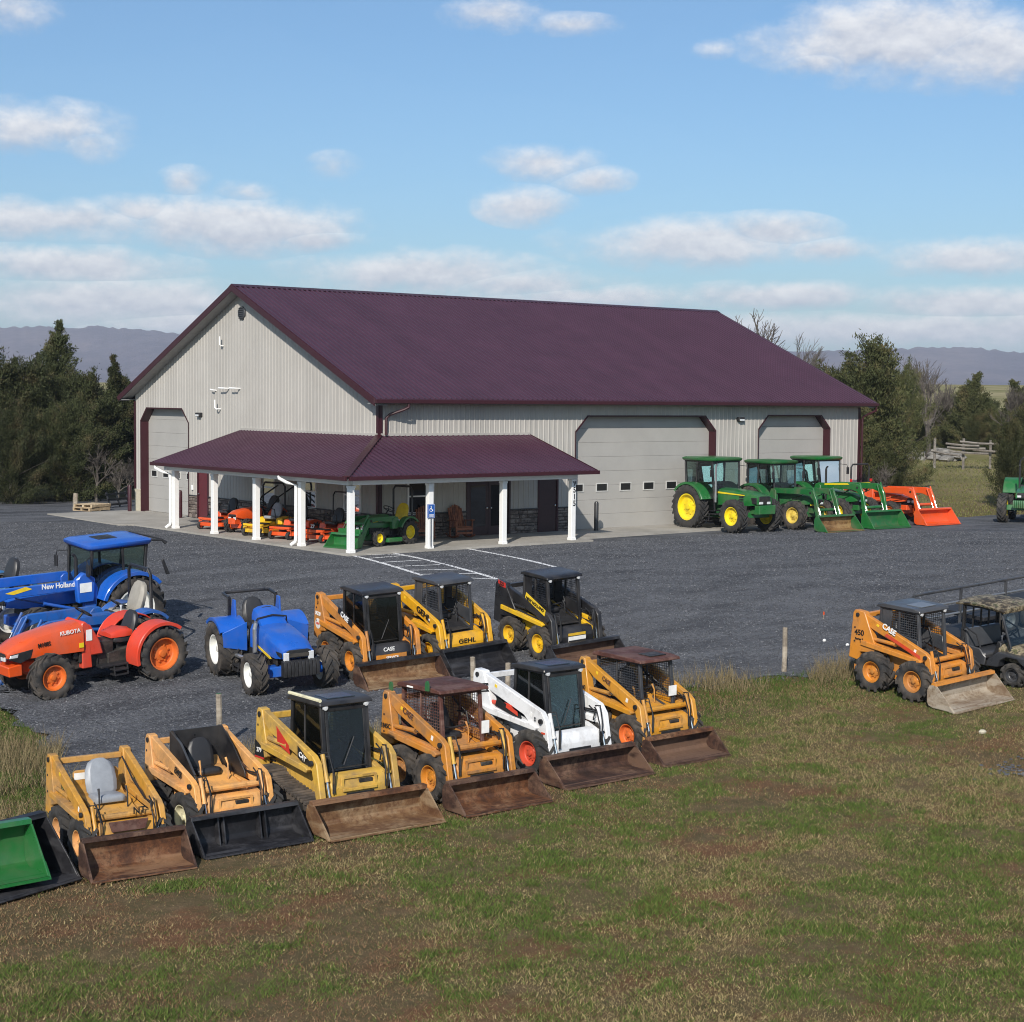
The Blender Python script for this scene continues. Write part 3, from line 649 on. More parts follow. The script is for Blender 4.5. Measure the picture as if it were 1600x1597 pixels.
for xx, yy in ((-1.10, -.66), (.1, -.60)): MB().prism([(-.05, 0), (.05, 0), (.05, .12), (.02, .17), (-.02, .17), (-.05, .12)], 0, .03).build('lifting_eye', K['green2'], t).location = (xx, yy, 1.70 if xx < 0 else 1.84)
settle(t, 0.95)
P5 = dict(tube=False, plainfront=True, kr=0.92, kf=0.97, fx=.48, rx=-.34, cab_h=1.80, hw=.41, wb=.58, col=K['white'], bmat=K['rust'], binner=K['rust'], bw=2.04, bd=.72, bh=.44, cab='glass', door=True, cabcol=K['black'], roofcol=K['black'], hatch=True, tower_h=1.64, tower_l=.60, elbow=(.82, 1.0), arm_t=.25, R=.42, tw=.32, track=.76, rim=K['rimred'], glass=K['glass'], seat=K['seatb'], cylcol=K['red'], linkcol=K['white'], frontcol=K['white'], scr=True)
t = skid('white skid steer with black cab, red wheel rims and wide dark bucket', -13.55, -25.33, -89, P5)
MB().prism([(-.55, 1.08), (-.50, 1.22), (.20, 1.0), (.22, .90)], -.745, -.725).build('decal', K['tb'], t)
MB().prism([(-.22, 1.085), (-.20, 1.16), (.12, 1.05), (.13, .98)], -.752, -.746).build('decal', K['red'], t)
text(t, 'M', .30, (-.86, -.766, 1.36), K['tb'], 'R', -80, .8)
text(t, 'S', .10, (.62, YS, 1.0), K['tb'], 'R', 0)
MB().box(.82, -.737, .78, .10, .01, .03).build('decal', K['rimred'], t)
settle(t, 1.0)
P6 = dict(kr=0.78, kf=0.97, fx=.50, rx=-.78, cab_h=1.80, hw=.40, wb=.58, col=K['case18'], bmat=K['rust'], binner=K['rust'], bedge=K['rust2'], bw=1.68, bd=.70, bh=.44, cab='mesh', cabcol=K['char'], roofcol=K['rustroof'], roof_over=.12, lamps=False, tower_h=1.70, R=.42, tyre=K['tyre_d'], elbow=(.80, 1.0), rim=K['rimo'], floorcol=K['case18'], levcol=K['case18'], tiltcol=K['case18'])
t = skid('ochre skid steer with dark mesh cage and flat rusted canopy, right end of front row', -11.11, -25.14, -91, P6)
text(t, 'CASE', .12, (-.15, YS, 1.36), K['rustroof'], 'R', arm_slope(P6), .9)
text(t, '1840', .12, (-1.08, YS-.004, 1.12), K['tb'], 'R', 0, .85, bold=.015)
MB().box(.62, .34, 1.16, .012, .20, .20).build('warning_plate', K['paper'], t)
MB().box(.26, .10, 1.853, .36, .42, .012).build('roof_plate', K['engine'], t)
settle(t, 0.95)
# middle row
P7 = dict(tube=False, plainfront=True, decals=False, kr=1.02, kf=1.0, fx=.53, rx=-.42, cab_h=1.87, hw=.44, col=K['case'], bmat=K['rust'], binner=K['rust3'], bedge=K['blackst'], bw=2.05, bd=.72, bh=.48, cab='glass', door=True, cabcol=K['black'], tower_h=1.62, tower_l=.46, elbow=(.84, 1.0), R=.43, tw=.32, track=.72, tyre=K['tyre_d'], rim=K['case'], linkcol=K['case'], frontcol=K['black'])
t = skid('orange skid steer with black enclosed cab beside the blue open tractor', -11.53, -16.76, -95, P7)
sl = arm_slope(P7)
MB().prism([(-.18, 1.36), (-.14, 1.50), (.50, 1.28), (.46, 1.13)], -.742, -.735).build('decal', K['tb'], t)
text(t, 'CASE', .17, (.16, YS+.008, 1.315), K['tw'], 'R', sl, .92, bold=.02)
text(t, 'SR220', .12, (-1.07, YS-.004, 1.17), K['tw'], 'R', 0, .8, bold=.015)
MB().lathe([(.001, -.004), (.12, -.003), (.12, .003)], (-1.08, -.764, .94), 20).build('decal', K['paper'], t)
text(t, 'DEAL', .07, (-1.08, -.770, .94), K['tr'], 'R', 0, .8, bold=.01)
text(t, 'U', .12, (-1.08, YS-.004, 1.42), K['tb'], 'R', 0, .8, bold=.02)
text(t, 'CASE', .12, (.925, -.06, .66), K['tw'], 'F', 0, 1, bold=.02)
MB().prism([(-.40, .40), (.36, .40), (.36, .56), (-.40, .56)], .955, .965, 'x').build('decal', K['case'], t)
text(t, 'SERVICE', .085, (.972, 0, .48), K['tw'], 'F', 0, 1, bold=.02)
settle(t, 1.0)
P8 = dict(tube=False, plainfront=True, kr=0.88, kf=1.0, fx=.48, rx=-.48, cab_h=1.88, hw=.42, col=K['gehl'], bmat=K['blackst'], bw=1.78, bd=.72, bh=.52, cab='panel', cabcol=K['char'], roofcol=K['char'], tower_h=1.66, elbow=(.80, 1.02), arm_t=.15, R=.40, rim=K['gehl'], tyre=K['tyre'], frontcol=K['gehl'], floorcol=K['dark'], seat=K['seatb'])
t = skid('bright yellow skid steer with grey open cab, middle one of its row', -9.6, -16.85, -91, P8)
text(t, 'GEHL', .20, (.30, YS, 1.20), K['tb'], 'R', arm_slope(P8), 1.15, bold=.01)
text(t, 'GEHL', .15, (.955, .0, .60), K['tb'], 'F', 0, 1.3, bold=.01)
MB().box(.955, 0, .49, .012, .62, .02).build('stripe', K['tb'], t)
settle(t, 1.0)
P9 = dict(tube=False, plainfront=True, decals=False, kr=1.0, kf=1.04, fx=.46, rx=-.48, cab_h=1.87, hw=.44, col=K['nhy'], arm=K['black'], bmat=K['blackst'], binner=K['rust'], bedge=K['blackst'], bw=1.98, bd=.72, bh=.46, cab='panel', cabcol=K['black'], tower_h=1.56, tower_l=.80, towercol=K['black'], elbow=(.86, 1.0), arm_t=.20, R=.42, tw=.30, track=.72, rim=K['nhy'], tyre=K['tyre_d'], col2=K['nhy'], linkcol=K['black'], cylcol=K['dark'], frontcol=K['black'], fend=K['nhy'], crosscol=K['black'])
t = skid('yellow and black skid steer with black loader arms, last of the middle row', -7.13, -17.8, -93, P9)
sl = arm_slope(P9)
MB().prism([(-.05, 1.36), (-.01, 1.50), (.72, 1.20), (.68, 1.06)], -.742, -.735).build('decal', K['ty'], t)
text(t, 'NEW HOLLAND', .105, (.335, YS+.008, 1.28), K['tb'], 'R', sl, .95, bold=.01)
MB().prism([(-1.10, 1.50), (-1.10, 1.62), (-.80, 1.58), (-.80, 1.46)], -.768, -.761).build('decal', K['tr'], t)
text(t, '225', .13, (-.95, -.772, 1.54), K['tb'], 'R', -8, .9, bold=.02)
MB().box(.955, 0, .50, .012, .5, .12).build('decal', K['paper'], t); MB().box(.945, 0, .61, .012, .5, .06).build('stripe', K['nhy'], t)
settle(t, 1.0)
# the single one on the right
P10 = dict(kr=1.0, kf=0.96, fx=.32, rx=-.72, cab_h=1.84, hw=.42, wb=.56, col=K['case'], bmat=K['mud'], binner=K['mud'], bedge=K['case'], bw=1.99, bd=.74, bh=.50, cab='panel', cabcol=K['char'], roofcol=K['char'], hatch=True, hatchmat=K['steel'], tower_h=1.66, tower_l=.62, elbow=(.82, .98), R=.44, tw=.33, track=.76, rim=K['case'], tyre=K['tyre_d'], linkcol=K['case'], frontcol=K['case'], seat=K['seatb'])
t = skid('orange skid steer with muddy bucket standing alone on the grass at right', -3.08, -25.33, -90, P10)
sl = arm_slope(P10)
text(t, 'CASE', .17, (-.22, YS, 1.40), K['tw'], 'R', sl, .95, bold=.025)
text(t, '450', .17, (-1.02, YS-.006, 1.20), K['tb'], 'R', 0, 1, bold=.02)
text(t, 'Series 3', .07, (-1.02, YS-.006, 1.06), K['tb'], 'R', 0, 1, bold=.01)
MB().prism([(-.35, 1.24), (-.30, 1.30), (.62, .98), (.64, .90)], -.745, -.736).build('stripe', K['rimred'], t)
MB().prism([(-.66, 1.06), (-.60, 1.32), (.30, 1.0), (.34, .92)], -.63, -.61).build('decal', K['tb'], t)  # black plate filling the gap between lift arm and fender
settle(t, 1.0)

# ------------------------------------------------------------------ tractors (rear axle at x = 0, nose towards +x)
def ring(x, hw, zb, zt, rd=.35):
    k = hw*rd
    return [(x, -hw, zb), (x, -hw, zt-(zt-zb)*.32), (x, -hw+k*.35, zt-(zt-zb)*.10), (x, -hw+k*1.3, zt-.01), (x, 0, zt+.012), (x, hw-k*1.3, zt-.01), (x, hw-k*.35, zt-(zt-zb)*.10), (x, hw, zt-(zt-zb)*.32), (x, hw, zb)]
def steering(t, x, z, mat, r=.19, tilt=35, y=0):
    M = Matrix.Rotation(rad(-tilt), 4, 'Y'); B = MB()
    pts = [Vector((x, y, z))+(M @ Vector((r*math.cos(a), r*math.sin(a), 0))) for a in [2*math.pi*k/18 for k in range(18)]]
    B.tube(pts, .016, 6, closed=True)
    for a in (0.5, 2.6, 4.7): B.tube([(x, y, z), Vector((x, y, z))+(M @ Vector((r*math.cos(a), r*math.sin(a), 0)))], .011, 5)
    B.tube([(x, y, z), Vector((x, y, z))+M @ Vector((.08, 0, -.45))], .025, 6)
    return B.build('steering_wheel', mat, t)
def fender(t, x, y0, y1, R, a0, a1, mat, th=.03, lip=True, zc=None):
    n = 12; zc = R if zc is None else zc
    o_ = [(x+(R+th)*math.cos(rad(a0+(a1-a0)*k/n)), zc+(R+th)*math.sin(rad(a0+(a1-a0)*k/n))) for k in range(n+1)]
    i_ = [(x+R*math.cos(rad(a0+(a1-a0)*k/n)), zc+R*math.sin(rad(a0+(a1-a0)*k/n))) for k in range(n+1)]
    B = MB().prism(o_+i_[::-1], min(y0, y1), max(y0, y1))
    if lip:
        s = y0; j = [(x+(R*.93)*math.cos(rad(a0+(a1-a0)*k/n)), zc+(R*.93)*math.sin(rad(a0+(a1-a0)*k/n))) for k in range(n+1)]
        d = .02 if y0 < y1 else -.02
        B.prism(o_+j[::-1], min(s-d, s), max(s-d, s))
    return B.build('fender', mat, t, .006)
def loader(t, P, wb, c, zk=1.38, y=.56, bw=1.9, bmat=None, binner=None, bd=.72, bh=.58, kx=.75, ta=.16, bedge=None, bz=0.0):
    g = MB()
    for s in (-1, 1):
        y0, y1 = s*y-.05, s*y+.05; bx = wb*.42; z0 = zk-.06
        MB().prism([(bx-.12, .55), (bx+.14, .55), (bx+.14, z0), (bx+.05, z0+.08), (bx-.12, z0+.08), (bx-.2, z0-.1)], y0-.02, y1+.02).build('loader_mast', c, t, .01)
        X = wb+kx
        a_ = MB().prism([(bx-.08, z0+.06), (bx-.02, z0+.12), (X-.12, zk+ta*.5), (X+.10, zk+ta*.2), (X+.28, zk-.28), (X+.52, .26+bz), (X+.46, .14+bz), (X+.34, .16+bz), (X+.14, zk-.36), (X-.04, zk-ta*1.25), (X-.3, zk-ta*.85), (bx-.05, z0-.10)], y0, y1).build('loader_arm', c, t, .012)
        MB().lathe([(.001, -.065), (.05, -.062), (.05, .062), (.001, .065)], (X-.02, s*y, zk-.06), 10).build('pivot_pin', K['dark'], a_)
        cyl(t, (bx+.02, s*y, .80), (X-.45, s*y, zk-ta*1.0), .04, P.get('cylc', c), .62)
        cyl(t, (X+.06, s*(y+.0), zk+.14), (X+.50, s*y, .50+bz), .032, P.get('cylc', c), .55, 'bucket_cylinder')
        cyl(t, (X+.0, s*(y-.13), zk+.06), (X+.44, s*(y-.13), .46+bz), .026, P.get('cylc', c), .6, 'bucket_cylinder')
    X = wb+kx
    MB().tube([(X+.2, -y, .78+bz), (X+.2, y, .78+bz)], .06, 10).build('loader_cross_tube', c, t)
    MB().prism([(X+.50, .10+bz), (X+.56, .08+bz), (X+.56, .60+bz), (X+.50, .62+bz)], -y-.08, y+.08).build('attachment_plate', c, t, .008)
    b = bucket(t, X+.57, bw, bmat or c, binner, bd, bh, z=bz, edge=bedge)
    return X+.57+bd*1.04

def tractor(name, label, P):
    t = thing(name, label, 'tractor', P.get('group')); g = P.get
    c = P['col']; wb = P['wb']; R = P['R']; rw = P['rw']; f = P['f']; fw = P['fw']; tr = P['track']; ftr = g('ftrack', tr-.04)
    hw = g('hood_w', .36); zb, zt = P['hood_z']; h0 = g('h0', wb*.36); h1 = wb+g('nose', .45)
    # drive line
    MB().prism([(-.28, R*.62), (-.3, R*1.25), (.35, R*1.3), (wb*.4, R*1.12), (wb*.4, R*.55), (.1, R*.5)], -.26, .26).build('gearbox', g('chassis', K['engine']), t, .014)
    e = MB().prism([(wb*.34, f*.85), (wb*.34, zb+.1), (wb+.1, zb+.1), (wb+.12, f*.9)], -.22, .22)
    for k in range(4): e.lathe([(.07, -.30), (.09, -.28), (.09, .28), (.07, .30)], (wb*.5+k*.17, 0, zb-.06-.05*(k % 2)), 8, cap=True)
    e.box(wb*.55, -.28, zb-.12, .34, .12, .2).box(wb*.62, .28, zb-.15, .3, .12, .22).build('engine', K['engine'], t, .012)
    MB().tube([(0, -tr, R), (0, tr, R)], .10, 12).build('rear_axle', g('chassis', K['engine']), t)
    MB().prism([(-.16, f-.10), (.16, f-.10), (.13, f+.12), (-.13, f+.12)], -ftr+.1, ftr-.1).build('front_axle', g('axle', c), t, .02).location = (wb, 0, 0)
    MB().box(wb+.1, 0, f+.16, .6, .34, .22).build('front_bolster', g('axle', c), t, .02)
    for s in (-1, 1):
        wheel(t, 0, s*tr, R, rw, R*g('rrr', .60), g('rim', c), g('tyre', K['tyre']), g('tk', 'ag'), s, name='rear_wheel')
        wheel(t, wb, s*ftr, f, fw, f*g('frr', .55), g('rim', c), g('tyre', K['tyre']), g('tk', 'ag'), s, name='front_wheel', steer=g('steer', 0))
    # hood
    hc = g('hoodcol', c)
    secs = []
    for k in range(6):
        u = k/5; x = h0+(h1-h0)*u
        secs.append(ring(x, hw*(1.0-.10*u-(.10 if k == 5 else 0)), zb+.04*u+(.05 if k == 5 else 0), zt-g('drop', .10)*u*u-(.07 if k == 5 else 0)))
    hd = MB().loft(secs).build('hood', hc, t, 0, ang=45)
    zn = zt-g('drop', .10)
    MB().prism([(-hw*.62, zb+.10), (hw*.62, zb+.10), (hw*.66, zn-.12), (hw*.5, zn-.09), (-hw*.5, zn-.09), (-hw*.66, zn-.12)], h1-.02, h1+.025, 'x').build('grille', K['dark'], hd, .008)
    gl = MB()
    for k in range(7): gl.box(h1+.028, 0, zb+.13+(zn-zb-.30)*k/6, .012, hw*1.15, .012)
    gl.build('grille_bars', K['engine'], hd)
    if g('nose_black'):
        for s in (-1, 1): MB().prism([(h1-.30, zn-.16), (h1-.005, zn-.14), (h1-.005, zb+.12), (h1-.22, zb+.14)], s*(hw*.915)-.012, s*(hw*.915)+.012).build('side_grille', K['dark'], hd, .004)
    for s in (-1, 1):
        MB().box(h1+.01, s*hw*g('lamp_y', .42), zn-g('lampdz', .24), .05, hw*g('lamp_w', .42), g('lamp_h', .10)).build('headlamp', K['lamp'], hd, .012)
        if g('side_louvre'):
            lv = MB()
            for k in range(4): lv.box(h0+(h1-h0)*.62, s*hw*.955, zt-.20-.09*k, .22, .02, .05)
            lv.build('louvre', K['dark'], hd)
        if g('stripe'): MB().prism([(h0+.02, zt-.20), (h0+.02, zt-.13), (h0+(h1-h0)*.7, zt-.20), (h0+(h1-h0)*.72, zt-.235)], s*hw*1.002-.006, s*hw*1.002+.006).build('stripe', g('stripe'), hd)
    if g('weights'):
        wg = MB()
        for k in range(10): wg.prism([(h1+.02, f+.0), (h1+.22, f+.02), (h1+.24, f+.20), (h1+.2, f+.34), (h1+.02, f+.34)], -.40+.08*k, -.40+.08*k+.07)
        wg.build('front_weight', g('wcol', K['dark']), t, .008)
    if g('front_box'): MB().prism([(h1-.1, f+.05), (h1+.16, f+.08), (h1+.18, f+.42), (h1-.1, f+.40)], -.42, .42).build('front_bracket', c, t, .02)
    # fenders and platform
    fy0, fy1 = tr-rw*.62, tr+rw*.42
    for s in (-1, 1):
        fender(t, 0, s*fy1, s*(.36 if g('cab') else .40), R+.07, g('fa0', 20), g('fa1', 140), g('fendcol', c), zc=R)
    MB().box(wb*.30, 0, R*.72, wb*.42, 2*(tr-.18), .05).build('platform', K['dark'], t, .01)
    for s in (-1, 1):
        sp = MB(); sx = wb*.36
        sp.box(sx, s*(tr-.12), R*.42, .34, .22, .03).box(sx, s*(tr-.12), R*.60, .34, .22, .03)
        for q in (-.16, .16): sp.bar((sx+q, s*(tr-.03), R*.42), (sx+q, s*(tr-.06), R*.74), .03, .03)
        sp.build('step', K['dark'], t, .004)
    zf = R*.74
    if g('cab'):
        H = P['cab_h']; x0, x1 = g('cab_x', (-.55, wb*.46)); w_ = g('cab_w', .62); cc = g('cabcol', K['black'])
        zs = zf+.10
        fb = [(x1, zs), (x1-.10, H-.10)]; rb = [(x0+.22, zs+.55), (x0+.06, H-.10)]; mx_ = (x0+x1)*.5-.02
        B = MB()
        for s in (-1, 1):
            B.bar((x1, s*w_*.86, zs), (x1-.10, s*w_*.96, H-.08), .07, .07); B.bar((mx_-.12, s*w_, zs), (mx_-.06, s*w_*.98, H-.08), .06, .06); B.bar((x0+.18, s*w_*.98, zs+.50), (x0+.05, s*w_*.94, H-.08), .08, .07)
            B.bar((x1, s*w_*.86, zs), (mx_-.12, s*w_, zs), .06, .06); B.bar((x1-.1, s*w_*.96, H-.1), (x0+.05, s*w_*.94, H-.1), .06, .07); B.bar((mx_-.12, s*w_, zs+.02), (x0+.18, s*w_*.98, zs+.52), .05, .06)
        for (xx, zz) in ((x1, zs+.02), (x1-.1, H-.1), (x0+.05, H-.1), (x0+.18, zs+.52)): B.bar((xx, -w_*.92, zz), (xx, w_*.92, zz), .06, .07)
        B.build('cab_frame', cc, t, .012)
        gm = g('glass', K['glass'])
        for s in (-1, 1):
            MB().add([(x1-.02, s*w_*.88, zs+.03), (x1-.11, s*w_*.97, H-.12), (mx_-.03, s*w_*.99, H-.12), (mx_-.09, s*w_*1.0, zs+.03)], [(0, 1, 2, 3)]).build('door_glass', gm, t)
            MB().add([(mx_-.15, s*w_*1.0, zs+.06), (mx_-.09, s*w_*.99, H-.12), (x0+.09, s*w_*.95, H-.12), (x0+.21, s*w_*.98, zs+.55)], [(0, 1, 2, 3)]).build('side_glass', gm, t)
        MB().add([(x1+.01, -w_*.82, zs+.3), (x1+.01, w_*.82, zs+.3), (x1-.09, w_*.92, H-.13), (x1-.09, -w_*.92, H-.13)], [(0, 1, 2, 3)]).build('windscreen', gm, t)
        MB().add([(x0+.18, -w_*.92, zs+.56), (x0+.18, w_*.92, zs+.56), (x0+.05, w_*.9, H-.13), (x0+.05, -w_*.9, H-.13)], [(0, 1, 2, 3)]).build('rear_window', gm, t)
        rc = g('roofcol', c); ro = []
        for (dz, m_) in ((-.08, 1.0), (-.03, 1.05), (.025, 1.05), (.065, .94), (.08, .6)):
            xm, hx, hy = (x0+x1)*.5-.02, (x1-x0)*.5*m_+.02, (w_+.06)*m_
            ro.append([(xm-hx, -hy*.86, H+dz), (xm-hx*.9, -hy, H+dz), (xm+hx*.9, -hy, H+dz), (xm+hx, -hy*.86, H+dz), (xm+hx, hy*.86, H+dz), (xm+hx*.9, hy, H+dz), (xm-hx*.9, hy, H+dz), (xm-hx, hy*.86, H+dz)])
        rf = MB().loft(ro).build('roof', rc, t, 0, ang=50)
        if g('roof_hatch'): MB().box((x0+x1)*.5+.1, 0, H+.083, .5, .5, .014).build('roof_hatch', K['engine'], rf, .004)
        for s in (-1, 1):
            for q in (.55, .80): MB().box(x1-.02, s*w_*q, H-.02, .06, .11, .08).build('work_lamp', K['lamp'], t, .01)
            MB().box(x1-.16, s*(w_+.02), H-.03, .10, .06, .06).build('indicator', K['amber'], t, .008)
            MB().tube([(x1-.05, s*w_*.95, H-.25), (x1+.14, s*(w_+.16), H-.28), (x1+.14, s*(w_+.22), H-.42)], .012, 5).build('mirror_arm', K['dark'], t)
            MB().box(x1+.14, s*(w_+.22), H-.52, .04, .15, .28).build('mirror', K['dark'], t, .01)
        MB().prism([(x1-.32, zs), (x1-.04, zs), (x1-.06, zs+.62), (x1-.26, zs+.56)], -.22, .22).build('dashboard', K['dark'], t, .02)
        steering(t, x1-.40, zs+.72, K['dark'], .20)
        seat(t, .05, 0, zs+.30, g('seat', K['seatb']), 1.15); MB().box(.05, 0, zs+.15, .3, .34, .30).build('seat_base', K['dark'], t, .01)
    else:
        zs = zf
        MB().prism([(h0-.22, zs), (h0+.02, zs), (h0+.02, zt-.02), (h0-.06, zt+.03), (h0-.16, zt-.06)], -hw*.9, hw*.9).build('dashboard', g('dashcol', K['dark']), t, .02)
        steering(t, h0-.24, zt+.16, K['dark'], .19)
        sx = g('seat_x', .02); seat(t, sx, 0, g('seat_z', R+.25), g('seat', K['seatb']), g('seat_s', 1.05)); MB().box(sx, 0, g('seat_z', R+.25)-.14, .28, .3, .28).build('seat_base', K['dark'], t, .01)
        MB().tube([(h0-.4, .24, zs), (h0-.42, .25, zs+.42), (h0-.4, .25, zs+.46)], [.012, .012, .028], 6).build('gear_lever', K['dark'], t)
    rp = g('rops')
    if rp == 'up':
        y = g('rops_w', .56); H = P['rops_h']; x = g('rops_x', -.28)
        MB().tube([(x, -y, R*.9), (x, -y, H-.12), (x, -y+.10, H), (x, y-.10, H), (x, y, H-.12), (x, y, R*.9)], .038, 8).build('roll_bar', g('ropscol', K['black']), t)
    elif rp == 'fold':
        y = g('rops_w', .6); x = -.25; z = g('fold_z', R+.62)
        MB().bar((x, -y, R*.9), (x, -y, z), .07, .07).bar((x, y, R*.9), (x, y, z), .07, .07).build('roll_bar', K['black'], t, .008)
        MB().tube([(x, -y, z), (x-.42, -y, z+.02), (x-.50, -y+.08, z+.02), (x-.50, y-.08, z+.02), (x-.42, y, z+.02), (x, y, z)], .036, 8).build('folded_roll_hoop', K['black'], t)
    ex = g('exhaust')
    if ex:
        xx, yy, z1, cm = ex
        MB().tube([(xx, yy, zb+.1), (xx, yy, z1-.08), (xx+.03, yy, z1), (xx+.09, yy, z1+.03)], [.045, .045, .035, .035], 10).build('exhaust_pipe', cm, t)
    MB().bar((-.45, -.28, R*.5), (-.15, -.2, R*.6), .05, .06).bar((-.45, .28, R*.5), (-.15, .2, R*.6), .05, .06).bar((-.75, -.36, R*.42), (-.3, -.3, R*.55), .05, .07).bar((-.75, .36, R*.42), (-.3, .3, R*.55), .05, .07).build('three_point_hitch', K['dark'], t, .006)
    return t

# ------------------------------------------------------------------ tractors in front of the building
GR = 'farm tractors parked nose out by the building'
def jd(x, y, **kw):
    pass
PJ1 = dict(col=K['green'], wb=2.45, R=.86, rw=.46, f=.64, fw=.38, track=.92, ftrack=.90, rim=K['jdy'], tyre=K['tyre_c'], hood_w=.45, hood_z=(.98, 1.62), drop=.14, nose=.70, h0=1.02, cab=True, cab_h=2.72, cab_x=(-.62, 1.08), cab_w=.72, stripe=K['jdy'], side_louvre=True, nose_black=True, exhaust=(1.16, -.66, 2.5, K['steel']), front_box=True, group=GR, axle=K['green'], chassis=K['green2'], lampdz=.34)
t = tractor('cab_tractor', 'large green cab tractor with bright yellow rims and no loader', PJ1); place(t, 14.62, -1.25, -93, z=.02)
PJ2 = dict(col=K['green2'], wb=2.25, R=.80, rw=.44, f=.56, fw=.34, track=.84, ftrack=.84, rim=K['jdy_old'], tyre=K['tyre_d'], hood_w=.34, hood_z=(.92, 1.40), drop=.14, nose=.5, h0=.98, cab=True, cab_h=2.56, cab_x=(-.55, 1.0), cab_w=.66, group=GR, chassis=K['green2'], glass=K['glass'])
t = tractor('cab_tractor', 'older green cab tractor with loader and brown worn bucket', PJ2)
lp = loader(t, PJ2, 2.25, K['green2'], zk=1.50, y=.58, bw=2.1, bmat=K['green2'], binner=K['brownst'], kx=.62); place(t, 17.75, -5.62+lp, -90, z=.02)
MB().box(lp-1.6, 0, .95, .03, .6, .05).build('loader_plate', K['jdy'], t)
PJ3 = dict(PJ2, col=K['green'], rim=K['jdy'], cab_h=2.66, exhaust=(1.12, -.40, 2.3, K['dark']), tyre=K['tyre'])
t = tractor('cab_tractor', 'green cab tractor with green loader bucket, between brown bucket and orange loader', PJ3)
lp = loader(t, PJ3, 2.25, K['green'], zk=1.62, y=.62, bw=2.15, bmat=K['green'], binner=K['green2'], kx=.78, ta=.18, bh=.66); place(t, 20.75, -5.5+lp, -91, z=.02)
for s in (-1, 1): MB().prism([(1.3, 1.60), (1.3, 1.66), (2.5, 1.72), (2.6, 1.66)], s*.675-.006, s*.675+.006).build('stripe', K['jdy'], t)
PK = dict(col=K['orange'], wb=2.05, R=.62, rw=.36, f=.44, fw=.28, track=.72, ftrack=.70, rim=K['rimo'], tyre=K['tyre'], hood_w=.32, hood_z=(.80, 1.22), drop=.12, nose=.45, rops='up', rops_h=2.30, group=GR, seat=K['seatb'], seat_z=.92)
t = tractor('loader_tractor', 'orange loader tractor with grey roll bar, rightmost bucket before the grass bank', PK)
for s in (-1, 1): MB().box(-.22, s*.62, 1.62, .08, .1, .12).build('indicator', K['redl'], t, .01)
lp = loader(t, PK, 2.05, K['orange'], zk=1.36, y=.54, bw=2.05, bmat=K['orange'], binner=K['orange'], kx=.95, ta=.20, bh=.62); place(t, 24.15, -5.42+lp, -92, z=.02)
PJ4 = dict(col=K['green'], wb=2.4, R=.84, rw=.46, f=.62, fw=.40, track=.90, ftrack=.88, rim=K['jdy'], hood_w=.40, hood_z=(.95, 1.50), drop=.14, nose=.55, tyre=K['tyre'], rops='up', rops_h=2.6, weights=True, wcol=K['green2'], group=GR, exhaust=(1.9, -.3, 2.35, K['dark']), h0=1.0)
t = tractor('tractor', 'green tractor nose cut off by the right edge of the photo', PJ4); place(t, 30.15, -5.25, -152, z=.02)

# ------------------------------------------------------------------ tractors on the left
PN = dict(col=K['blue'], wb=2.0, R=.60, rw=.50, f=.46, fw=.36, track=.80, ftrack=.80, rim=K['rimw'], tyre=K['tyre_d'], hood_w=.42, hood_z=(.74, 1.30), drop=.20, nose=.50, h0=.72, rops='fold', fold_z=1.66, rops_w=.55, weights=True, seat=K['seatb'], seat_z=1.0, nose_black=True, fa0=42, fa1=130, steer=0, lamp_h=.24, lamp_w=.30, lamp_y=.66, frr=.58, rrr=.55, lampdz=.26)
t = tractor('orchard_tractor', 'blue open tractor with white rims facing the camera, wide blue fenders', PN)
for s in (-1, 1):
    MB().prism([(s*.44, .62), (s*.98, .74), (s*1.0, 1.06), (s*.44, 1.26)], .55, .585, 'x').build('fender_panel', K['blue'], t, .008)
    MB().prism([(.10, 1.22), (.06, 1.66), (-.10, 1.66), (-.2, 1.25)], s*.50, s*.54).build('seat_side', K['blue'], t, .008)
    MB().prism([(.95, .86), (.95, .90), (1.9, .78), (2.0, .74), (1.9, .72)], s*.418-.006, s*.418+.006).build('decal', K['ty'], t)
MB().loft([ring(.50, .30, 1.0, 1.58), ring(.78, .32, 1.0, 1.54), ring(1.12, .33, 1.0, 1.28)]).build('cowl', K['blue'], t, ang=45)
MB().tube([(.86, -.37, 1.28), (.95, -.33, 1.40), (.98, 0, 1.46), (.95, .33, 1.40), (.86, .37, 1.28)], .018, 6).build('hood_seam', K['dark'], t)
MB().prism([(.60, .62), (1.0, .62), (1.0, 1.0), (.60, 1.18)], -.36, .36).build('transmission_cover', K['engine'], t, .02)
for s in (-1, 1): MB().prism([(1.15, .66), (2.1, .60), (2.1, .78), (1.15, .82)], s*.30, s*.34).build('engine_side', K['engine'], t, .01)
MB().tube([(1.28, -.52, .52), (1.28, -.52, 1.25), (1.22, -.48, 1.32), (.9, -.35, 1.30)], .048, 10).build('exhaust_pipe', K['steel'], t)
MB().tube([(-.1, -.82, .55), (1.0, -.62, .55)], .045, 8).build('side_tube', K['steel'], t)
a = rad(-100); place(t, -13.97-2.0*math.cos(a), -17.3-2.0*math.sin(a), -100)
PKL = dict(col=K['orange'], wb=2.62, R=.60, rw=.44, f=.49, fw=.34, track=.66, ftrack=.66, rim=K['rimo'], tyre=K['tyre_d'], hood_w=.40, hood_z=(.84, 1.44), drop=.34, nose=.80, h0=1.70, seat=K['seatb'], seat_z=.86, seat_x=.62, nose_black=True, fendcol=K['red'], dashcol=K['red'], fa0=-15, fa1=130, lampdz=.2, rops=None)
t = tractor('low_tractor', 'orange low-profile tractor with red rear fenders and a torn seat', PKL)
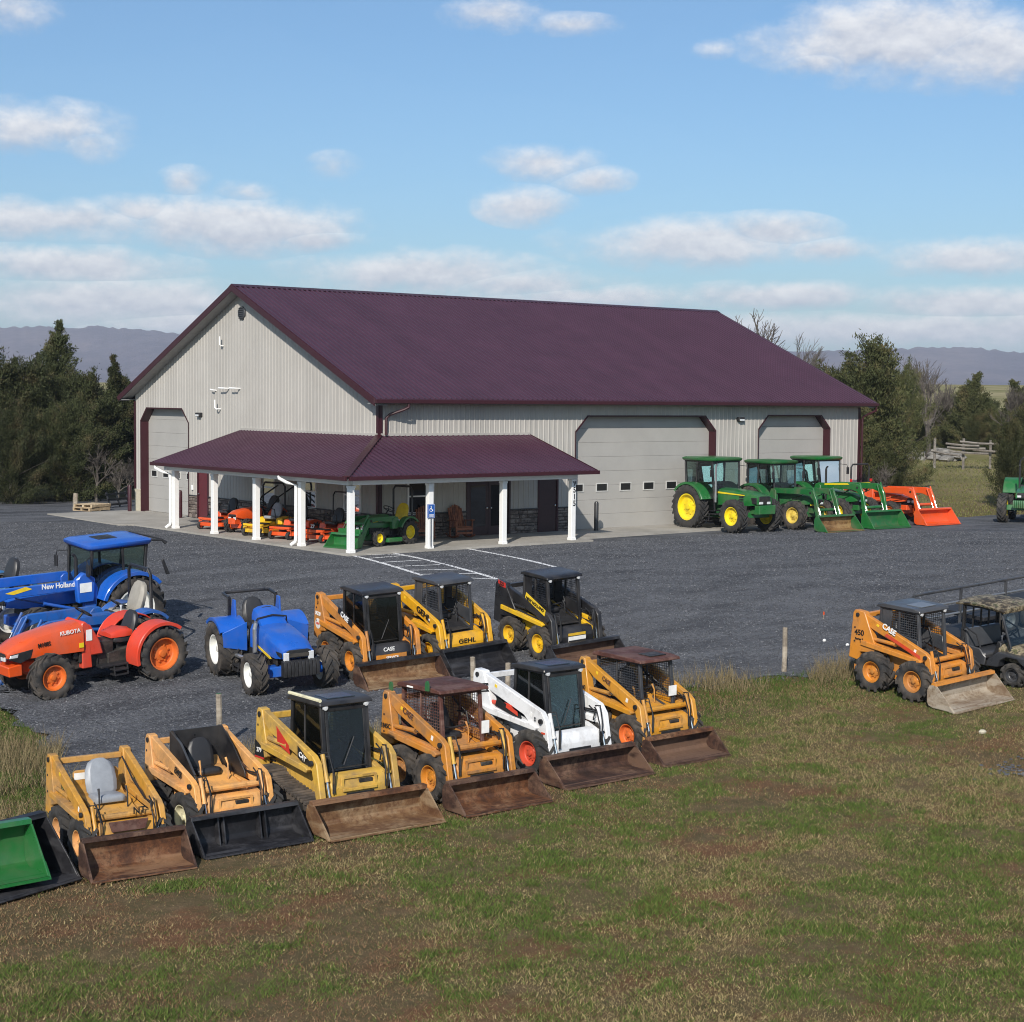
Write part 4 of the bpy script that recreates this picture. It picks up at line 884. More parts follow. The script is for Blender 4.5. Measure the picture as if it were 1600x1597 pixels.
for s in (-1, 1):
    sg_ = MB().prism([(2.86, 1.06), (3.38, 1.0), (3.40, .90), (3.16, .80), (2.92, .88)], s*.368-.012, s*.368+.012).build('side_grille', K['dark'], t, .006)
    MB().prism([(3.20, 1.0), (3.38, .985), (3.40, .93), (3.22, .93)], s*.374-.012, s*.374+.012).build('headlamp', K['lamp'], sg_, .004)
text(t, 'KUBOTA', .12, (2.02, .412, 1.30), K['tw'], 'L', 2, 1.0, bold=.015); text(t, 'M108S', .12, (2.62, .398, 1.12), K['tb'], 'L', 3, .9, bold=.01)
MB().box(1.76, .41, .98, .10, .014, .10).build('decal', K['jdy'], t); MB().box(1.55, .362, 1.16, .14, .012, .24).build('decal', K['paper'], t)
MB().prism([(1.20, .70), (1.68, .70), (1.68, 1.42), (1.5, 1.38), (1.28, 1.0)], -.34, .355).build('cowl', K['red'], t, .03)
MB().loft([ring(.42, .24, .98, 1.12), ring(.65, .27, .98, 1.17), ring(.95, .24, .98, 1.08)]).build('torn_seat_cover', K['red'], t, ang=50)
MB().prism([(3.10, .52), (3.40, .52), (3.42, .74), (3.10, .78)], -.34, .34).build('front_bumper', K['orange'], t, .02)
MB().tube([(.1, .55, .76), (.45, .42, 1.15)], .022, 6).build('brake_lever', K['steel'], t)
place(t, -15.78, -14.10, -174.5)
PB = dict(col=K['blue2'], wb=1.75, R=.54, rw=.36, f=.38, fw=.26, track=.60, ftrack=.58, rim=K['rimw'], tyre=K['tyre_d'], hood_w=.28, hood_z=(.72, 1.10), drop=.1, nose=.4, rops='up', rops_h=2.05, rops_x=-.18, rops_w=.5, seat=K['seatg'], seat_z=.98, seat_s=1.25, seat_x=.22)
t = tractor('compact_tractor', 'blue compact loader tractor with beige seat and black roll bar behind orange tractor', PB)
loader(t, PB, 1.75, K['blue2'], zk=1.12, y=.48, bw=1.5, bmat=K['blue2'], kx=.7, ta=.16); place(t, -15.15, -12.35, -177)
MB().tube([(.62, .5, .9), (.60, .52, 1.28), (.60, .52, 1.34)], [.014, .014, .035], 8).build('control_lever', K['tw'], t)
PNH = dict(col=K['blue'], wb=2.4, R=.80, rw=.44, f=.56, fw=.36, track=.86, ftrack=.84, rim=K['rimw'], tyre=K['tyre_d'], hood_w=.34, hood_z=(.98, 1.44), drop=.14, nose=.5, h0=.98, cab=True, cab_h=2.34, cab_x=(-.60, .98), cab_w=.62, roof_hatch=True, exhaust=(1.24, .46, 2.15, K['dark']), glass=K['glass'], seat=K['seatb'], rrr=.62)
t = tractor('cab_tractor', 'blue cab tractor with blue loader arms at the left edge', PNH)
loader(t, PNH, 2.4, K['blue'], zk=1.52, y=.62, bw=2.1, bmat=K['blue2'], kx=.9, ta=.17)
MB().prism([(.95, 1.05), (1.35, 1.05), (1.40, 1.62), (1.2, 1.78), (.9, 1.62)], .60, .78).build('loader_tower', K['blue'], t, .03)
MB().box(1.16, .785, 1.42, .30, .012, .22).build('decal', K['paper'], t)
text(t, 'New Holland', .17, (1.80, .675, 1.525), K['tw'], 'L', -2, .9, bold=.02)
MB().prism([(2.44, 1.53), (2.60, 1.60), (3.1, 1.50), (2.9, 1.45)], .670, .678).build('decal', K['ty'], t)
MB().tube([(-.62, .72, 2.36), (-.86, .80, 2.34), (-.95, .82, 2.26)], [.03, .03, .05], 8).build('rear_work_lamp', K['dark'], t); MB().tube([(-.62, -.4, 2.40), (-.86, .80, 2.36)], .02, 6).build('lamp_bar', K['dark'], t)
MB().prism([(-.90, 1.50), (-.78, 1.86), (-.84, 1.90), (-1.0, 1.50)], .86, .90).build('tail_lamp_bracket', K['dark'], t, .01)
place(t, -14.55, -10.15, -178)
PB2 = dict(PB, col=K['teal'], rops=None, seat=K['seatb'], tyre=K['tyre'], hood_z=(.8, 1.25), seat_z=.85)
t = tractor('compact_tractor', 'faded teal tractor hood just showing behind the blue loader arms', PB2); place(t, -16.1, -7.3, -178)
t = thing('storage_tote', 'white and yellow plastic tote behind the blue cab tractor', 'tote')
MB().prism([(-.5, 0), (.5, 0), (.5, .1), (.46, .12), (.46, 1.0), (-.46, 1.0), (-.46, .12), (-.5, .1)], -.45, .45).build('tank', K['rimw'], t, .03)
MB().box(-.475, .1, .6, .02, .3, .4).build('warning_label', K['ty'], t); MB().lathe([(.001, 1.06), (.12, 1.05), (.12, .99)], (0, 0, 0), 14, 'z').build('lid', K['tw'], t)
place(t, -14.3, -8.3, 10)

# ------------------------------------------------------------------ buckets lying at the left edge
t = thing('loader_bucket', 'bright green loader bucket lying at the left edge', 'bucket', 'loose buckets on the grass')
b = bucket(t, -.4, 1.9, K['green'], K['green'], .80, .66, name='shell'); place(t, -24.72, -27.05, -88, z=-1.5)
t.location.z = -1.36; t.rotation_euler = (t.rotation_euler[0], t.rotation_euler[1]+rad(0), t.rotation_euler[2])
t = thing('loader_bucket', 'black steel bucket on the grass right behind the green one', 'bucket', 'loose buckets on the grass')
b = bucket(t, -.4, 1.7, K['blackst'], None, .95, .78, name='shell'); place(t, -24.22, -26.95, -72, z=-1.49)

# ------------------------------------------------------------------ utility vehicle, trailer, mowers, chairs
def camo(name):
    m = MT(name); v = m.co(); n1 = m.noise(v, 5, 4, .6); n2 = m.noise(v, 9, 3, .6)
    c = m.ramp(n1, [(.38, (.045, .034, .019)), (.45, (.14, .11, .065)), (.52, (.24, .20, .13)), (.60, (.085, .085, .036))], 'CONSTANT')
    m.set(Base_Color=m.mix(m.ramp(n2, [(.56, 0.), (.6, .8)]), c, (.03, .024, .016)), Roughness=.6); return m.m
K['camo'] = camo('camouflage_print'); K['wood'] = rust('brown_stained_wood', (.11, .032, .014), (.20, .06, .025), (.30, .11, .05), .55, 1.5, 0)
K['oldwood'] = rust('weathered_wood', (.16, .13, .10), (.27, .23, .18), (.40, .35, .28), .85, 3, 0); K['newwood'] = rust('pale_pallet_wood', (.28, .20, .12), (.42, .32, .20), (.52, .42, .28), .8, 3, 0)
t = thing('utility_vehicle', 'camouflage utility vehicle with black doors beside the lone skid steer', 'utility vehicle')
for xx in (-.95, .98):
    for s in (-1, 1): wheel(t, xx, s*.60, .31, .24, .16, K['char'], K['tyre'], 'skid', s)
MB().prism([(-1.3, .34), (-1.3, .46), (1.2, .46), (1.35, .40), (1.2, .30)], -.5, .5).build('chassis', K['dark'], t, .02)
MB().prism([(-1.50, .62), (-1.50, .98), (-.40, .98), (-.40, .62)], -.66, .66).build('cargo_bed', K['dark'], t, .02)
for s in (-1, 1):
    MB().box(-.98, s*.675, .80, .9, .02, .26).build('bed_side', K['camo'], t, .008)
    MB().prism([(.30, .40), (.62, .44), (.66, .62), (.84, .74), (1.12, .74), (1.28, .60), (1.34, .62), (1.34, .80), (.62, .84), (.34, .60)], s*.50, s*.74).build('front_fender', K['char'], t, .02)
    d = MB().prism([(-.40, .40), (.26, .40), (.30, .62), (.12, .82), (-.36, .86)], s*.70, s*.745).build('door', K['char'], t, .02)
    MB().tube([(-.40, s*.70, .84), (-.42, s*.70, 1.25), (-.30, s*.70, 1.28), (.0, s*.71, 1.15), (.12, s*.71, .84)], .022, 6).build('door_rail', K['dark'], d)
    MB().lathe([(.001, .04), (.09, .03), (.10, 0)], (1.30, s*.44, .84), 12, 'x').build('headlamp', K['lamp'], t)
    MB().tube([(-.45, s*.62, .95), (-.45, s*.62, 1.85), (.55, s*.60, 1.85), (.86, s*.62, .95)], .032, 8).build('roll_cage', K['black'], t)
MB().loft([ring(.50, .56, .60, 1.02, .3), ring(.9, .56, .60, .98, .3), ring(1.25, .52, .56, .90, .3), ring(1.36, .44, .54, .80, .3)]).build('hood', K['camo'], t, ang=45)
MB().prism([(.28, .5), (.5, .5), (.55, 1.02), (.44, 1.06)], -.55, .55).build('dashboard', K['dark'], t, .02)
MB().add([(.80, -.56, 1.0), (.80, .56, 1.0), (.57, .54, 1.78), (.57, -.54, 1.78)], [(0, 1, 2, 3)]).build('windscreen', K['glassd'], t)
steering(t, .2, 1.10, K['dark'], .17, 45, .28)
MB().prism([(-.36, .52), (.16, .52), (.18, .66), (.1, .70), (-.36, .66)], -.6, .6).build('bench_seat', K['char'], t, .03)
MB().prism([(-.40, .70), (-.28, .70), (-.36, 1.20), (-.48, 1.20)], -.6, .6).build('backrest', K['char'], t, .03)
sc_ = MB()
for k in range(5): sc_.bar((-.46, -.56+.28*k, 1.0), (-.45, -.56+.28*k, 1.82), .03, .03)
sc_.build('rear_guard', K['black'], t)
rg_ = []
for u in (0, .25, .5, .75, 1):
    x = -.62+1.30*u; h = 1.90+.07*math.sin(math.pi*u)
    rg_.append([(x, -.68, h-.07), (x, -.70, h-.02), (x, -.4, h+.05), (x, 0, h+.07), (x, .4, h+.05), (x, .70, h-.02), (x, .68, h-.07)])
MB().loft(rg_).build('roof', K['camo'], t, ang=60)
place(t, -.42, -25.40, -92); t.scale = (1, 1, .86)
# tubular rail behind it
t = thing('tube_rail_trailer', 'grey tube rail trailer side behind the camouflage vehicle', 'trailer')
MB().tube([(-2.4, 0, 1.32), (4.5, 0, 1.32)], .035, 8).build('top_rail', K['char'], t)
for z in (.98, .70): MB().tube([(-2.4, 0, z), (4.5, 0, z)], .028, 8).build('rail', K['steel'], t)
for k in range(5): MB().bar((-2.4+1.72*k, 0, .40), (-2.4+1.72*k, 0, 1.32), .06, .06).build('stake', K['char'], t, .006)
MB().prism([(.2, .36), (4.6, .36), (4.6, .46), (.2, .46)], -.04, 1.4).build('deck', K['dark'], t, .01)
for xx in (1.0, 1.9): wheel(t, xx, -.16, .34, .2, .19, K['steel'], K['tyre'], 'turf', -1)
MB().box(1.45, -.16, .72, 1.9, .24, .03).build('wheel_guard', K['dark'], t, .01)
place(t, 2.3, -22.9, -2)
SLAB = .075
def mower(label, x, y, head, c, seatm, rim=K['rimred'], rops=False):
    t = thing('zero_turn_mower', label, 'mower', 'mowers under the porch roof')
    for s in (-1, 1):
        wheel(t, -.45, s*.46, .29, .26, .15, rim, K['tyre_c'], 'skid', s, name='rear_wheel'); wheel(t, .85, s*.38, .15, .12, .07, rim, K['tyre_c'], 'turf', s, name='caster_wheel')
        MB().bar((.85, s*.38, .30), (.85, s*.38, .42), .05, .05).bar((.80, s*.46, .14), (.84, s*.46, .32), .03, .03).bar((.84, s*.46, .32), (.84, s*.30, .32), .03, .03).build('caster_fork', c, t)
        MB().prism([(-.75, .34), (-.78, .58), (-.40, .66), (-.05, .60), (.0, .40), (-.2, .34)], s*.26, s*.56).build('rear_fender', c, t, .02)
        MB().tube([(-.02, s*.28, .60), (.05, s*.28, .92), (.05, s*.10, .94)], .018, 6).build('steer_lever', K['dark'], t)
    MB().prism([(-.7, .28), (.9, .34), (.92, .42), (.4, .42), (-.1, .48), (-.7, .46)], -.24, .24).build('frame', c, t, .015)
    MB().prism([(.78, .36), (.90, .36), (.90, .44), (.78, .44)], -.44, .44).build('front_beam', c, t, .01)
    MB().prism([(-.62, -.15), (-.4, .58), (-.1, .62), (.4, .62), (.62, .35), (.62, -.35), (.4, -.62), (-.1, -.62), (-.4, -.58)], .13, .26, 'z').build('mower_deck', c, t, .015).location = (.28, 0, 0)
    MB().lathe([(.14, .26), (.14, .34), (.001, .36)], (.28, .34, 0), 12, 'z').lathe([(.14, .26), (.14, .34), (.001, .36)], (.28, -.34, 0), 12, 'z').build('spindle_cover', K['dark'], t)
    MB().prism([(-.95, .36), (-.95, .66), (-.60, .70), (-.52, .40)], -.24, .24).build('engine', K['engine'], t, .02)
    MB().prism([(.28, .42), (.86, .42), (.84, .455), (.30, .455)], -.28, .28).build('footplate', K['dark'], t, .006)
    seat(t, -.14, 0, .56, seatm, .95)
    if rops: MB().tube([(-.5, -.36, .55), (-.52, -.36, 1.55), (-.52, -.28, 1.66), (-.52, .28, 1.66), (-.52, .36, 1.55), (-.5, .36, .55)], .026, 8).build('roll_bar', K['black'], t)
    place(t, x, y, head, z=SLAB); return t
mower('orange zero-turn mower nearest the maroon side door on the porch', -1.75, 7.55, -168, K['orange'], K['seatb'])
PO = dict(col=K['orange'], wb=1.45, R=.40, rw=.28, f=.28, fw=.2, track=.46, ftrack=.44, rim=K['rimo'], tyre=K['tyre_c'], tk='skid', hood_w=.30, hood_z=(.50, .92), drop=.14, nose=.34, rops='up', rops_h=1.75, seat=K['seatb'], seat_z=.66, h0=.62)
t = tractor('compact_tractor', 'small orange tractor with rounded nose between porch posts', PO); place(t, -.95, 5.75, -166, z=SLAB)
for s in (-1, 1): MB().tube([(.35, s*.40, .8), (-.1, s*.42, 1.25), (-.9, s*.42, 1.62)], .03, 6).build('folded_bar', K['black'], t)
mower('yellow zero-turn mower with grey seat on the porch', -1.85, 4.15, -163, K['nhy'], K['seat'], K['char'])
mower('orange zero-turn mower just left of the downspout post', -1.75, 2.55, -160, K['orange'], K['seatb'], K['char'])
t = mower('orange zero-turn mower with tall black roll bar beside the green loader bucket', -1.45, .75, -165, K['orange'], K['seatb'], K['rimred'], True)
text(t, 'Z7', .16, (.905, 0, .55), K['tw'], 'F', 0, 1, bold=.02)
PG = dict(col=K['green'], wb=1.48, R=.42, rw=.30, f=.29, fw=.2, track=.48, ftrack=.47, rim=K['jdy'], tyre=K['tyre_c'], tk='skid', hood_w=.27, hood_z=(.58, 1.02), drop=.18, nose=.36, rops='up', rops_h=1.92, rops_w=.42, seat=K['seaty'], seat_z=.72, seat_s=1.05, h0=.66, stripe=K['jdy'], rrr=.52, frr=.52)
t = tractor('compact_tractor', 'small green tractor with yellow seat, loader and mower deck on the porch', PG)
loader(t, PG, 1.48, K['green'], zk=.92, y=.40, bw=1.25, bmat=K['green'], binner=K['green'], bd=.52, bh=.44, kx=.35, ta=.10)
MB().prism([(-.4, -.2), (-.3, .62), (.4, .62), (.48, .3), (.48, -.3), (.4, -.62), (-.3, -.62)], .12, .26, 'z').build('mower_deck', K['green'], t, .02).location = (.72, 0, 0)
for s in (-1, 1): MB().box(.42, s*.42, .82, .07, .05, .09).build('side_lamp', K['lamp'], t, .01)
place(t, .05, -1.05, -166, z=SLAB)
# rocking chairs
def rocker(label, x, y, head):
    t = thing('rocking_chair', label, 'rocking chair', 'rocking chairs on the porch'); m = K['wood']
    for k in range(7):
        yy = -.24+.08*k; h = 1.16-.9*abs(yy)**1.4
        MB().prism([(-.24, .36), (-.21, .36), (-.21-.26, h), (-.24-.26, h)], yy-.034, yy+.034).build('back_slat', m, t, .006)
    for k in range(5): MB().box(-.16+.11*k, 0, .38+.012*k, .095, .54, .022).build('seat_slat', m, t, .005)
    for s in (-1, 1):
        MB().prism([(-.30, .60), (.36, .64), (.38, .66), (.36, .67), (-.30, .63)], s*.27, s*.37).build('armrest', m, t, .006)
        MB().prism([(.26, .07), (.33, .07), (.33, .64), (.26, .63)], s*.29, s*.33).build('front_leg', m, t, .005)
        MB().prism([(-.24, .06), (-.17, .06), (-.20, .62), (-.27, .62)], s*.29, s*.33).build('rear_leg', m, t, .005)
        n = 10; o_ = [(-.55+1.05*k/n, .02+.10*((k/n-.5)*2)**2) for k in range(n+1)]
        MB().prism(o_+[(p[0], p[1]+.05) for p in o_[::-1]], s*.29, s*.33).build('rocker', m, t)
    MB().prism([(.30, .30), (.33, .30), (.33, .40), (.30, .40)], -.29, .29).build('front_rail', m, t, .004); MB().box(.30, 0, .2, .03, .58, .08).build('stretcher', m, t, .004)
    MB().box(-.36, 0, .66, .03, .52, .07).build('back_rail', m, t, .004)
    place(t, x, y, head, z=SLAB); return t
rocker('red-brown rocking chair standing between the sign post and the entrance', 3.05, -.62, -100)
rocker('red-brown rocking chair half hidden behind the post with the blue sign', 1.55, -.55, -120)

# ------------------------------------------------------------------ the building
BW, BL_ = 18.47, 25.03
def metal_sheet(name, col, rough=.38, spec=.5, var=.10, pan=None):
    m = MT(name); v = m.co('World'); n = m.noise(v, .9, 5, .6); n2 = m.noise(v, 14, 3)
    lo = tuple(c*(1-var) for c in col); hi = tuple(min(1, c*(1+var)) for c in col)
    sp = m.n('ShaderNodeSeparateXYZ'); m.l(v, sp.inputs[0]); ad = m.n('ShaderNodeMath', operation='ADD'); m.l(sp.outputs[0], ad.inputs[0]); m.l(sp.outputs[1], ad.inputs[1])
    if pan:
        src = sp.outputs[0] if pan == 'x' else ad.outputs[0]
        dv = m.n('ShaderNodeMath', operation='DIVIDE'); m.l(src, dv.inputs[0]); dv.inputs[1].default_value = .9144; fl = m.n('ShaderNodeMath', operation='FLOOR'); m.l(dv.outputs[0], fl.inputs[0]); wn = m.n('ShaderNodeTexWhiteNoise', noise_dimensions='1D'); m.l(fl.outputs[0], wn.inputs['W'])
        st_ = m.noise(v, 1.6, 4, .6, (1, 1, .12)); am = m.n('ShaderNodeMath', operation='MULTIPLY_ADD'); m.l(wn.outputs[0], am.inputs[0]); am.inputs[1].default_value = .09; mm = m.n('ShaderNodeMath', operation='MULTIPLY_ADD'); m.l(st_, mm.inputs[0]); mm.inputs[1].default_value = .16; mm.inputs[2].default_value = .88; m.l(mm.outputs[0], am.inputs[2])
        base = m.mix(1.0, m.ramp(n, [(.3, lo), (.7, hi)]), am.outputs[0], 'MULTIPLY')
    else: base = m.ramp(n, [(.3, lo), (.7, hi)])
    m.set(Base_Color=base, Roughness=m.ramp(n2, [(.3, rough-.06), (.7, rough+.08)]), Metallic=0.0, Specular_IOR_Level=spec); m.bump(n, .05, .03); return m.m
K['wall'] = metal_sheet('greige_wall_steel', (.385, .368, .340), .5, .4, .05, 'xy')
K['roof'] = metal_sheet('burgundy_roof_steel', (.052, .021, .036), .36, .52, .12, 'x')
K['trim'] = metal_sheet('burgundy_trim', (.040, .009, .014), .38, .4, .08)
K['soffit'] = plain('grey_soffit', (.30, .30, .30), .6); K['doorp'] = metal_sheet('greige_door_steel', (.36, .35, .33), .5, .4, .06)
K['pw'] = plain('white_vinyl', (.80, .80, .79), .4, 0, .03); K['pane'] = glass('dark_window_glass', (.03, .035, .04), dens=.0)
K['mdoor'] = plain('maroon_door_paint', (.10, .018, .024), .4); K['ddoor'] = plain('dark_maroon_door', (.035, .012, .014), .4)
K['wframe'] = plain('pale_window_frame', (.52, .52, .50), .5)
def conc():
    m = MT('broom_concrete'); v = m.co('World'); n = m.noise(v, .7, 6, .65); n2 = m.noise(v, 9, 4, .6)
    c = m.ramp(n, [(.3, (.25, .235, .205)), (.55, (.34, .32, .285)), (.75, (.40, .38, .345))]); c = m.mix(m.ramp(n2, [(.5, 0.), (.75, .5)]), c, (.24, .22, .19))
    m.set(Base_Color=c, Roughness=.85); m.bump(n2, .2, .01); return m.m
K['conc'] = conc(); K['stone'] = rust('ledge_stone', (.06, .045, .04), (.15, .12, .105), (.27, .23, .20), .85, 3.5, 0); K['block'] = plain('cream_block', (.48, .44, .34), .8)
SHED = thing('machine_shed', 'long steel farm shop with burgundy roof, wraparound porch and overhead doors', 'building')
def cols(u0, u1, cuts, pitch=.2286, rib=.02, w0=.045, w1=.018, minor=True):
    """profile of ribbed steel: list of (u, proud)"""
    pr = {}
    k = 0
    u = u0
    while u < u1+1e-6:
        for du, h in ((-w0, 0), (-w1, rib), (w1, rib), (w0, 0)):
            q = u+du
            if u0 <= q <= u1: pr[round(q, 4)] = h
        if minor:
            for f_ in (.36, .64):
                q = u+pitch*f_
                for du, h in ((-.02, 0), (0, rib*.22), (.02, 0)):
                    if u0 <= q+du <= u1: pr[round(q+du, 4)] = h
        u += pitch
    ks = sorted(pr)
    def hh(q): return float(np.interp(q, ks, [pr[a] for a in ks]))
    for c_ in cuts:
        if u0 <= c_ <= u1: pr[round(c_, 4)] = hh(c_)
    pr[u0] = hh(u0); pr[u1] = hh(u1)
    return sorted(pr.items())
def rib_wall(name, u0, u1, top, P, holes, bottom=lambda u: .06, **kw):
    """P(u, proud, z) -> point; holes = (ua, ub, zlo(u), zhi(u), extra cuts)"""
    cuts = []
    for h in holes: cuts += [h[0], h[1]]+list(h[4])
    C = cols(u0, u1, cuts+list(kw.pop('cuts', [])), **kw); B = MB()
    for (ua, ha), (ub, hb) in zip(C[:-1], C[1:]):
        if ub-ua < 1e-5: continue
        um = (ua+ub)/2; segs = [(bottom, top)]
        for (a, b, zl, zh, _) in holes:
            if a < um < b:
                new = []
                for (lo, hi) in segs: new += [(lo, zl), (zh, hi)]
                segs = new
        for lo, hi in segs:
            z = [lo(ua), lo(ub), hi(ub), hi(ua)]
            if (z[3]-z[0])+(z[2]-z[1]) < 1e-3: continue
            B.add([P(ua, ha, z[0]), P(ub, hb, z[1]), P(ub, hb, max(z[1], z[2])), P(ua, ha, max(z[0], z[3]))], [(0, 1, 2, 3)])
    return B.build(name, K['wall'], SHED, ang=20)
RS = (9.19-4.94)/(BW/2+.5)
def roof_z(y): return 4.94+RS*((y+.5) if y < BW/2 else (BW-y+.5))
def door_top(a, b, zt, ch): return lambda u: zt-max(0, ch-(u-a))-max(0, ch-(b-u)) if ch else zt
c_ = lambda z: (lambda u: z)
GD = [(13.67, 17.88, 4.41, .56)]; FD = [(8.85, 16.2, 4.33, .60), (18.72, 23.07, 4.36, .57)]
GW = [(6.92, 7.87), (4.02, 4.97), (1.12, 2.07)]
holes = [(a, b, c_(.06), door_top(a, b, z, ch), (a+ch, b-ch)) for a, b, z, ch in GD]+[(a, b, c_(1.0), c_(2.12), ()) for a, b in GW]+[(12.0, 12.92, c_(.06), c_(2.12), ())]
rib_wall('gable_wall', 0, BW, lambda u: roof_z(u)-.10, lambda u, h, z: (-h, u, z), holes, bottom=lambda u: .97 if u < 13.67 else .06, cuts=[BW/2])
FWIN = [(1.25, 2.25)]
holes = [(a, b, c_(.06), door_top(a, b, z, ch), (a+ch, b-ch)) for a, b, z, ch in FD]+[(a, b, c_(1.0), c_(2.12), ()) for a, b in FWIN]+[(3.75, 5.75, c_(.06), c_(2.15), ()), (7.05, 8.02, c_(.06), c_(2.12), ())]
rib_wall('front_wall', 0, BL_, c_(4.80), lambda u, h, z: (u, -h, z), holes, bottom=lambda u: .97 if u < 8.85 else .06)
rib_wall('rear_wall', 0, BL_, c_(4.80), lambda u, h, z: (u, BW+h, z), [], minor=False)
rib_wall('far_gable_wall', 0, BW, lambda u: roof_z(u)-.10, lambda u, h, z: (BL_+h, u, z), [], minor=False, cuts=[BW/2])
MB().box(BL_/2, BW/2, .03, BL_-.3, BW-.3, .06).build('shop_floor', K['conc'], SHED)
# main roof: ribbed sheets on each slope
def rib_roof(name, u0, u1, lo, hi, mat, parent=SHED, th=.04, cuts=(), **kw):
    C = cols(u0, u1, cuts, rib=.042, w0=.055, w1=.018, minor=False, **kw); B = MB(); T = []; Bt = []
    n = len(C)
    for (u, h) in C:
        a, b = Vector(lo(u)), Vector(hi(u)); B.v += [tuple(a+Vector((0, 0, h))), tuple(b+Vector((0, 0, h))), tuple(a-Vector((0, 0, th))), tuple(b-Vector((0, 0, th)))]
    for i in range(n-1):
        p, q = 4*i, 4*i+4
        B.f += [(p, q, q+1, p+1), (p+2, p+3, q+3, q+2), (p, p+2, q+2, q), (p+1, q+1, q+3, p+3)]
    B.f += [(0, 1, 3, 2), (4*n-4, 4*n-2, 4*n-1, 4*n-3)]
    return B.build(name, mat, parent, ang=20)
ov = .5
rib_roof('roof_slope', -ov, BL_+ov, lambda u: (u, -.5, 4.94), lambda u: (u, BW/2, 9.19), K['roof'])
rib_roof('roof_slope', -ov, BL_+ov, lambda u: (u, BW+.5, 4.94), lambda u: (u, BW/2, 9.19), K['roof'])
MB().prism([(BW/2-.22, 9.13), (BW/2, 9.235), (BW/2+.22, 9.13), (BW/2+.2, 9.11), (BW/2-.2, 9.11)], -ov-.03, BL_+ov+.03, 'x').build('ridge_cap', K['trim'], SHED, .006)
for x0 in (-ov-.04, BL_+ov):
    for sgn in (-1, 1):
        yy = lambda d: BW/2+sgn*d
        e = BW/2+.5
        MB().prism([(yy(0), 9.20), (yy(e), 4.95), (yy(e), 4.70), (yy(0), 8.95)], x0, x0+.04, 'x').build('rake_fascia', K['trim'], SHED, .004)
        xs = (x0+.04, .0) if x0 < 0 else (BL_, x0)
        MB().prism([(yy(.0), 8.99), (yy(e), 4.74), (yy(e), 4.72), (yy(0), 8.97)], min(xs)+.003, max(xs)-.023, 'x').build('rake_soffit', K['soffit'], SHED)
for y0, sg in ((-.5, -1), (BW+.5, 1)):
    MB().box(BL_/2, y0+sg*.06, 4.85, BL_+1.08, .12, .13).build('eave_gutter', K['trim'], SHED, .01)
    MB().box(BL_/2, y0-sg*.25, 4.775, BL_+.98, .44, .02).build('eave_soffit', K['soffit'], SHED)
# corner trim and burgundy downspouts
for (x, y, sx, sy) in ((0, 0, 1, 1), (BL_, 0, -1, 1), (0, BW, 1, -1)):
    top = 4.72
    MB().box(x-.032*sx, y+.055*sy-.012*sy, top/2+.5, .02, .14, top-1.0).box(x+.055*sx, y-.032*sy, top/2+.5, .13, .02, top-1.0).build('corner_trim', K['trim'], SHED)
def downspout(pts, mat, r=.05, name='downspout'): return MB().tube(pts, r, 8).build(name, mat, SHED)
downspout([(.85, -.56, 4.76), (.85, -.56, 4.66), (.72, -.48, 4.58), (.34, -.14, 4.40), (.24, -.09, 4.28), (.24, -.09, 3.70)], K['trim'])
downspout([(BL_+.42, -.56, 4.76), (BL_+.42, -.54, 4.60), (BL_+.1, -.12, 4.34), (BL_+.08, -.09, 4.2), (BL_+.08, -.09, .2)], K['trim'])
# overhead doors
def odoor(name, a, b, zt, ch, P, wins, wz=(1.5, 1.76)):
    """P(u, d, z): u along the wall, d depth behind the wall face"""
    out = [(a, .06), (a, zt-ch), (a+ch, zt), (b-ch, zt), (b, zt-ch), (b, .06)]
    B = MB()
    for (p, q) in zip(out[:-1], out[1:]): B.add([P(p[0], -.03, p[1]), P(q[0], -.03, q[1]), P(q[0], .34, q[1]), P(p[0], .34, p[1])], [(0, 1, 2, 3)])
    m_ = (a+b)/2
    for (p, q) in zip(out[:-1], out[1:]):
        def o2(pt): return (pt[0]+(-.05 if pt[0] < m_ else .05), pt[1]+(.05 if pt[1] > 1 else 0))
        B.add([P(p[0], -.032, p[1]), P(q[0], -.032, q[1]), P(o2(q)[0], -.032, o2(q)[1]), P(o2(p)[0], -.032, o2(p)[1])], [(0, 1, 2, 3)])
    fr = B.build(name, K['trim'], SHED)
    n = 8; h = (zt-.06+.1)/n
    for k in range(n):
        z0 = .065+k*h; z1 = z0+h-.002
        d = MB(); vs = []
        prof = [(z0, .345), (z0+.010, .335), (z1-.010, .335), (z1, .345), (z1, .38), (z0, .38)]
        L_ = [P(a-.1, dd, zz) for zz, dd in prof]; R_ = [P(b+.1, dd, zz) for zz, dd in prof]; m = len(prof)
        d.add(L_+R_, [tuple(range(m)), tuple(range(2*m-1, m-1, -1))]+[(i, (i+1) % m, (i+1) % m+m, i+m) for i in range(m)])
        d.build('door_section', K['doorp'], fr)
    for (u0, u1) in wins:
        f_ = MB(); z0, z1 = wz; e = .035
        for (p0, p1, q0, q1) in ((u0-e, u1+e, z0-e, z0), (u0-e, u1+e, z1, z1+e), (u0-e, u0, z0, z1), (u1, u1+e, z0, z1)):
            vs = [P(p, d_, q) for p in (p0, p1) for d_ in (.31, .338) for q in (q0, q1)]
            f_.add(vs, [(0, 1, 3, 2), (4, 6, 7, 5), (0, 4, 5, 1), (2, 3, 7, 6), (0, 2, 6, 4), (1, 5, 7, 3)])
        f_.build('window_frame', K['wframe'], fr)
        MB().add([P(u0, .326, z0), P(u1, .326, z0), P(u1, .326, z1), P(u0, .326, z1)], [(0, 1, 2, 3)]).build('pane', K['tb'], fr)
    return fr
PF = lambda u, d, z: (u, d, z)
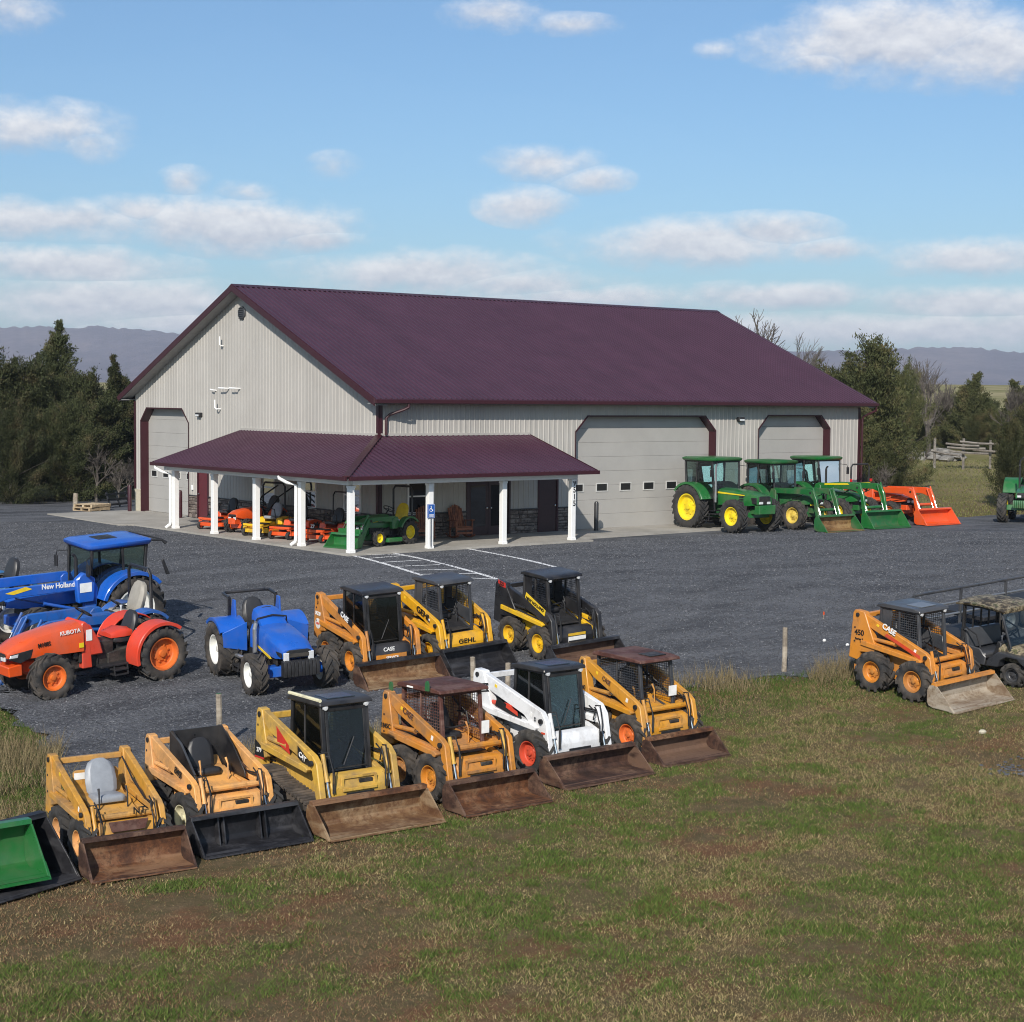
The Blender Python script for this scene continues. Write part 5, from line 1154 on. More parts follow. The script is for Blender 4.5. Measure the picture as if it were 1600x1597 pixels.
PGb = lambda u, d, z: (d, u, z)
odoor('overhead_door', *FD[0], PF, [(9.0+1.223*k, 9.52+1.223*k) for k in range(6)])
odoor('overhead_door', *FD[1], PF, [(18.95+1.1*k, 19.45+1.1*k) for k in range(4)])
odoor('overhead_door', *GD[0], PGb, [(14.0+1.04*k, 14.46+1.04*k) for k in range(4)], (1.56, 1.79))
# windows and doors under the porch
def window(P, a, b, z0, z1):
    f_ = MB(); e = .07
    for (p0, p1, q0, q1) in ((a-e, b+e, z0-e, z0), (a-e, b+e, z1, z1+e), (a-e, a, z0, z1), (b, b+e, z0, z1), (a, b, (z0+z1)/2-.025, (z0+z1)/2+.025)):
        vs = [P(p, d_, q) for p in (p0, p1) for d_ in (-.045, .05) for q in (q0, q1)]
        f_.add(vs, [(0, 1, 3, 2), (4, 6, 7, 5), (0, 4, 5, 1), (2, 3, 7, 6), (0, 2, 6, 4), (1, 5, 7, 3)])
    o = f_.build('window', K['pw'], SHED)
    zm = (z0+z1)/2
    for q0, q1, d in ((z0, zm-.025, .0), (zm+.025, z1, .02)): MB().add([P(a, d, q0), P(b, d, q0), P(b, d, q1), P(a, d, q1)], [(0, 1, 2, 3)]).build('pane', K['pane'], o)
    MB().add([P(a, .3, z0), P(b, .3, z0), P(b, .3, z1), P(a, .3, z1)], [(0, 1, 2, 3)]).build('dark_backing', K['dark'], o)  # dark sheet added behind the panes to hide the empty interior
for a, b in GW: window(PGb, a, b, 1.0, 2.12)
for a, b in FWIN: window(PF, a, b, 1.0, 2.12)
def mandoor(P, a, b, zt, mat, name='door', glassy=False):
    f_ = MB(); e = .08
    for (p0, p1, q0, q1) in ((a-.005, a+e, .06, zt), (b-e, b+.005, .06, zt), (a+e, b-e, zt-e, zt)):
        vs = [P(p, d_, q) for p in (p0, p1) for d_ in (-.035, .06) for q in (q0, q1)]
        f_.add(vs, [(0, 1, 3, 2), (4, 6, 7, 5), (0, 4, 5, 1), (2, 3, 7, 6), (0, 2, 6, 4), (1, 5, 7, 3)])
    o = f_.build(name, K['trim'] if not glassy else K['ddoor'], SHED, .004)
    n = 2 if glassy else 1
    for k in range(n):
        p0 = a+e+(b-a-2*e)*k/n+.006; p1 = a+e+(b-a-2*e)*(k+1)/n-.006
        vs = [P(p, d_, q) for p in (p0, p1) for d_ in (.0, .045) for q in (.075, zt-e-.008)]
        MB().add(vs, [(0, 1, 3, 2), (4, 6, 7, 5), (0, 4, 5, 1), (2, 3, 7, 6), (0, 2, 6, 4), (1, 5, 7, 3)]).build('door_leaf', mat, o, .004)
        if glassy:
            MB().add([P(p0+.12, -.004, .4), P(p1-.12, -.004, .4), P(p1-.12, -.004, zt-.28), P(p0+.12, -.004, zt-.28)], [(0, 1, 2, 3)]).build('pane', K['pane'], o)
        kx = P(p1-.09 if k == 0 else p0+.09, -.05, 1.05); MB().lathe([(.001, -.03), (.03, -.02), (.03, .02), (.001, .03)], kx, 10).build('door_handle', K['chrome'], o)
    return o
mandoor(PGb, 12.0, 12.92, 2.12, K['mdoor'])
d = mandoor(PF, 3.75, 5.75, 2.15, K['ddoor'], glassy=True)
MB().add([(5.32, -.008, 1.42), (5.58, -.008, 1.42), (5.58, -.008, 1.72), (5.32, -.008, 1.72)], [(0, 1, 2, 3)]).build('notice', K['paper'], d)
mandoor(PF, 7.05, 8.02, 2.12, K['ddoor'])
# ledge stone wainscot, stone by stone, with a cap
def stones(P, spans, z0=.06, z1=.95):
    n = 0
    for (a, b) in spans:
        vs = [P(u, d_, z) for u in (a, b) for d_ in (.0, .06) for z in (z0, z1)]
        MB().add(vs, [(0, 1, 3, 2), (4, 6, 7, 5), (0, 4, 5, 1), (2, 3, 7, 6), (0, 2, 6, 4), (1, 5, 7, 3)]).build('mortar_backing', K['engine'], SHED)
        z = z0+.005; row = 0
        while z < z1-.03:
            h = min(random.choice((.10, .14, .18)), z1-z); u = a
            while u < b-.02:
                w_ = min(random.uniform(.22, .55), b-u); 
                if b-u-w_ < .12: w_ = b-u
                pr = random.uniform(.018, .05); g_ = .006
                q = [P(u+g_+(.008 if f_ else 0), -.001-pr*f_, z+g_+(.006 if f_ else 0)) for f_ in (0, 1)]
                u0, u1, v0, v1 = u+g_, u+w_-g_, z+g_, z+h-g_
                vs = [P(u0, .002, v0), P(u1, .002, v0), P(u1, .002, v1), P(u0, .002, v1), P(u0+.012, -pr, v0+.012), P(u1-.012, -pr*.8, v0+.012), P(u1-.012, -pr, v1-.012), P(u0+.012, -pr*.9, v1-.012)]
                MB().add(vs, [(4, 5, 6, 7), (0, 1, 5, 4), (1, 2, 6, 5), (2, 3, 7, 6), (3, 0, 4, 7)]).build('stone', K['stone'], SHED, flat=True); n += 1
                u += w_
            z += h; row += 1
        vs = [P(u, d_, z) for u in (a, b) for d_ in (-.06, .0) for z in (z1, z1+.03)]
        MB().add(vs, [(0, 1, 3, 2), (4, 6, 7, 5), (0, 4, 5, 1), (2, 3, 7, 6), (0, 2, 6, 4), (1, 5, 7, 3)]).build('stone_cap', K['char'], SHED)
stones(PF, [(.02, 3.75), (5.75, 7.05), (8.02, 8.80)])
stones(PGb, [(0.02, 3.0), (3.0, 7.5), (7.5, 12.0), (12.92, 13.62)])
MB().box(-.03, 18.17, .5, .05, .5, .9).box(-.03, 18.17, .96, .07, .52, .04).build('corner_block', K['block'], SHED, .006)
# gable fittings
oc = [(9.30+.27*math.sin(rad(22.5+45*k)), 8.14+.27*math.cos(rad(22.5+45*k))) for k in range(8)]
vt = MB().prism(oc, -.07, .02, 'x').build('gable_vent', K['char'], SHED, .01)
lv = MB()
for k in range(6): lv.box(-.075, 9.30, 7.95+.075*k, .03, .36, .02, Matrix.Rotation(.5, 3, 'Y'))
lv.build('louvre', K['dark'], vt)
def pipe(pts): MB().tube(pts, .032, 8).build('vent_pipe', K['pw'], SHED)
pipe([(.0, 10.78, 6.92), (-.14, 10.78, 6.92), (-.17, 10.78, 6.96), (-.17, 10.78, 7.28)])
pipe([(.0, 11.37, 5.18), (-.16, 11.37, 5.20), (-.16, 11.55, 5.22)])
pipe([(.0, 10.35, 5.26), (-.22, 10.35, 5.27), (-.25, 10.75, 5.28)]); pipe([(.0, 9.5, 5.26), (-.22, 9.5, 5.27), (-.25, 9.9, 5.28)])
pipe([(.0, 11.0, 4.46), (-.2, 11.0, 4.46), (-.22, 11.08, 4.50), (-.22, 11.1, 4.82)])
for (p, ax) in (((-.09, 12.65, 4.22), 'g'), ((17.58, -.09, 4.23), 'f')):
    lm = MB().box(*p, .16 if ax == 'g' else .34, .34 if ax == 'g' else .16, .16).build('wall_lamp', K['dark'], SHED, .02)
    MB().box(p[0]-(.085 if ax == 'g' else 0), p[1]-(.085 if ax == 'f' else 0), p[2]-.03, .012 if ax == 'g' else .26, .26 if ax == 'g' else .012, .07).build('lens', K['lamp'], lm)
MB().box(-.05, 13.28, 1.28, .06, .12, .2).build('electric_box', K['pw'], SHED, .01)
# porch
PD, PE, ZE, ZT, YL, XR = 3.27, 3.75, 2.50, 3.66, 9.40, 6.65
ps = (ZT-ZE)/PE
rib_roof('porch_roof_slope', -PE, YL, lambda u: (-PE, u, ZE), lambda u: (min(0, u) if u < 0 else 0, u, ZE+ps*(PE+min(0, u))), K['roof'], cuts=[0.0])
rib_roof('porch_roof_slope', -PE, XR, lambda u: (u, -PE, ZE), lambda u: (u, min(0, u), ZE+ps*(PE+min(0, u))), K['roof'], cuts=[0.0])
MB().bar((-PE-.02, -PE-.02, ZE+.02), (0, 0, ZT+.035), .24, .05).build('hip_cap', K['trim'], SHED, .01)
MB().box(-.03, YL/2+.02, ZT+.05, .06, YL, .09).box(XR/2, -.03, ZT+.05, XR-.1, .06, .09).build('wall_flashing', K['wall'], SHED)
MB().prism([(-PE, ZE+.03), (0, ZT+.03), (0, ZT-.14), (-PE, ZE-.12)], YL, YL+.03).build('rake_fascia', K['trim'], SHED)
MB().prism([(-PE, ZE+.03), (0, ZT+.03), (0, ZT-.14), (-PE, ZE-.12)], XR, XR+.03, 'x').build('rake_fascia', K['trim'], SHED)
MB().box(-PE-.05, (YL-PE)/2, ZE-.05, .10, YL+PE+.1, .13).build('porch_gutter', K['trim'], SHED, .01)
MB().box((XR-PE)/2+.06, -PE-.05, ZE-.05, XR+PE-.02, .10, .13).build('porch_gutter', K['trim'], SHED, .01)
MB().box(-PE/2-.02, YL/2, ZE-.105, PE-.08, YL-.02, .015).box(XR/2-PE/2, -PE/2-.02, ZE-.085, XR+PE-.06, PE-.08, .015).build('porch_soffit', K['pw'], SHED)
S1, S2 = 3.062, 2.946
posts = [(-PD, -PD+k*S2) for k in range(5)]+[(-PD+k*S1, -PD) for k in (1, 2, 3)]
MB().box(-PD, 3.0, ZE-.20, .18, 12.5, .17).build('porch_header', K['pw'], SHED, .006); MB().box(1.4, -PD, ZE-.198, 9.3, .18, .166).build('porch_header', K['pw'], SHED, .006)
pobj = []
for (x, y) in posts:
    p = MB().box(x, y, (ZE-.29)/2+.03, .19, .19, ZE-.29-.07).build('porch_post', K['pw'], SHED, .008); pobj.append(p)
    MB().box(x, y, .115, .225, .225, .09).build('post_base', K['pw'], p, .006); MB().box(x, y, ZE-.33, .22, .22, .07).build('post_cap', K['pw'], p, .006)
MB().prism([(8.0, 2.13), (8.51, 2.13), (8.51, 1.75)], -PD-.05, -PD+.05, 'x').build('post_brace', K['pw'], SHED) if False else None
for (px_, py_) in ((posts[4][0], posts[4][1]), (posts[3][0]*1.0, posts[3][1])): pass
def wspout(i, dy):
    x, y = posts[i]
    MB().tube([(-PE-.06, y+dy+.42, ZE-.12), (-PE-.06, y+dy+.40, ZE-.20), (-PE+.1, y+dy+.15, ZE-.34), (x-.14, y+dy, ZE-.42), (x-.145, y+dy, .32), (x-.17, y+dy, .22), (x-.32, y+dy+.05, .10)], .055, 8).build('downspout', K['pw'], SHED)
wspout(4, .13); wspout(1, .13)
# house number, parking sign
x, y = posts[7]
for k, ch_ in enumerate('9515'): text(pobj[7], ch_, .27, (x+.02, y-.1, 2.06-.235*k), K['tb'], 'R', 0, .9, 'house_number', .02)
x, y = posts[5]
sg = MB().box(x-.02, y-.115, 1.30, .30, .018, .46).build('parking_sign', K['tblue'], pobj[5], .004)
MB().box(x-.02, y-.126, 1.30, .27, .004, .43).build('sign_border', K['pw'], sg); MB().box(x-.02, y-.129, 1.30, .255, .004, .415).build('sign_face', K['tblue'], sg)
ic = MB(); yy = y-.134; cx, cz = x-.02, 1.37
ic.lathe([(.001, 0), (.018, 0), (.018, .004)], (cx-.01, yy, cz+.085), 10)
ic.bar((cx-.01, yy, cz+.06), (cx-.005, yy, cz-.01), .008, .02).bar((cx-.005, yy, cz-.01), (cx+.04, yy, cz-.01), .008, .018).bar((cx+.04, yy, cz-.01), (cx+.06, yy, cz-.07), .008, .018)
ic.tube([(cx-.012+.055*math.cos(rad(a)), yy, cz-.03+.055*math.sin(rad(a))) for a in range(100, 361, 26)], .008, 5)
ic.build('wheelchair_symbol', K['tw'], sg)
for z in (1.19, 1.155, 1.12): MB().box(x-.02, yy, z, .18, .003, .014).build('sign_print', K['tw'], sg)
MB().bar((x-.02, y-.11, .12), (x-.02, y-.11, 1.5), .04, .03).build('sign_channel', K['steel'], SHED)
# bollards
for (bx, by, lb) in ((9.45, -.55, 'dark steel bollard at the left side of the wide overhead door'), (-.45, 18.1, 'burgundy bollard left of the gable overhead door'), (-.48, 13.5, 'burgundy bollard right of the gable overhead door')):
    o = MB().lathe([(.001, 1.12), (.06, 1.10), (.085, 1.04), (.085, .0)], (0, 0, 0), 14, 'z').build('bollard', K['trim'] if by > 0 else K['black'], None); o.location = (bx, by, .06); tag(o, lb, 'bollard', 'bollards guarding the doors')

# ------------------------------------------------------------------ ground
def view_points(n, s0, s1, power=1.0):
    """random ground points in the camera's field, denser near"""
    u = rng.random(n); s = s0+(s1-s0)*u**power; t = (rng.random(n)*2-1)*(s*.335+1.2)
    return CAM.x+s*FX+t*FY, CAM.y+s*FY-t*FX
def ground_mat():
    m = MT('meadow_ground'); v = m.co('World'); n1 = m.noise(v, .16, 5, .62, (1, 1, 0)); n2 = m.noise(v, 2.6, 6, .72, (1, 1, 0)); n3 = m.noise(v, 16, 4, .7)
    n4 = m.noise(v, .62, 5, .66, (.8, 1.15, 0))
    c = m.ramp(n2, [(.30, (.070, .064, .028)), (.48, (.11, .085, .044)), (.62, (.15, .105, .06)), (.78, (.19, .14, .08))])
    q = m.ramp(n4, [(.50, 0.), (.62, 1.)]); c = m.mix(q, c, m.ramp(n2, [(.3, (.12, .056, .030)), (.6, (.16, .085, .048)), (.8, (.20, .13, .075))]))
    c = m.mix(m.ramp(n3, [(.42, 0.), (.75, .5)]), c, (.045, .042, .020))
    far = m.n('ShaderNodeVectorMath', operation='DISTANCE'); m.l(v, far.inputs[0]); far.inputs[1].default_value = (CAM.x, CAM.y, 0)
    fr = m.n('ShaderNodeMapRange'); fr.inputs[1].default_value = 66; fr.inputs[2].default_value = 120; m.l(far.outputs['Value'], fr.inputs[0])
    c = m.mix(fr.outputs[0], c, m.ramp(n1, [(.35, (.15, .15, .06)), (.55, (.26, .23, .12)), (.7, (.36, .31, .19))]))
    m.set(Base_Color=c, Roughness=.95, Specular_IOR_Level=.1); m.bump(n3, .6, .05); return m.m
K['ground'] = ground_mat()
def sheet(name, X, Y, Z, mat):
    nu, nv = X.shape; me = bpy.data.meshes.new(name)
    vs = np.stack([X, Y, Z], -1).reshape(-1, 3); i = np.arange(nu*nv).reshape(nu, nv)
    f = np.stack([i[:-1, :-1], i[1:, :-1], i[1:, 1:], i[:-1, 1:]], -1).reshape(-1, 4)
    me.vertices.add(len(vs)); me.vertices.foreach_set('co', vs.ravel()); me.loops.add(f.size); me.loops.foreach_set('vertex_index', f.ravel())
    me.polygons.add(len(f)); me.polygons.foreach_set('loop_start', np.arange(0, f.size, 4)); me.update(calc_edges=True)
    me.polygons.foreach_set('use_smooth', [True]*len(me.polygons))
    o = put(name, me, mat); return o
s_ = np.concatenate([np.linspace(-40, 10, 12)[:-1], np.linspace(10, 60, 120)[:-1], np.linspace(60, 130, 90)[:-1], np.geomspace(130, 14000, 70)])
a_ = np.linspace(-1, 1, 121); S_, A_ = np.meshgrid(s_, a_, indexing='ij')
T_ = A_*np.where(S_ < 60, 60, np.maximum(60, S_*1.4))
X_, Y_ = CAM.x+S_*FX+T_*FY, CAM.y+S_*FY-T_*FX
Z_ = ground(X_, Y_)
blot = .02*np.sin(X_*1.7+1.3*np.sin(Y_*.9))*np.sin(Y_*1.9+X_*.4)*np.where(S_ < 70, 1, 0)*np.where(in_lot(X_, Y_), 0, 1)
gr = sheet('ground', X_, Y_, Z_+blot-.02-np.where(in_lot(X_, Y_-.5) & in_lot(X_-.5, Y_+.5), .25, 0), K['ground']); tag(gr, kind='structure')
def gravel_mat():
    m = MT('crushed_stone'); v = m.co('World')
    vo = m.n('ShaderNodeTexVoronoi'); vo.inputs['Scale'].default_value = 13; m.l(v, vo.inputs['Vector']); vo2 = m.n('ShaderNodeTexVoronoi'); vo2.inputs['Scale'].default_value = 34; m.l(v, vo2.inputs['Vector'])
    sp = m.n('ShaderNodeSeparateColor'); m.l(vo.outputs['Color'], sp.inputs[0]); sp2 = m.n('ShaderNodeSeparateColor'); m.l(vo2.outputs['Color'], sp2.inputs[0])
    c = m.ramp(sp.outputs[0], [(0, (.027, .028, .032)), (.5, (.058, .061, .069)), (.86, (.112, .116, .126)), (.97, (.19, .195, .205))])
    c = m.mix(.45, c, m.ramp(sp2.outputs[1], [(0, (.024, .0255, .030)), (.6, (.062, .066, .074)), (1, (.17, .175, .19))]))
    n = m.noise(v, .22, 5, .6, (1, 1, 0)); n2 = m.noise(v, .7, 5, .65, (.35, 1.3, 0)); n3 = m.noise(v, 2.3, 4, .7)
    tk = m.noise(v, .9, 3, .6, (.10, 1.0, 0)); c = m.mix(m.ramp(tk, [(.50, 0.), (.62, .5)]), c, (.15, .155, .165))
    wv = m.n('ShaderNodeTexWave', wave_type='RINGS', rings_direction='Z'); mp = m.n('ShaderNodeMapping'); mp.inputs['Location'].default_value = (14, 34, 0); mp.inputs['Scale'].default_value = (1, 1, 0); m.l(v, mp.inputs[0]); m.l(mp.outputs[0], wv.inputs['Vector'])
    wv.inputs['Scale'].default_value = .16; wv.inputs['Distortion'].default_value = 5; wv.inputs['Detail'].default_value = 3; wv.inputs['Detail Scale'].default_value = 1.2
    c = m.mix(m.ramp(wv.outputs['Fac'], [(.72, 0.), (.95, .38)]), c, (.145, .15, .16)); c = m.mix(m.ramp(wv.outputs['Fac'], [(.05, .35), (.22, 0.)]), c, (.036, .038, .044))
    c = m.mix(m.ramp(n, [(.38, 0.), (.66, .8)]), c, (.118, .122, .132)); c = m.mix(m.ramp(n2, [(.50, 0.), (.66, .75)]), c, (.034, .0355, .041))
    c = m.mix(m.ramp(n3, [(.5, 0.), (.72, .45)]), c, (.12, .125, .14))
    m.set(Base_Color=c, Roughness=.9, Specular_IOR_Level=.25)
    ad = m.n('ShaderNodeMath', operation='ADD'); m.l(vo.outputs['Distance'], ad.inputs[0]); m.l(n3, ad.inputs[1]); m.bump(ad.outputs[0], .7, .05); return m.m
K['gravel'] = gravel_mat()
v_ = np.linspace(0, 1, 150)**1.35; u_ = np.linspace(0, 1, 170); V_, U_ = np.meshgrid(v_, u_, indexing='ij')
Y0 = -21.9+(27.4+21.9)*V_; X_ = np.where(U_ < .3, lot_left(np.minimum(Y0, 26))*(1-U_/.3)-12*U_/.3, -12+46*(U_-.3)/.7)
wob = .18*np.sin(X_*2.1)+.12*np.sin(X_*5.3+1)+.10*np.sin(X_*9.7)
Y_ = (lot_front(X_)+wob)*(1-V_)+(lot_back(X_)+wob)*V_
X_ = X_+np.where(U_ < .02, .15*np.sin(Y_*3.1)+.1*np.sin(Y_*8), 0)
lot = sheet('gravel_lot', X_, Y_, ground(X_, Y_)+.012, K['gravel']); tag(lot, kind='structure')
def loose(n, s0, s1):
    x, y = view_points(n, s0, s1, .85); k = in_lot(x, y+.7*rng.random(len(x))**3); x, y = x[k], y[k]; k = ~((x > -3.7) & (x < 25) & (y > -3.7)); x, y = x[k], y[k]
    m = len(x); r = rng.uniform(.011, .026, m)*rng.uniform(.7, 1.3, m); c = np.stack([x, y, ground(x, y)+.014], 1)
    base = np.array([(1, 0, 0), (0, 1, 0), (-1, 0, 0), (0, -1, 0), (0, 0, .9)]); a = rng.uniform(0, 6.28, m)
    v = np.empty((m, 5, 3)); j = rng.uniform(.6, 1.3, (m, 5, 1))
    for i, b in enumerate(base):
        v[:, i, 0] = b[0]*np.cos(a)-b[1]*np.sin(a); v[:, i, 1] = b[0]*np.sin(a)+b[1]*np.cos(a); v[:, i, 2] = b[2]
    v = c[:, None]+v*j*r[:, None, None]; o = np.arange(m)[:, None]*5
    f = (o[:, :, None]+np.array([[(0, 1, 4), (1, 2, 4), (2, 3, 4), (3, 0, 4)]])[0][None]).reshape(-1, 3) if False else (np.arange(m)[:, None, None]*5+np.array([(0, 1, 4), (1, 2, 4), (2, 3, 4), (3, 0, 4)])[None]).reshape(-1, 3)
    me = bpy.data.meshes.new('loose_stones'); me.vertices.add(5*m); me.vertices.foreach_set('co', v.ravel()); me.loops.add(f.size); me.loops.foreach_set('vertex_index', f.ravel()); me.polygons.add(len(f)); me.polygons.foreach_set('loop_start', np.arange(0, f.size, 3)); me.update(calc_edges=True)
    mm = MT('loose_stone'); vv = mm.co('World'); vo = mm.n('ShaderNodeTexVoronoi'); vo.inputs['Scale'].default_value = 16; mm.l(vv, vo.inputs['Vector']); sp = mm.n('ShaderNodeSeparateColor'); mm.l(vo.outputs['Color'], sp.inputs[0])
    mm.set(Base_Color=mm.ramp(sp.outputs[0], [(0, (.036, .038, .043)), (.6, (.080, .083, .092)), (.9, (.135, .14, .15)), (1, (.22, .22, .23))]), Roughness=.9)
    tag(put('loose_stones', me, mm.m), 'loose crushed stones scattered over the gravel lot', 'gravel', kind='stuff')
# worn paint lines
def line_mat():
    m = MT('worn_line_paint'); v = m.co('World'); n = m.noise(v, 9, 4, .7)
    m.set(Base_Color=m.mix(m.ramp(n, [(.56, 0.), (.70, .8)]), (.74, .74, .74), (.12, .125, .135)), Roughness=.85); return m.m
loose(240000, 30, 66)
K['line'] = line_mat()
def gline(p, q, w=.16):
    (x0, y0), (x1, y1) = gpix(*p), gpix(*q); d = Vector((x1-x0, y1-y0)); n = int(max(4, d.length/.3)); d.normalize(); nx, ny = -d.y*w/2, d.x*w/2
    B = MB()
    for k in range(n+1):
        x, y = x0+(x1-x0)*k/n, y0+(y1-y0)*k/n; j = random.uniform(.85, 1.15)
        B.v += [(x+nx*j, y+ny*j, gz(x, y)+.02), (x-nx*j, y-ny*j, gz(x, y)+.02)]
        if k: B.f.append((2*k-2, 2*k, 2*k+1, 2*k-1))
    B.build('parking_line', K['line'], lot)
gline((551, 869), (662, 901)); gline((616, 865.5), (776, 905.5)); gline((724, 857), (868, 887)); gline((662, 901), (776, 906)); gline((553, 868), (622, 868), .12)
for k in range(5):
    f0 = .16+.19*k; a = (551+111*f0, 869+32*f0); b = (616+160*(f0-.06)*.93, 865.5+40*(f0-.06)*.93)
    gline(a, b, .13)
# concrete
MB().prism([(-3.62, -3.62), (6.62, -3.62), (6.62, -2.75), (17.6, -2.3), (17.6, .33), (0, .33), (0, 9.3), (-3.62, 9.3)], -.2, SLAB, 'z').build('porch_slab', K['conc']); tag(bpy.data.objects['porch_slab'], kind='structure')
o = MB().prism([(-.0, 18.75), (-3.95, 18.5), (-4.15, 11.55), (-3.63, 11.2), (-3.63, 9.31), (.0, 9.31)], -.2, .055, 'z').build('side_apron', K['conc']); tag(o, kind='structure')
o = MB().prism([(18.4, -2.2), (23.4, -2.1), (23.4, .33), (18.4, .33)], -.2, .05, 'z').build('door_apron', K['conc']); tag(o, kind='structure')

# ------------------------------------------------------------------ grass
def blade_mat(name, stops):
    m = MT(name); v = m.co('World'); n4 = m.noise(v, .62, 5, .66, (.8, 1.15, 0)); n2 = m.noise(v, 2.6, 6, .72, (1, 1, 0)); n3 = m.noise(v, 60, 2, .6)
    c = m.ramp(n2, stops[0]); c = m.mix(m.ramp(n4, [(.46, 0.), (.66, .9)]), c, m.ramp(n2, stops[1]))
    c = m.mix(m.ramp(n3, [(.46, 0.), (.60, .85)]), c, stops[2])
    n5 = m.noise(v, 41, 2, .6); c = m.mix(m.ramp(n5, [(.40, .75), (.52, 0.)]), c, tuple(q*.38 for q in stops[0][0][1]))
    m.set(Base_Color=c, Roughness=.8, Specular_IOR_Level=.15); return m.m
K['blade'] = blade_mat('short_grass', ([(.30, (.050, .080, .016)), (.45, (.090, .100, .028)), (.58, (.155, .135, .052)), (.74, (.24, .195, .095))], [(.3, (.145, .088, .046)), (.55, (.175, .115, .062)), (.8, (.25, .19, .105))], (.30, .25, .12)))
K['straw'] = blade_mat('dry_grass', ([(.3, (.16, .125, .065)), (.55, (.24, .19, .10)), (.75, (.11, .11, .045))], [(.3, (.16, .11, .06)), (.7, (.26, .20, .11))], (.28, .23, .13)))
K['lush'] = blade_mat('fresh_grass', ([(.3, (.030, .070, .010)), (.6, (.050, .105, .016)), (.8, (.09, .12, .028))], [(.3, (.06, .10, .02)), (.7, (.09, .13, .03))], (.08, .12, .02)))
K['bank'] = blade_mat('rough_bank_grass', ([(.3, (.085, .12, .025)), (.55, (.14, .15, .045)), (.75, (.24, .19, .10))], [(.3, (.12, .13, .04)), (.7, (.22, .18, .09))], (.24, .21, .10)))
def blades(name, x, y, h, w, lean, mat, zoff=0.0):
    n = len(x); z = ground(x, y)-.02+zoff; a = rng.uniform(0, 2*np.pi, n); la = rng.uniform(0, 2*np.pi, n); l = lean*h*rng.uniform(.3, 1.4, n)
    v = np.empty((n, 3, 3)); dx, dy = np.cos(a)*w/2, np.sin(a)*w/2
    v[:, 0] = np.stack([x-dx, y-dy, z], 1); v[:, 1] = np.stack([x+dx, y+dy, z], 1); v[:, 2] = np.stack([x+np.cos(la)*l, y+np.sin(la)*l, z+h], 1)
    me = bpy.data.meshes.new(name); me.vertices.add(3*n); me.vertices.foreach_set('co', v.ravel()); me.loops.add(3*n); me.loops.foreach_set('vertex_index', np.arange(3*n))
    me.polygons.add(n); me.polygons.foreach_set('loop_start', np.arange(0, 3*n, 3)); me.update(calc_edges=True)
    return put(name, me, mat)
def vnoise(x, y, f, seed=0):
    r_ = np.random.default_rng(seed); G = r_.random((64, 64)); xx, yy = x*f, y*f; i, j = np.floor(xx).astype(int), np.floor(yy).astype(int); a, b = xx-i, yy-j
    a, b = a*a*(3-2*a), b*b*(3-2*b); q = lambda p, r: G[p % 64, r % 64]
    return q(i, j)*(1-a)*(1-b)+q(i+1, j)*a*(1-b)+q(i, j+1)*(1-a)*b+q(i+1, j+1)*a*b
def fbm(x, y, f, seed, o=4):
    r, a, t = 0, 1., 0
    for k in range(o): r = r+a*vnoise(x*np.cos(k)+y*np.sin(k), y*np.cos(k)-x*np.sin(k), f*2**k, seed+k); t += a; a *= .58
    return r/t
def attr_mat(name):
    m = MT(name); at = m.n('ShaderNodeAttribute'); at.attribute_name = 'tint'; m.set(Base_Color=at.outputs['Color'], Roughness=.75, Specular_IOR_Level=.2); return m.m
x, y = view_points(1250000, 15.5, 42, .9); k = ~in_lot(x, y-.12); x, y = x[k], y[k]
soil = np.clip((fbm(x*.8, y*1.15, .42, 30)-.545)/.09, 0, 1); lush = np.clip((fbm(x, y, .5, 50)-.42)/.16, 0, 1); clump = fbm(x, y, 3.2, 70, 3)
k = rng.random(len(x)) < np.clip((.42+.9*clump)*(1-.62*soil), .10, 1); x, y, soil, lush, clump = x[k], y[k], soil[k], lush[k], clump[k]; n = len(x)
pg = np.clip(.24+.52*lush+1.6*(clump-.5)-.45*soil, .05, .95); isg = rng.random(n) < pg; u = rng.random((n, 1))
col = np.where(isg[:, None], np.array([.034, .066, .010])*(1-u)+np.array([.105, .138, .030])*u, np.array([.115, .082, .040])*(1-u)+np.array([.33, .265, .13])*u**1.4)
red = (rng.random(n) < .55*soil)[:, None]; col = col*1.2; col = np.where(red, np.array([.15, .082, .044])*(1-u)+np.array([.25, .15, .08])*u, col)
hh = (.022+.075*np.clip(clump-.28, 0, 1)**1.2*(1-.6*soil))*rng.uniform(.5, 1.6, n)
o = blades('lawn_grass', x, y, hh, rng.uniform(.007, .017, n), 1.1, attr_mat('mown_grass')); tag(o, 'short patchy mown grass in green and brown across the foreground', 'grass', kind='stuff')
at = o.data.attributes.new('tint', 'FLOAT_COLOR', 'POINT'); at.data.foreach_set('color', np.repeat(np.concatenate([col, np.ones((n, 1))], 1), 3, axis=0).astype(np.float32).ravel())
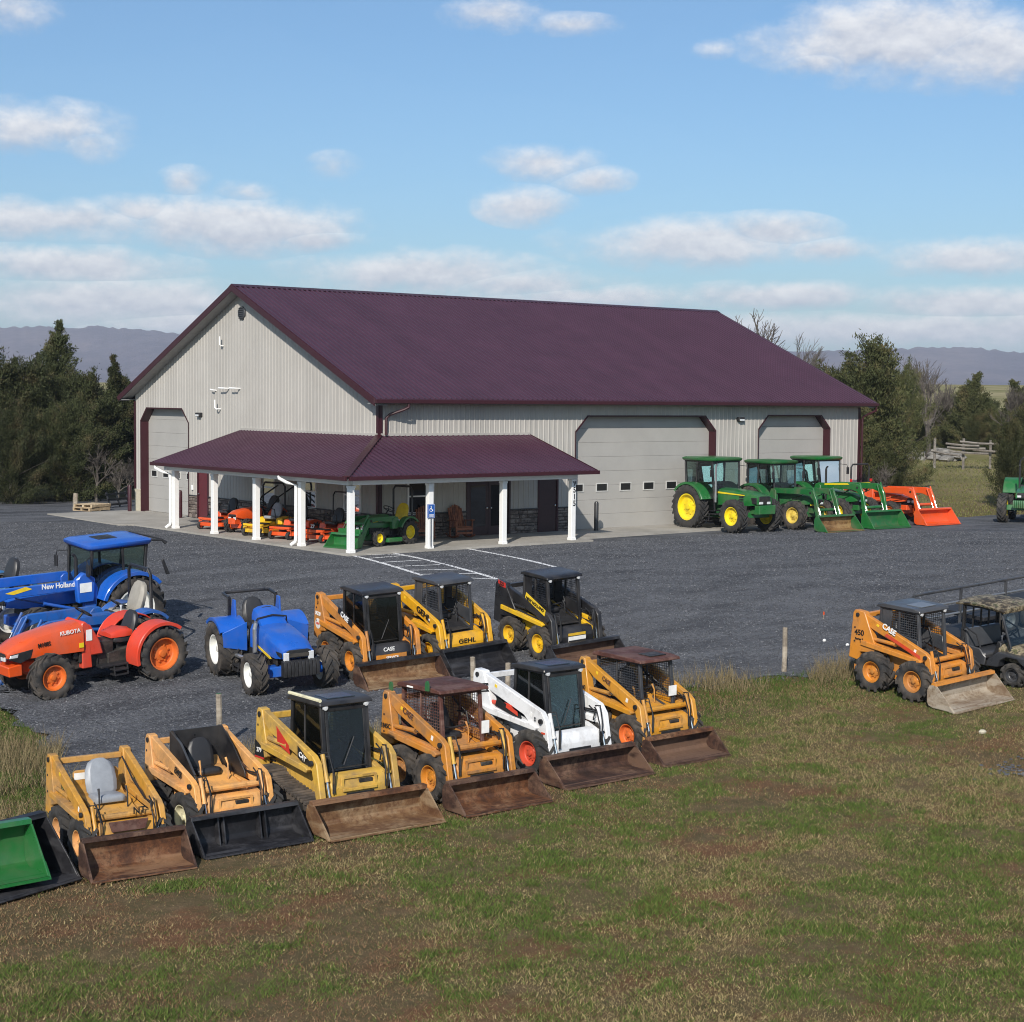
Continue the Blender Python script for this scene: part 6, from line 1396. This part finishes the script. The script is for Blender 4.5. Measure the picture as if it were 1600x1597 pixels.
# fresher green fringe behind the machines and along the gravel edge
x, y = view_points(150000, 24, 42, .8); ed = y-lot_front(x)
dleft = (x-lot_left(y))
k = (~in_lot(x, y-.05)) & (((ed > -2.6) & (ed < .3) & (rng.random(len(x)) < np.exp(ed*.8))) | ((x < lot_left(y)+.1) & (y > -24)))
x, y = x[k], y[k]; hh = rng.uniform(.05, .16, len(x))
tag(blades('edge_grass', x, y, hh, rng.uniform(.012, .024, len(x)), .7, K['lush']), 'fresh green grass along the edge of the gravel', 'grass', kind='stuff')
x, y = view_points(260000, 24, 42, .8); ed = y-lot_front(x); pn = vnoise(x, y, .8, 9)
k = ((ed > -.9) & (ed < .35) & (x < -2.2) & (pn > .28)) | ((x < lot_left(y)+.25) & (y > -25) & (y < -17.5) & (pn > .5))
x, y = x[k], y[k]; q = rng.random(len(x)) < .8; x, y = x[q], y[q]; hh = rng.uniform(.12, .62, len(x))**1.15
tag(blades('dead_grass', x, y, hh, rng.uniform(.008, .018, len(x)), .45, K['straw'], 0), 'tall dead grass and weeds along the fence line', 'grass', kind='stuff')
x, y = view_points(90000, 73, 108, 1.0); t_ = (x-CAM.x)*FY-(y-CAM.y)*FX; k = (t_ > 14) & ~in_lot(x, y) & (x > 26); x, y = x[k], y[k]
tag(blades('bank_grass', x, y, rng.uniform(.04, .14, len(x)), rng.uniform(.03, .06, len(x)), .7, K['bank']), 'rough grass on the bank right of the building', 'grass', kind='stuff')
# stray gravel patch, pale stones
B = MB()
for k in range(130):
    x, y = -6.75+random.gauss(0, .5), -30.7+random.gauss(0, .28); r = random.uniform(.02, .05); B.lathe([(.001, r*.5), (r*.7, r*.4), (r, 0), (.001, -.01)], (x, y, gz(x, y)), 5, 'z')
tag(B.build('gravel_spill', K['gravel']), 'small spill of dark gravel on the grass at the right edge', 'gravel', kind='stuff')
o = MB().loft([[(r*math.cos(2*math.pi*k/7), r*.8*math.sin(2*math.pi*k/7), z) for k in range(7)] for r, z in ((.07, -.02), (.09, .02), (.05, .055))]).build('stone', K['block']); x, y = gpix(1535, 1145); o.location = (x, y, gz(x, y)); tag(o, 'pale stone lying in the grass at the right', 'stone')
t = thing('marker_stake', 'small orange topped marker stake in the gravel', 'stake'); x, y = gpix(1287, 968)
MB().bar((0, 0, -.05), (0, 0, .18), .02, .01).build('lath', K['oldwood'], t); MB().bar((0, 0, .12), (0, 0, .20), .035, .02).build('marker_tip', K['orange'], t); t.location = (x, y, gz(x, y))
for k, (px, py, lb) in enumerate(((1288, 1003, 'white stone on the gravel below the marker stake'), (1324, 1010, 'white stone at the gravel edge behind the lone skid steer'))):
    o = MB().loft([[(r*math.cos(2*math.pi*q/7), r*.8*math.sin(2*math.pi*q/7), z) for q in range(7)] for r, z in ((.035, -.02), (.05, .02), (.025, .05))]).build('stone', K['tw']); x, y = gpix(px, py); o.location = (x, y, gz(x, y)+.02); tag(o, lb, 'stone')
# wooden fence posts along the gravel edge
for (px, py, h, lb) in ((1225, 1050, 1.0, 'wooden fence post at the gravel edge left of the lone skid steer'), (343, 1168, 1.0, 'wooden fence post behind the apricot skid steer'), (740, 1098, .95, 'wooden fence post behind the white skid steer arm'), (792, 1092, .75, 'short fence post right behind the white skid steer')):
    x, y = gpix(px, py); lean = random.uniform(-.04, .04)
    B = MB().tube([(0, 0, -.1), (lean*.5, 0, h*.5), (lean, .02, h)], [.062, .058, .055], 9)
    o = B.build('fence_post', K['oldwood']); o.location = (x, y, gz(x, y)); tag(o, lb, 'fence post', 'fence posts along the gravel edge')
    MB().box(lean, .02, h+.004, .07, .07, .012).build('post_top', K['green2'] if px == 343 else K['oldwood'], o)

# ------------------------------------------------------------------ left corner: pallets, stumps
def pallet(x, y, z, rz, label):
    t = thing('pallet', label, 'pallet', 'wooden pallets by the building')
    for k in range(7): MB().box(-.54+.18*k, 0, .13, .12, 1.0, .022).build('deck_board', K['newwood'], t)
    for yy in (-.46, 0, .46): MB().box(0, yy, .07, 1.2, .09, .09).build('stringer', K['newwood'], t)
    for k in (-.54, 0, .54): MB().box(k, 0, .012, .12, 1.0, .022).build('bottom_board', K['newwood'], t)
    t.location = (x, y, z); t.rotation_euler = (0, 0, rz); return t
x, y = gpix(143, 798)
pallet(x, y, gz(x, y)+.014, .35, 'pale wooden pallet at the bottom of the small stack'); pallet(x+.05, y+.02, gz(x, y)+.16, .42, 'pale wooden pallet lying on top of another pallet')
t = thing('steel_rack', 'low black steel rack between the pallets and the bollard', 'rack')
for k in range(3): MB().bar((-.8, .1*k, .15+.22*k), (.8, .1*k, .15+.22*k), .08, .08).build('rail', K['black'], t)
for xx in (-.7, 0, .7): MB().bar((xx, 0, 0), (xx, .25, .68), .06, .06).build('stand', K['black'], t)
x, y = gpix(188, 793); t.location = (x, y, gz(x, y)+.013); t.rotation_euler = (0, 0, .5)
x, y = gpix(118, 797)
o = MB().tube([(0, 0, -.05), (0, 0, .5), (.02, 0, .72)], [.12, .11, .10], 10).build('wooden_post', K['oldwood']); o.location = (x, y, gz(x, y)); tag(o, 'short wooden post standing left of the pallets', 'post')

# ------------------------------------------------------------------ trees
def leaf_mat(name, a, b, c):
    m = MT(name); v = m.co('World'); oi = m.n('ShaderNodeObjectInfo'); n = m.noise(v, 1.1, 4, .6); n2 = m.noise(v, 14, 2, .6)
    col = m.ramp(n, [(.32, a), (.52, b), (.70, c)]); col = m.mix(m.ramp(n2, [(.45, 0.), (.75, .6)]), col, tuple(q*1.7 for q in b))
    hs_ = m.n('ShaderNodeHueSaturation'); mr_ = m.n('ShaderNodeMapRange'); mr_.inputs[3].default_value = .75; mr_.inputs[4].default_value = 1.25; m.l(oi.outputs['Random'], mr_.inputs[0]); m.l(mr_.outputs[0], hs_.inputs['Value']); m.l(col, hs_.inputs['Color'])
    m.set(Base_Color=hs_.outputs[0], Roughness=.8, Specular_IOR_Level=.2); return m.m
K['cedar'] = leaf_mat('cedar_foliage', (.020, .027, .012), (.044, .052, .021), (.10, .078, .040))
K['bark'] = rust('grey_bark', (.04, .034, .030), (.075, .064, .055), (.12, .105, .092), .9, 5, 0)
K['bark2'] = rust('weathered_rail', (.10, .09, .078), (.17, .15, .13), (.24, .22, .19), .9, 5, 0)
K['palebark'] = rust('pale_bark', (.16, .145, .125), (.25, .225, .195), (.34, .31, .27), .9, 5, 0)
def cedar_mesh(seed, H, Rm, n=15000, top=.75, skirt=.06):
    r_ = np.random.default_rng(seed); nb = 190; T = []; Vs = []
    h = skirt+(1-skirt)*r_.random(nb)**.85; h = np.sort(h); az_ = r_.random(nb)*2*np.pi
    lob = 1+.28*np.sin(az_*2+seed)+.22*np.sin(az_*3+seed*2.1)
    ln = Rm*((1-h)**top*.95+.06)*lob*r_.uniform(.62, 1.18, nb)*np.where(h < .14, .8, 1)
    tilt = r_.uniform(.15, .75, nb)+.5*h
    tr = MB(); bend = [(r_.normal(0, .04)*H*k, r_.normal(0, .02)*H*k, H*k) for k in (0, .3, .6, .97)]; bend[0] = (0, 0, -.1)
    tr.tube(bend, [.05*H**.8*.55+.03, .05*H**.8*.42, .05*H**.8*.25, .015], 8)
    axis = lambda q: np.array([np.interp(q, (0, .3, .6, .97), [b[i] for b in bend]) for i in range(3)]).T
    w = (ln+.25)**1.5; cnt = np.maximum(8, (n*w/w.sum()).astype(int))
    for i in range(nb):
        b0 = axis(h[i]*.97); d = np.array([np.cos(az_[i])*np.cos(tilt[i]), np.sin(az_[i])*np.cos(tilt[i]), np.sin(tilt[i])])
        e = b0+d*ln[i]; droop = -.10*ln[i]
        if i % 2 == 0 and ln[i] > .4: tr.tube([b0-[0, 0, .1], b0+d*ln[i]*.5, e], [.022+.01*ln[i], .014, .006], 4, False)
        m = cnt[i]; u = r_.random(m)**.6; c = b0+np.outer(u, d)*ln[i]; c[:, 2] += droop*u*(1-u)*4
        sp = (.05+.105*ln[i]**.7)*(1.2-.6*u)
        c += r_.normal(0, 1, (m, 3))*sp[:, None]*np.array([1, 1, .55])
        dirs = d*r_.uniform(.3, 1, (m, 1))+r_.normal(0, .45, (m, 3))+np.array([0, 0, .35]); dirs /= np.linalg.norm(dirs, axis=1)[:, None]
        sd_ = np.cross(dirs, r_.normal(0, 1, (m, 3))); sd_ /= np.linalg.norm(sd_, axis=1)[:, None]+1e-9
        L_ = r_.uniform(.07, .20, m)[:, None]; w_ = r_.uniform(.014, .034, m)[:, None]
        Vs.append(np.stack([c-dirs*L_*.5, c+sd_*w_, c+dirs*L_*.6, c-sd_*w_], 1))
    v = np.concatenate(Vs); q = len(v); me = bpy.data.meshes.new('crown'); me.vertices.add(4*q); me.vertices.foreach_set('co', v.ravel()); me.loops.add(4*q); me.loops.foreach_set('vertex_index', np.arange(4*q)); me.polygons.add(q); me.polygons.foreach_set('loop_start', np.arange(0, 4*q, 4)); me.update(calc_edges=True)
    me.materials.append(K['cedar']); tm = tr.mesh('trunk'); tm.materials.append(K['bark']); return tm, me
CED = [cedar_mesh(1, 8.5, 2.7, 60000, 1.05), cedar_mesh(2, 7, 2.6, 48000, .6), cedar_mesh(3, 6.5, 2.8, 52000, .45, .02), cedar_mesh(4, 5, 1.9, 30000, .8, .02), cedar_mesh(5, 6, 3.2, 54000, .38, .02)]
K['cedar2'] = leaf_mat('sunlit_cedar_foliage', (.026, .034, .013), (.058, .064, .025), (.12, .095, .046))  # lighter olive-brown copy for the right-hand trees, sunlit look put into the colour
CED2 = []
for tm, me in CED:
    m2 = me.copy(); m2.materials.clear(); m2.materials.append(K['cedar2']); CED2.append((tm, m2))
CH = [8.5, 7, 6.5, 5, 6]
def cedar(px, s, top, var, label, group, wide=1.0):
    """stands at distance s on the ray through pixel column px; top = pixel row of its tip"""
    d = pix_dir(px, 620); t_ = s/(d.x*FX+d.y*FY); x, y = CAM.x+d.x*t_, CAM.y+d.y*t_; z = gz(x, y)
    dd = pix_dir(px, top); tt = s/(dd.x*FX+dd.y*FY); H = CAM.z+dd.z*tt-z; k = H/CH[var]
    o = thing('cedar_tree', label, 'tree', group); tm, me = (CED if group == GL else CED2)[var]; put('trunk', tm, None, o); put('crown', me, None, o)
    o.location = (x, y, z); o.scale = (k*wide, k*wide, k); o.rotation_euler = (0, 0, random.uniform(0, 6.28)); return o
GL, GRt = 'evergreens left of the building', 'evergreens right of the building'
for (px, s, top, var, lb, wd) in (
    (88, 83, 496, 0, 'tallest pointed dark cedar left of the building', 1.0), (180, 87, 551, 0, 'pointed cedar nearest the left gable corner', .9), (20, 84, 556, 0, 'dark cedar at the far left edge of the photo', 1.05),
    (48, 80, 575, 2, 'round dark cedar in front of the tallest one', 1.0), (130, 81, 590, 2, 'bushy cedar between the tallest cedar and the gable', .95), (-25, 79, 570, 4, 'broad dark cedar cut by the left edge', 1.0),
    (205, 92, 585, 3, 'slim cedar peeking out by the left roof corner', 1.2), (100, 79, 640, 4, 'low spreading cedar at the foot of the tallest one', .9), (60, 92, 548, 0, 'cedar behind the left group, narrow top', 1.0), (15, 77, 650, 4, 'low dark cedar by the gravel at the far left', .8), (160, 84, 620, 2, 'shaggy cedar above the pallets', .9)):
    cedar(px, s, top, var, lb, GL, wd)
for (px, s, top, var, lb, wd) in (
    (1362, 84, 543, 2, 'big round cedar right behind the building corner', 1.0), (1402, 89, 590, 4, 'broad cedar right of the big round one', .55), (1340, 82, 640, 2, 'low cedar close to the building corner', .9), (1300, 92, 585, 4, 'cedar mostly hidden behind the roof edge', .9),
    (1500, 121, 632, 4, 'dense dark cedar behind the left end of the rail fence', 1.0), (1545, 122, 628, 4, 'dense dark cedar behind the right end of the rail fence', 1.1), (1585, 118, 622, 2, 'dark cedar filling the right edge above the green tractor', 1.0), (1462, 120, 640, 4, 'dark cedar at the foot of the bare grey tree', .9),
    (1516, 116, 582, 3, 'small pointed cedar standing above the right hedge line', .9), (1484, 118, 640, 4, 'low cedar left of the small pointed one', .8), (1548, 115, 622, 3, 'rounded cedar in the right hedge line', 1.1), (1596, 112, 594, 3, 'cedar at the right edge with a spiky top', 1.0), (1640, 108, 620, 4, 'cedar cut off by the right edge', 1.2),
    (1584, 79, 668, 4, 'dark bushy cedar behind the green tractor at the right edge', .75), (1440, 114, 655, 4, 'dark cedar behind the bare shrub', .8), (1384, 86, 660, 4, 'dense low cedar behind the orange loader', .7), (1566, 113, 646, 4, 'dense dark cedar above the rail fence', 1.0), (1526, 114, 650, 4, 'low broad cedar behind the rail fence', 1.0), (1372, 82, 690, 4, 'small dark cedar behind the third green tractor', .7)):
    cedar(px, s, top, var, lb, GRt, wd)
def bare_mesh(seed, H, spread=.55, levels=5, mat='bark', forks=(3, 4)):
    r_ = random.Random(seed); B = MB()
    def grow(p, d, ln, r, lev):
        d = d.normalized(); q = p+d*ln*.5+Vector((r_.uniform(-1, 1), r_.uniform(-1, 1), .3))*ln*.07; e = p+d*ln+Vector((r_.uniform(-1, 1), r_.uniform(-1, 1), .4))*ln*.10
        B.tube([p, q, e], [r, r*.82, r*.62], 6 if lev < 2 else 3, False)
        if lev >= levels: return
        for k in range(r_.randint(*forks) if lev else 4):
            u = r_.uniform(.45, 1); b = p+(e-p)*u; nd = (d+Vector((r_.gauss(0, spread), r_.gauss(0, spread), r_.gauss(.12, spread*.5)))).normalized()
            grow(b, nd, ln*r_.uniform(.55, .82), r*.60*(1.1-.3*u), lev+1)
        grow(e, d+Vector((r_.gauss(0, .2), r_.gauss(0, .2), .1)), ln*.7, r*.66, lev+1)
    grow(Vector((0, 0, -.1)), Vector((0, 0, 1)), H*.30, H*.026, 0)
    me = B.mesh('branches'); me.materials.append(K[mat]); return me
BT = [bare_mesh(11, 10, .5, 5, 'bark', (2, 4)), bare_mesh(12, 8, .34, 5, 'bark', (2, 4)), bare_mesh(13, 5, .7, 4, 'bark')]
def bare(px, s, top, var, label, h0, name='bare_tree', group='leafless trees'):
    d = pix_dir(px, 620); t_ = s/(d.x*FX+d.y*FY); x, y = CAM.x+d.x*t_, CAM.y+d.y*t_; z = gz(x, y); dd = pix_dir(px, top); H = CAM.z+dd.z*s/(dd.x*FX+dd.y*FY)-z
    me = BT[var]; zm = max(v.co.z for v in me.vertices); o = thing(name, label, 'tree', group); put('branches', me, None, o)
    o.location = (x, y, z); k = H/zm; o.scale = (k, k, k); o.rotation_euler = (0, 0, random.uniform(0, 6.28))
bare(1200, 112, 481, 0, 'leafless tree rising behind the right end of the roof', 10)
bare(1246, 104, 540, 1, 'small leafless tree by the right roof edge', 6)
bare(1452, 108, 553, 1, 'leafless grey tree above the right hedge line', 8); bare(1425, 112, 575, 1, 'leafless tree between the broad cedar and the hedge', 6)
bare(1490, 118, 590, 0, 'thin leafless tree far behind the rail fence', 6); bare(1575, 110, 596, 1, 'leafless tree by the right edge', 6)
for (px, s, top, lb) in ((185, 78, 722, 'grey leafless shrub behind the pallets'), (203, 79, 712, 'grey leafless shrub against the gable corner'), (150, 79, 690, 'brown leafless shrub under the shaggy cedar'), (110, 79.5, 715, 'low leafless shrub at the left treeline'), (1385, 80, 722, 'dark leafless shrub behind the roll bar'), (1350, 79, 730, 'leafless shrub right of the building corner'), (1415, 96, 712, 'leafless brush along the stone row')):
    bare(px, s, top, 2, lb, 3, 'bare_shrub', 'leafless shrubs')
# stone row, rail fence on the bank
def bank(px, py): return gpix(px, py)
K['fieldstone'] = rust('pale_field_stone', (.12, .112, .10), (.19, .18, .16), (.28, .265, .24), .9, 3, 0)
stm = []
for k in range(5):
    r_ = random.Random(k+50)
    stm.append(MB().loft([[(r*r_.uniform(.8, 1.2)*math.cos(2*math.pi*j/7), r*r_.uniform(.8, 1.2)*math.sin(2*math.pi*j/7), z) for j in range(7)] for r, z in ((.20, -.05), (.30, .08), (.27, .2), (.12, .29))]).mesh('stone', .01)); stm[-1].materials.append(K['fieldstone'])
wl = thing('stone_wall', 'low tumbled stone row across the grass bank', 'stone wall')
for k in range(110):
    u = random.random(); px = 1375+125*u; py = 719-5*math.sin(u*3)+random.uniform(-3, 5); x, y = bank(px, py); o = put('stone', random.choice(stm), None, wl)
    q = random.uniform(.6, 1.5); o.location = (x, y, gz(x, y)+random.choice((0, 0, .22))); o.scale = (q*1.2, q, q*.9); o.rotation_euler = (random.uniform(-.3, .3), random.uniform(-.3, .3), random.uniform(0, 6))
fn = thing('rail_fence', 'weathered split rail fence in front of the right hedge line', 'fence')
def fpt(px, py, s): d = pix_dir(px, py); t_ = s/(d.x*FX+d.y*FY); return CAM+d*t_
for (a, b) in (((1478, 693), (1530, 697)), ((1480, 699), (1540, 701)), ((1484, 705), (1545, 709)), ((1455, 704), (1500, 712)), ((1500, 690), (1560, 694)), ((1520, 703), (1590, 706))):
    p, q = fpt(*a, 101), fpt(*b, 100); MB().tube([p, (p+q)/2+Vector((0, 0, -.04)), q], .07, 6).build('rail', K['bark2'], fn)
for px, top in ((1461, 684), (1506, 685), (1548, 688), (1592, 690)):
    p = fpt(px, top, 101); MB().tube([(p.x, p.y, gz(p.x, p.y)-.1), p], .08, 7).build('post', K['bark2'], fn)

# ------------------------------------------------------------------ far hills
def hill_mat():
    m = MT('leafless_forest_hills'); v = m.co('World'); n = m.noise(v, .0035, 6, .62); n2 = m.noise(v, .03, 5, .75, (1, 1, .5))
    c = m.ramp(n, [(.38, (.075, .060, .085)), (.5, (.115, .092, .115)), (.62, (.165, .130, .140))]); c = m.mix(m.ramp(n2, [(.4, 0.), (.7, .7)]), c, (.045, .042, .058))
    m.set(Base_Color=c, Roughness=1, Specular_IOR_Level=0.0); m.bump(n2, 1.0, 12); return m.m
px_ = np.array([-900, -300, 0, 60, 110, 150, 200, 280, 420, 700, 1000, 1260, 1330, 1400, 1470, 1520, 1560, 1600, 1800, 2400]); py_ = np.array([530, 520, 513, 509, 514, 510, 513, 521, 530, 538, 545, 549, 548, 545, 542, 543, 548, 550, 552, 558])
tn = np.linspace(-900, 2400, 700); D = 5200.; S_h = np.array([3600, 3900, 4200, 4500, 4750, 4950, 5100, 5200, 5350, 5700, 6300, 7200.]); pf = np.array([-.02, .10, .26, .46, .66, .83, .95, 1, .96, .85, .6, .1])
hx = []; r_ = np.random.default_rng(5); jag = r_.normal(0, 1, 700); jag = (jag+np.roll(jag, 1))*.5
H_ = []
for i, q in enumerate(tn):
    d = pix_dir(q, float(np.interp(q, px_, py_))); tt = D/(d.x*FX+d.y*FY); H_.append(CAM.z+d.z*tt)
H_ = np.array(H_); T_ = (tn-800)/FPX
X_ = np.zeros((700, 12)); Y_ = X_.copy(); Z_ = X_.copy()
for j, (s, p) in enumerate(zip(S_h, pf)):
    ro_ = 1+.14*np.sin(tn*.021+j*.4)*np.sin(tn*.0073)*(1-abs(2*p-1))*(1 if p < .99 else 0)
    s2 = s+(60*np.sin(tn*.03+j) if p < .8 else 0); t2 = T_*s2
    X_[:, j] = CAM.x+s2*FX+t2*FY; Y_[:, j] = CAM.y+s2*FY-t2*FX; Z_[:, j] = np.minimum(H_*p*ro_, H_*(p if p > .9 else 1))+jag*(2.6 if j == 7 else 1.2)
hl = sheet('hills', X_, Y_, Z_, hill_mat()); tag(hl, kind='structure')
# ------------------------------------------------------------------ the air between here and the hills
hv = MT('hazy_air'); hv.t.nodes.remove(hv.b); pv = hv.n('ShaderNodeVolumePrincipled'); pv.inputs['Density'].default_value = 1.3e-4; pv.inputs['Color'].default_value = (.76, .84, 1, 1); pv.inputs['Anisotropy'].default_value = 0.0
hv.l(pv.outputs[0], hv.o.inputs['Volume'])
o = MB().box(2500, 3000, 114, 50000, 50000, 240).build('haze', hv.m, flat=True); tag(o, 'pale haze between the building and the far hills', 'haze', kind='stuff')
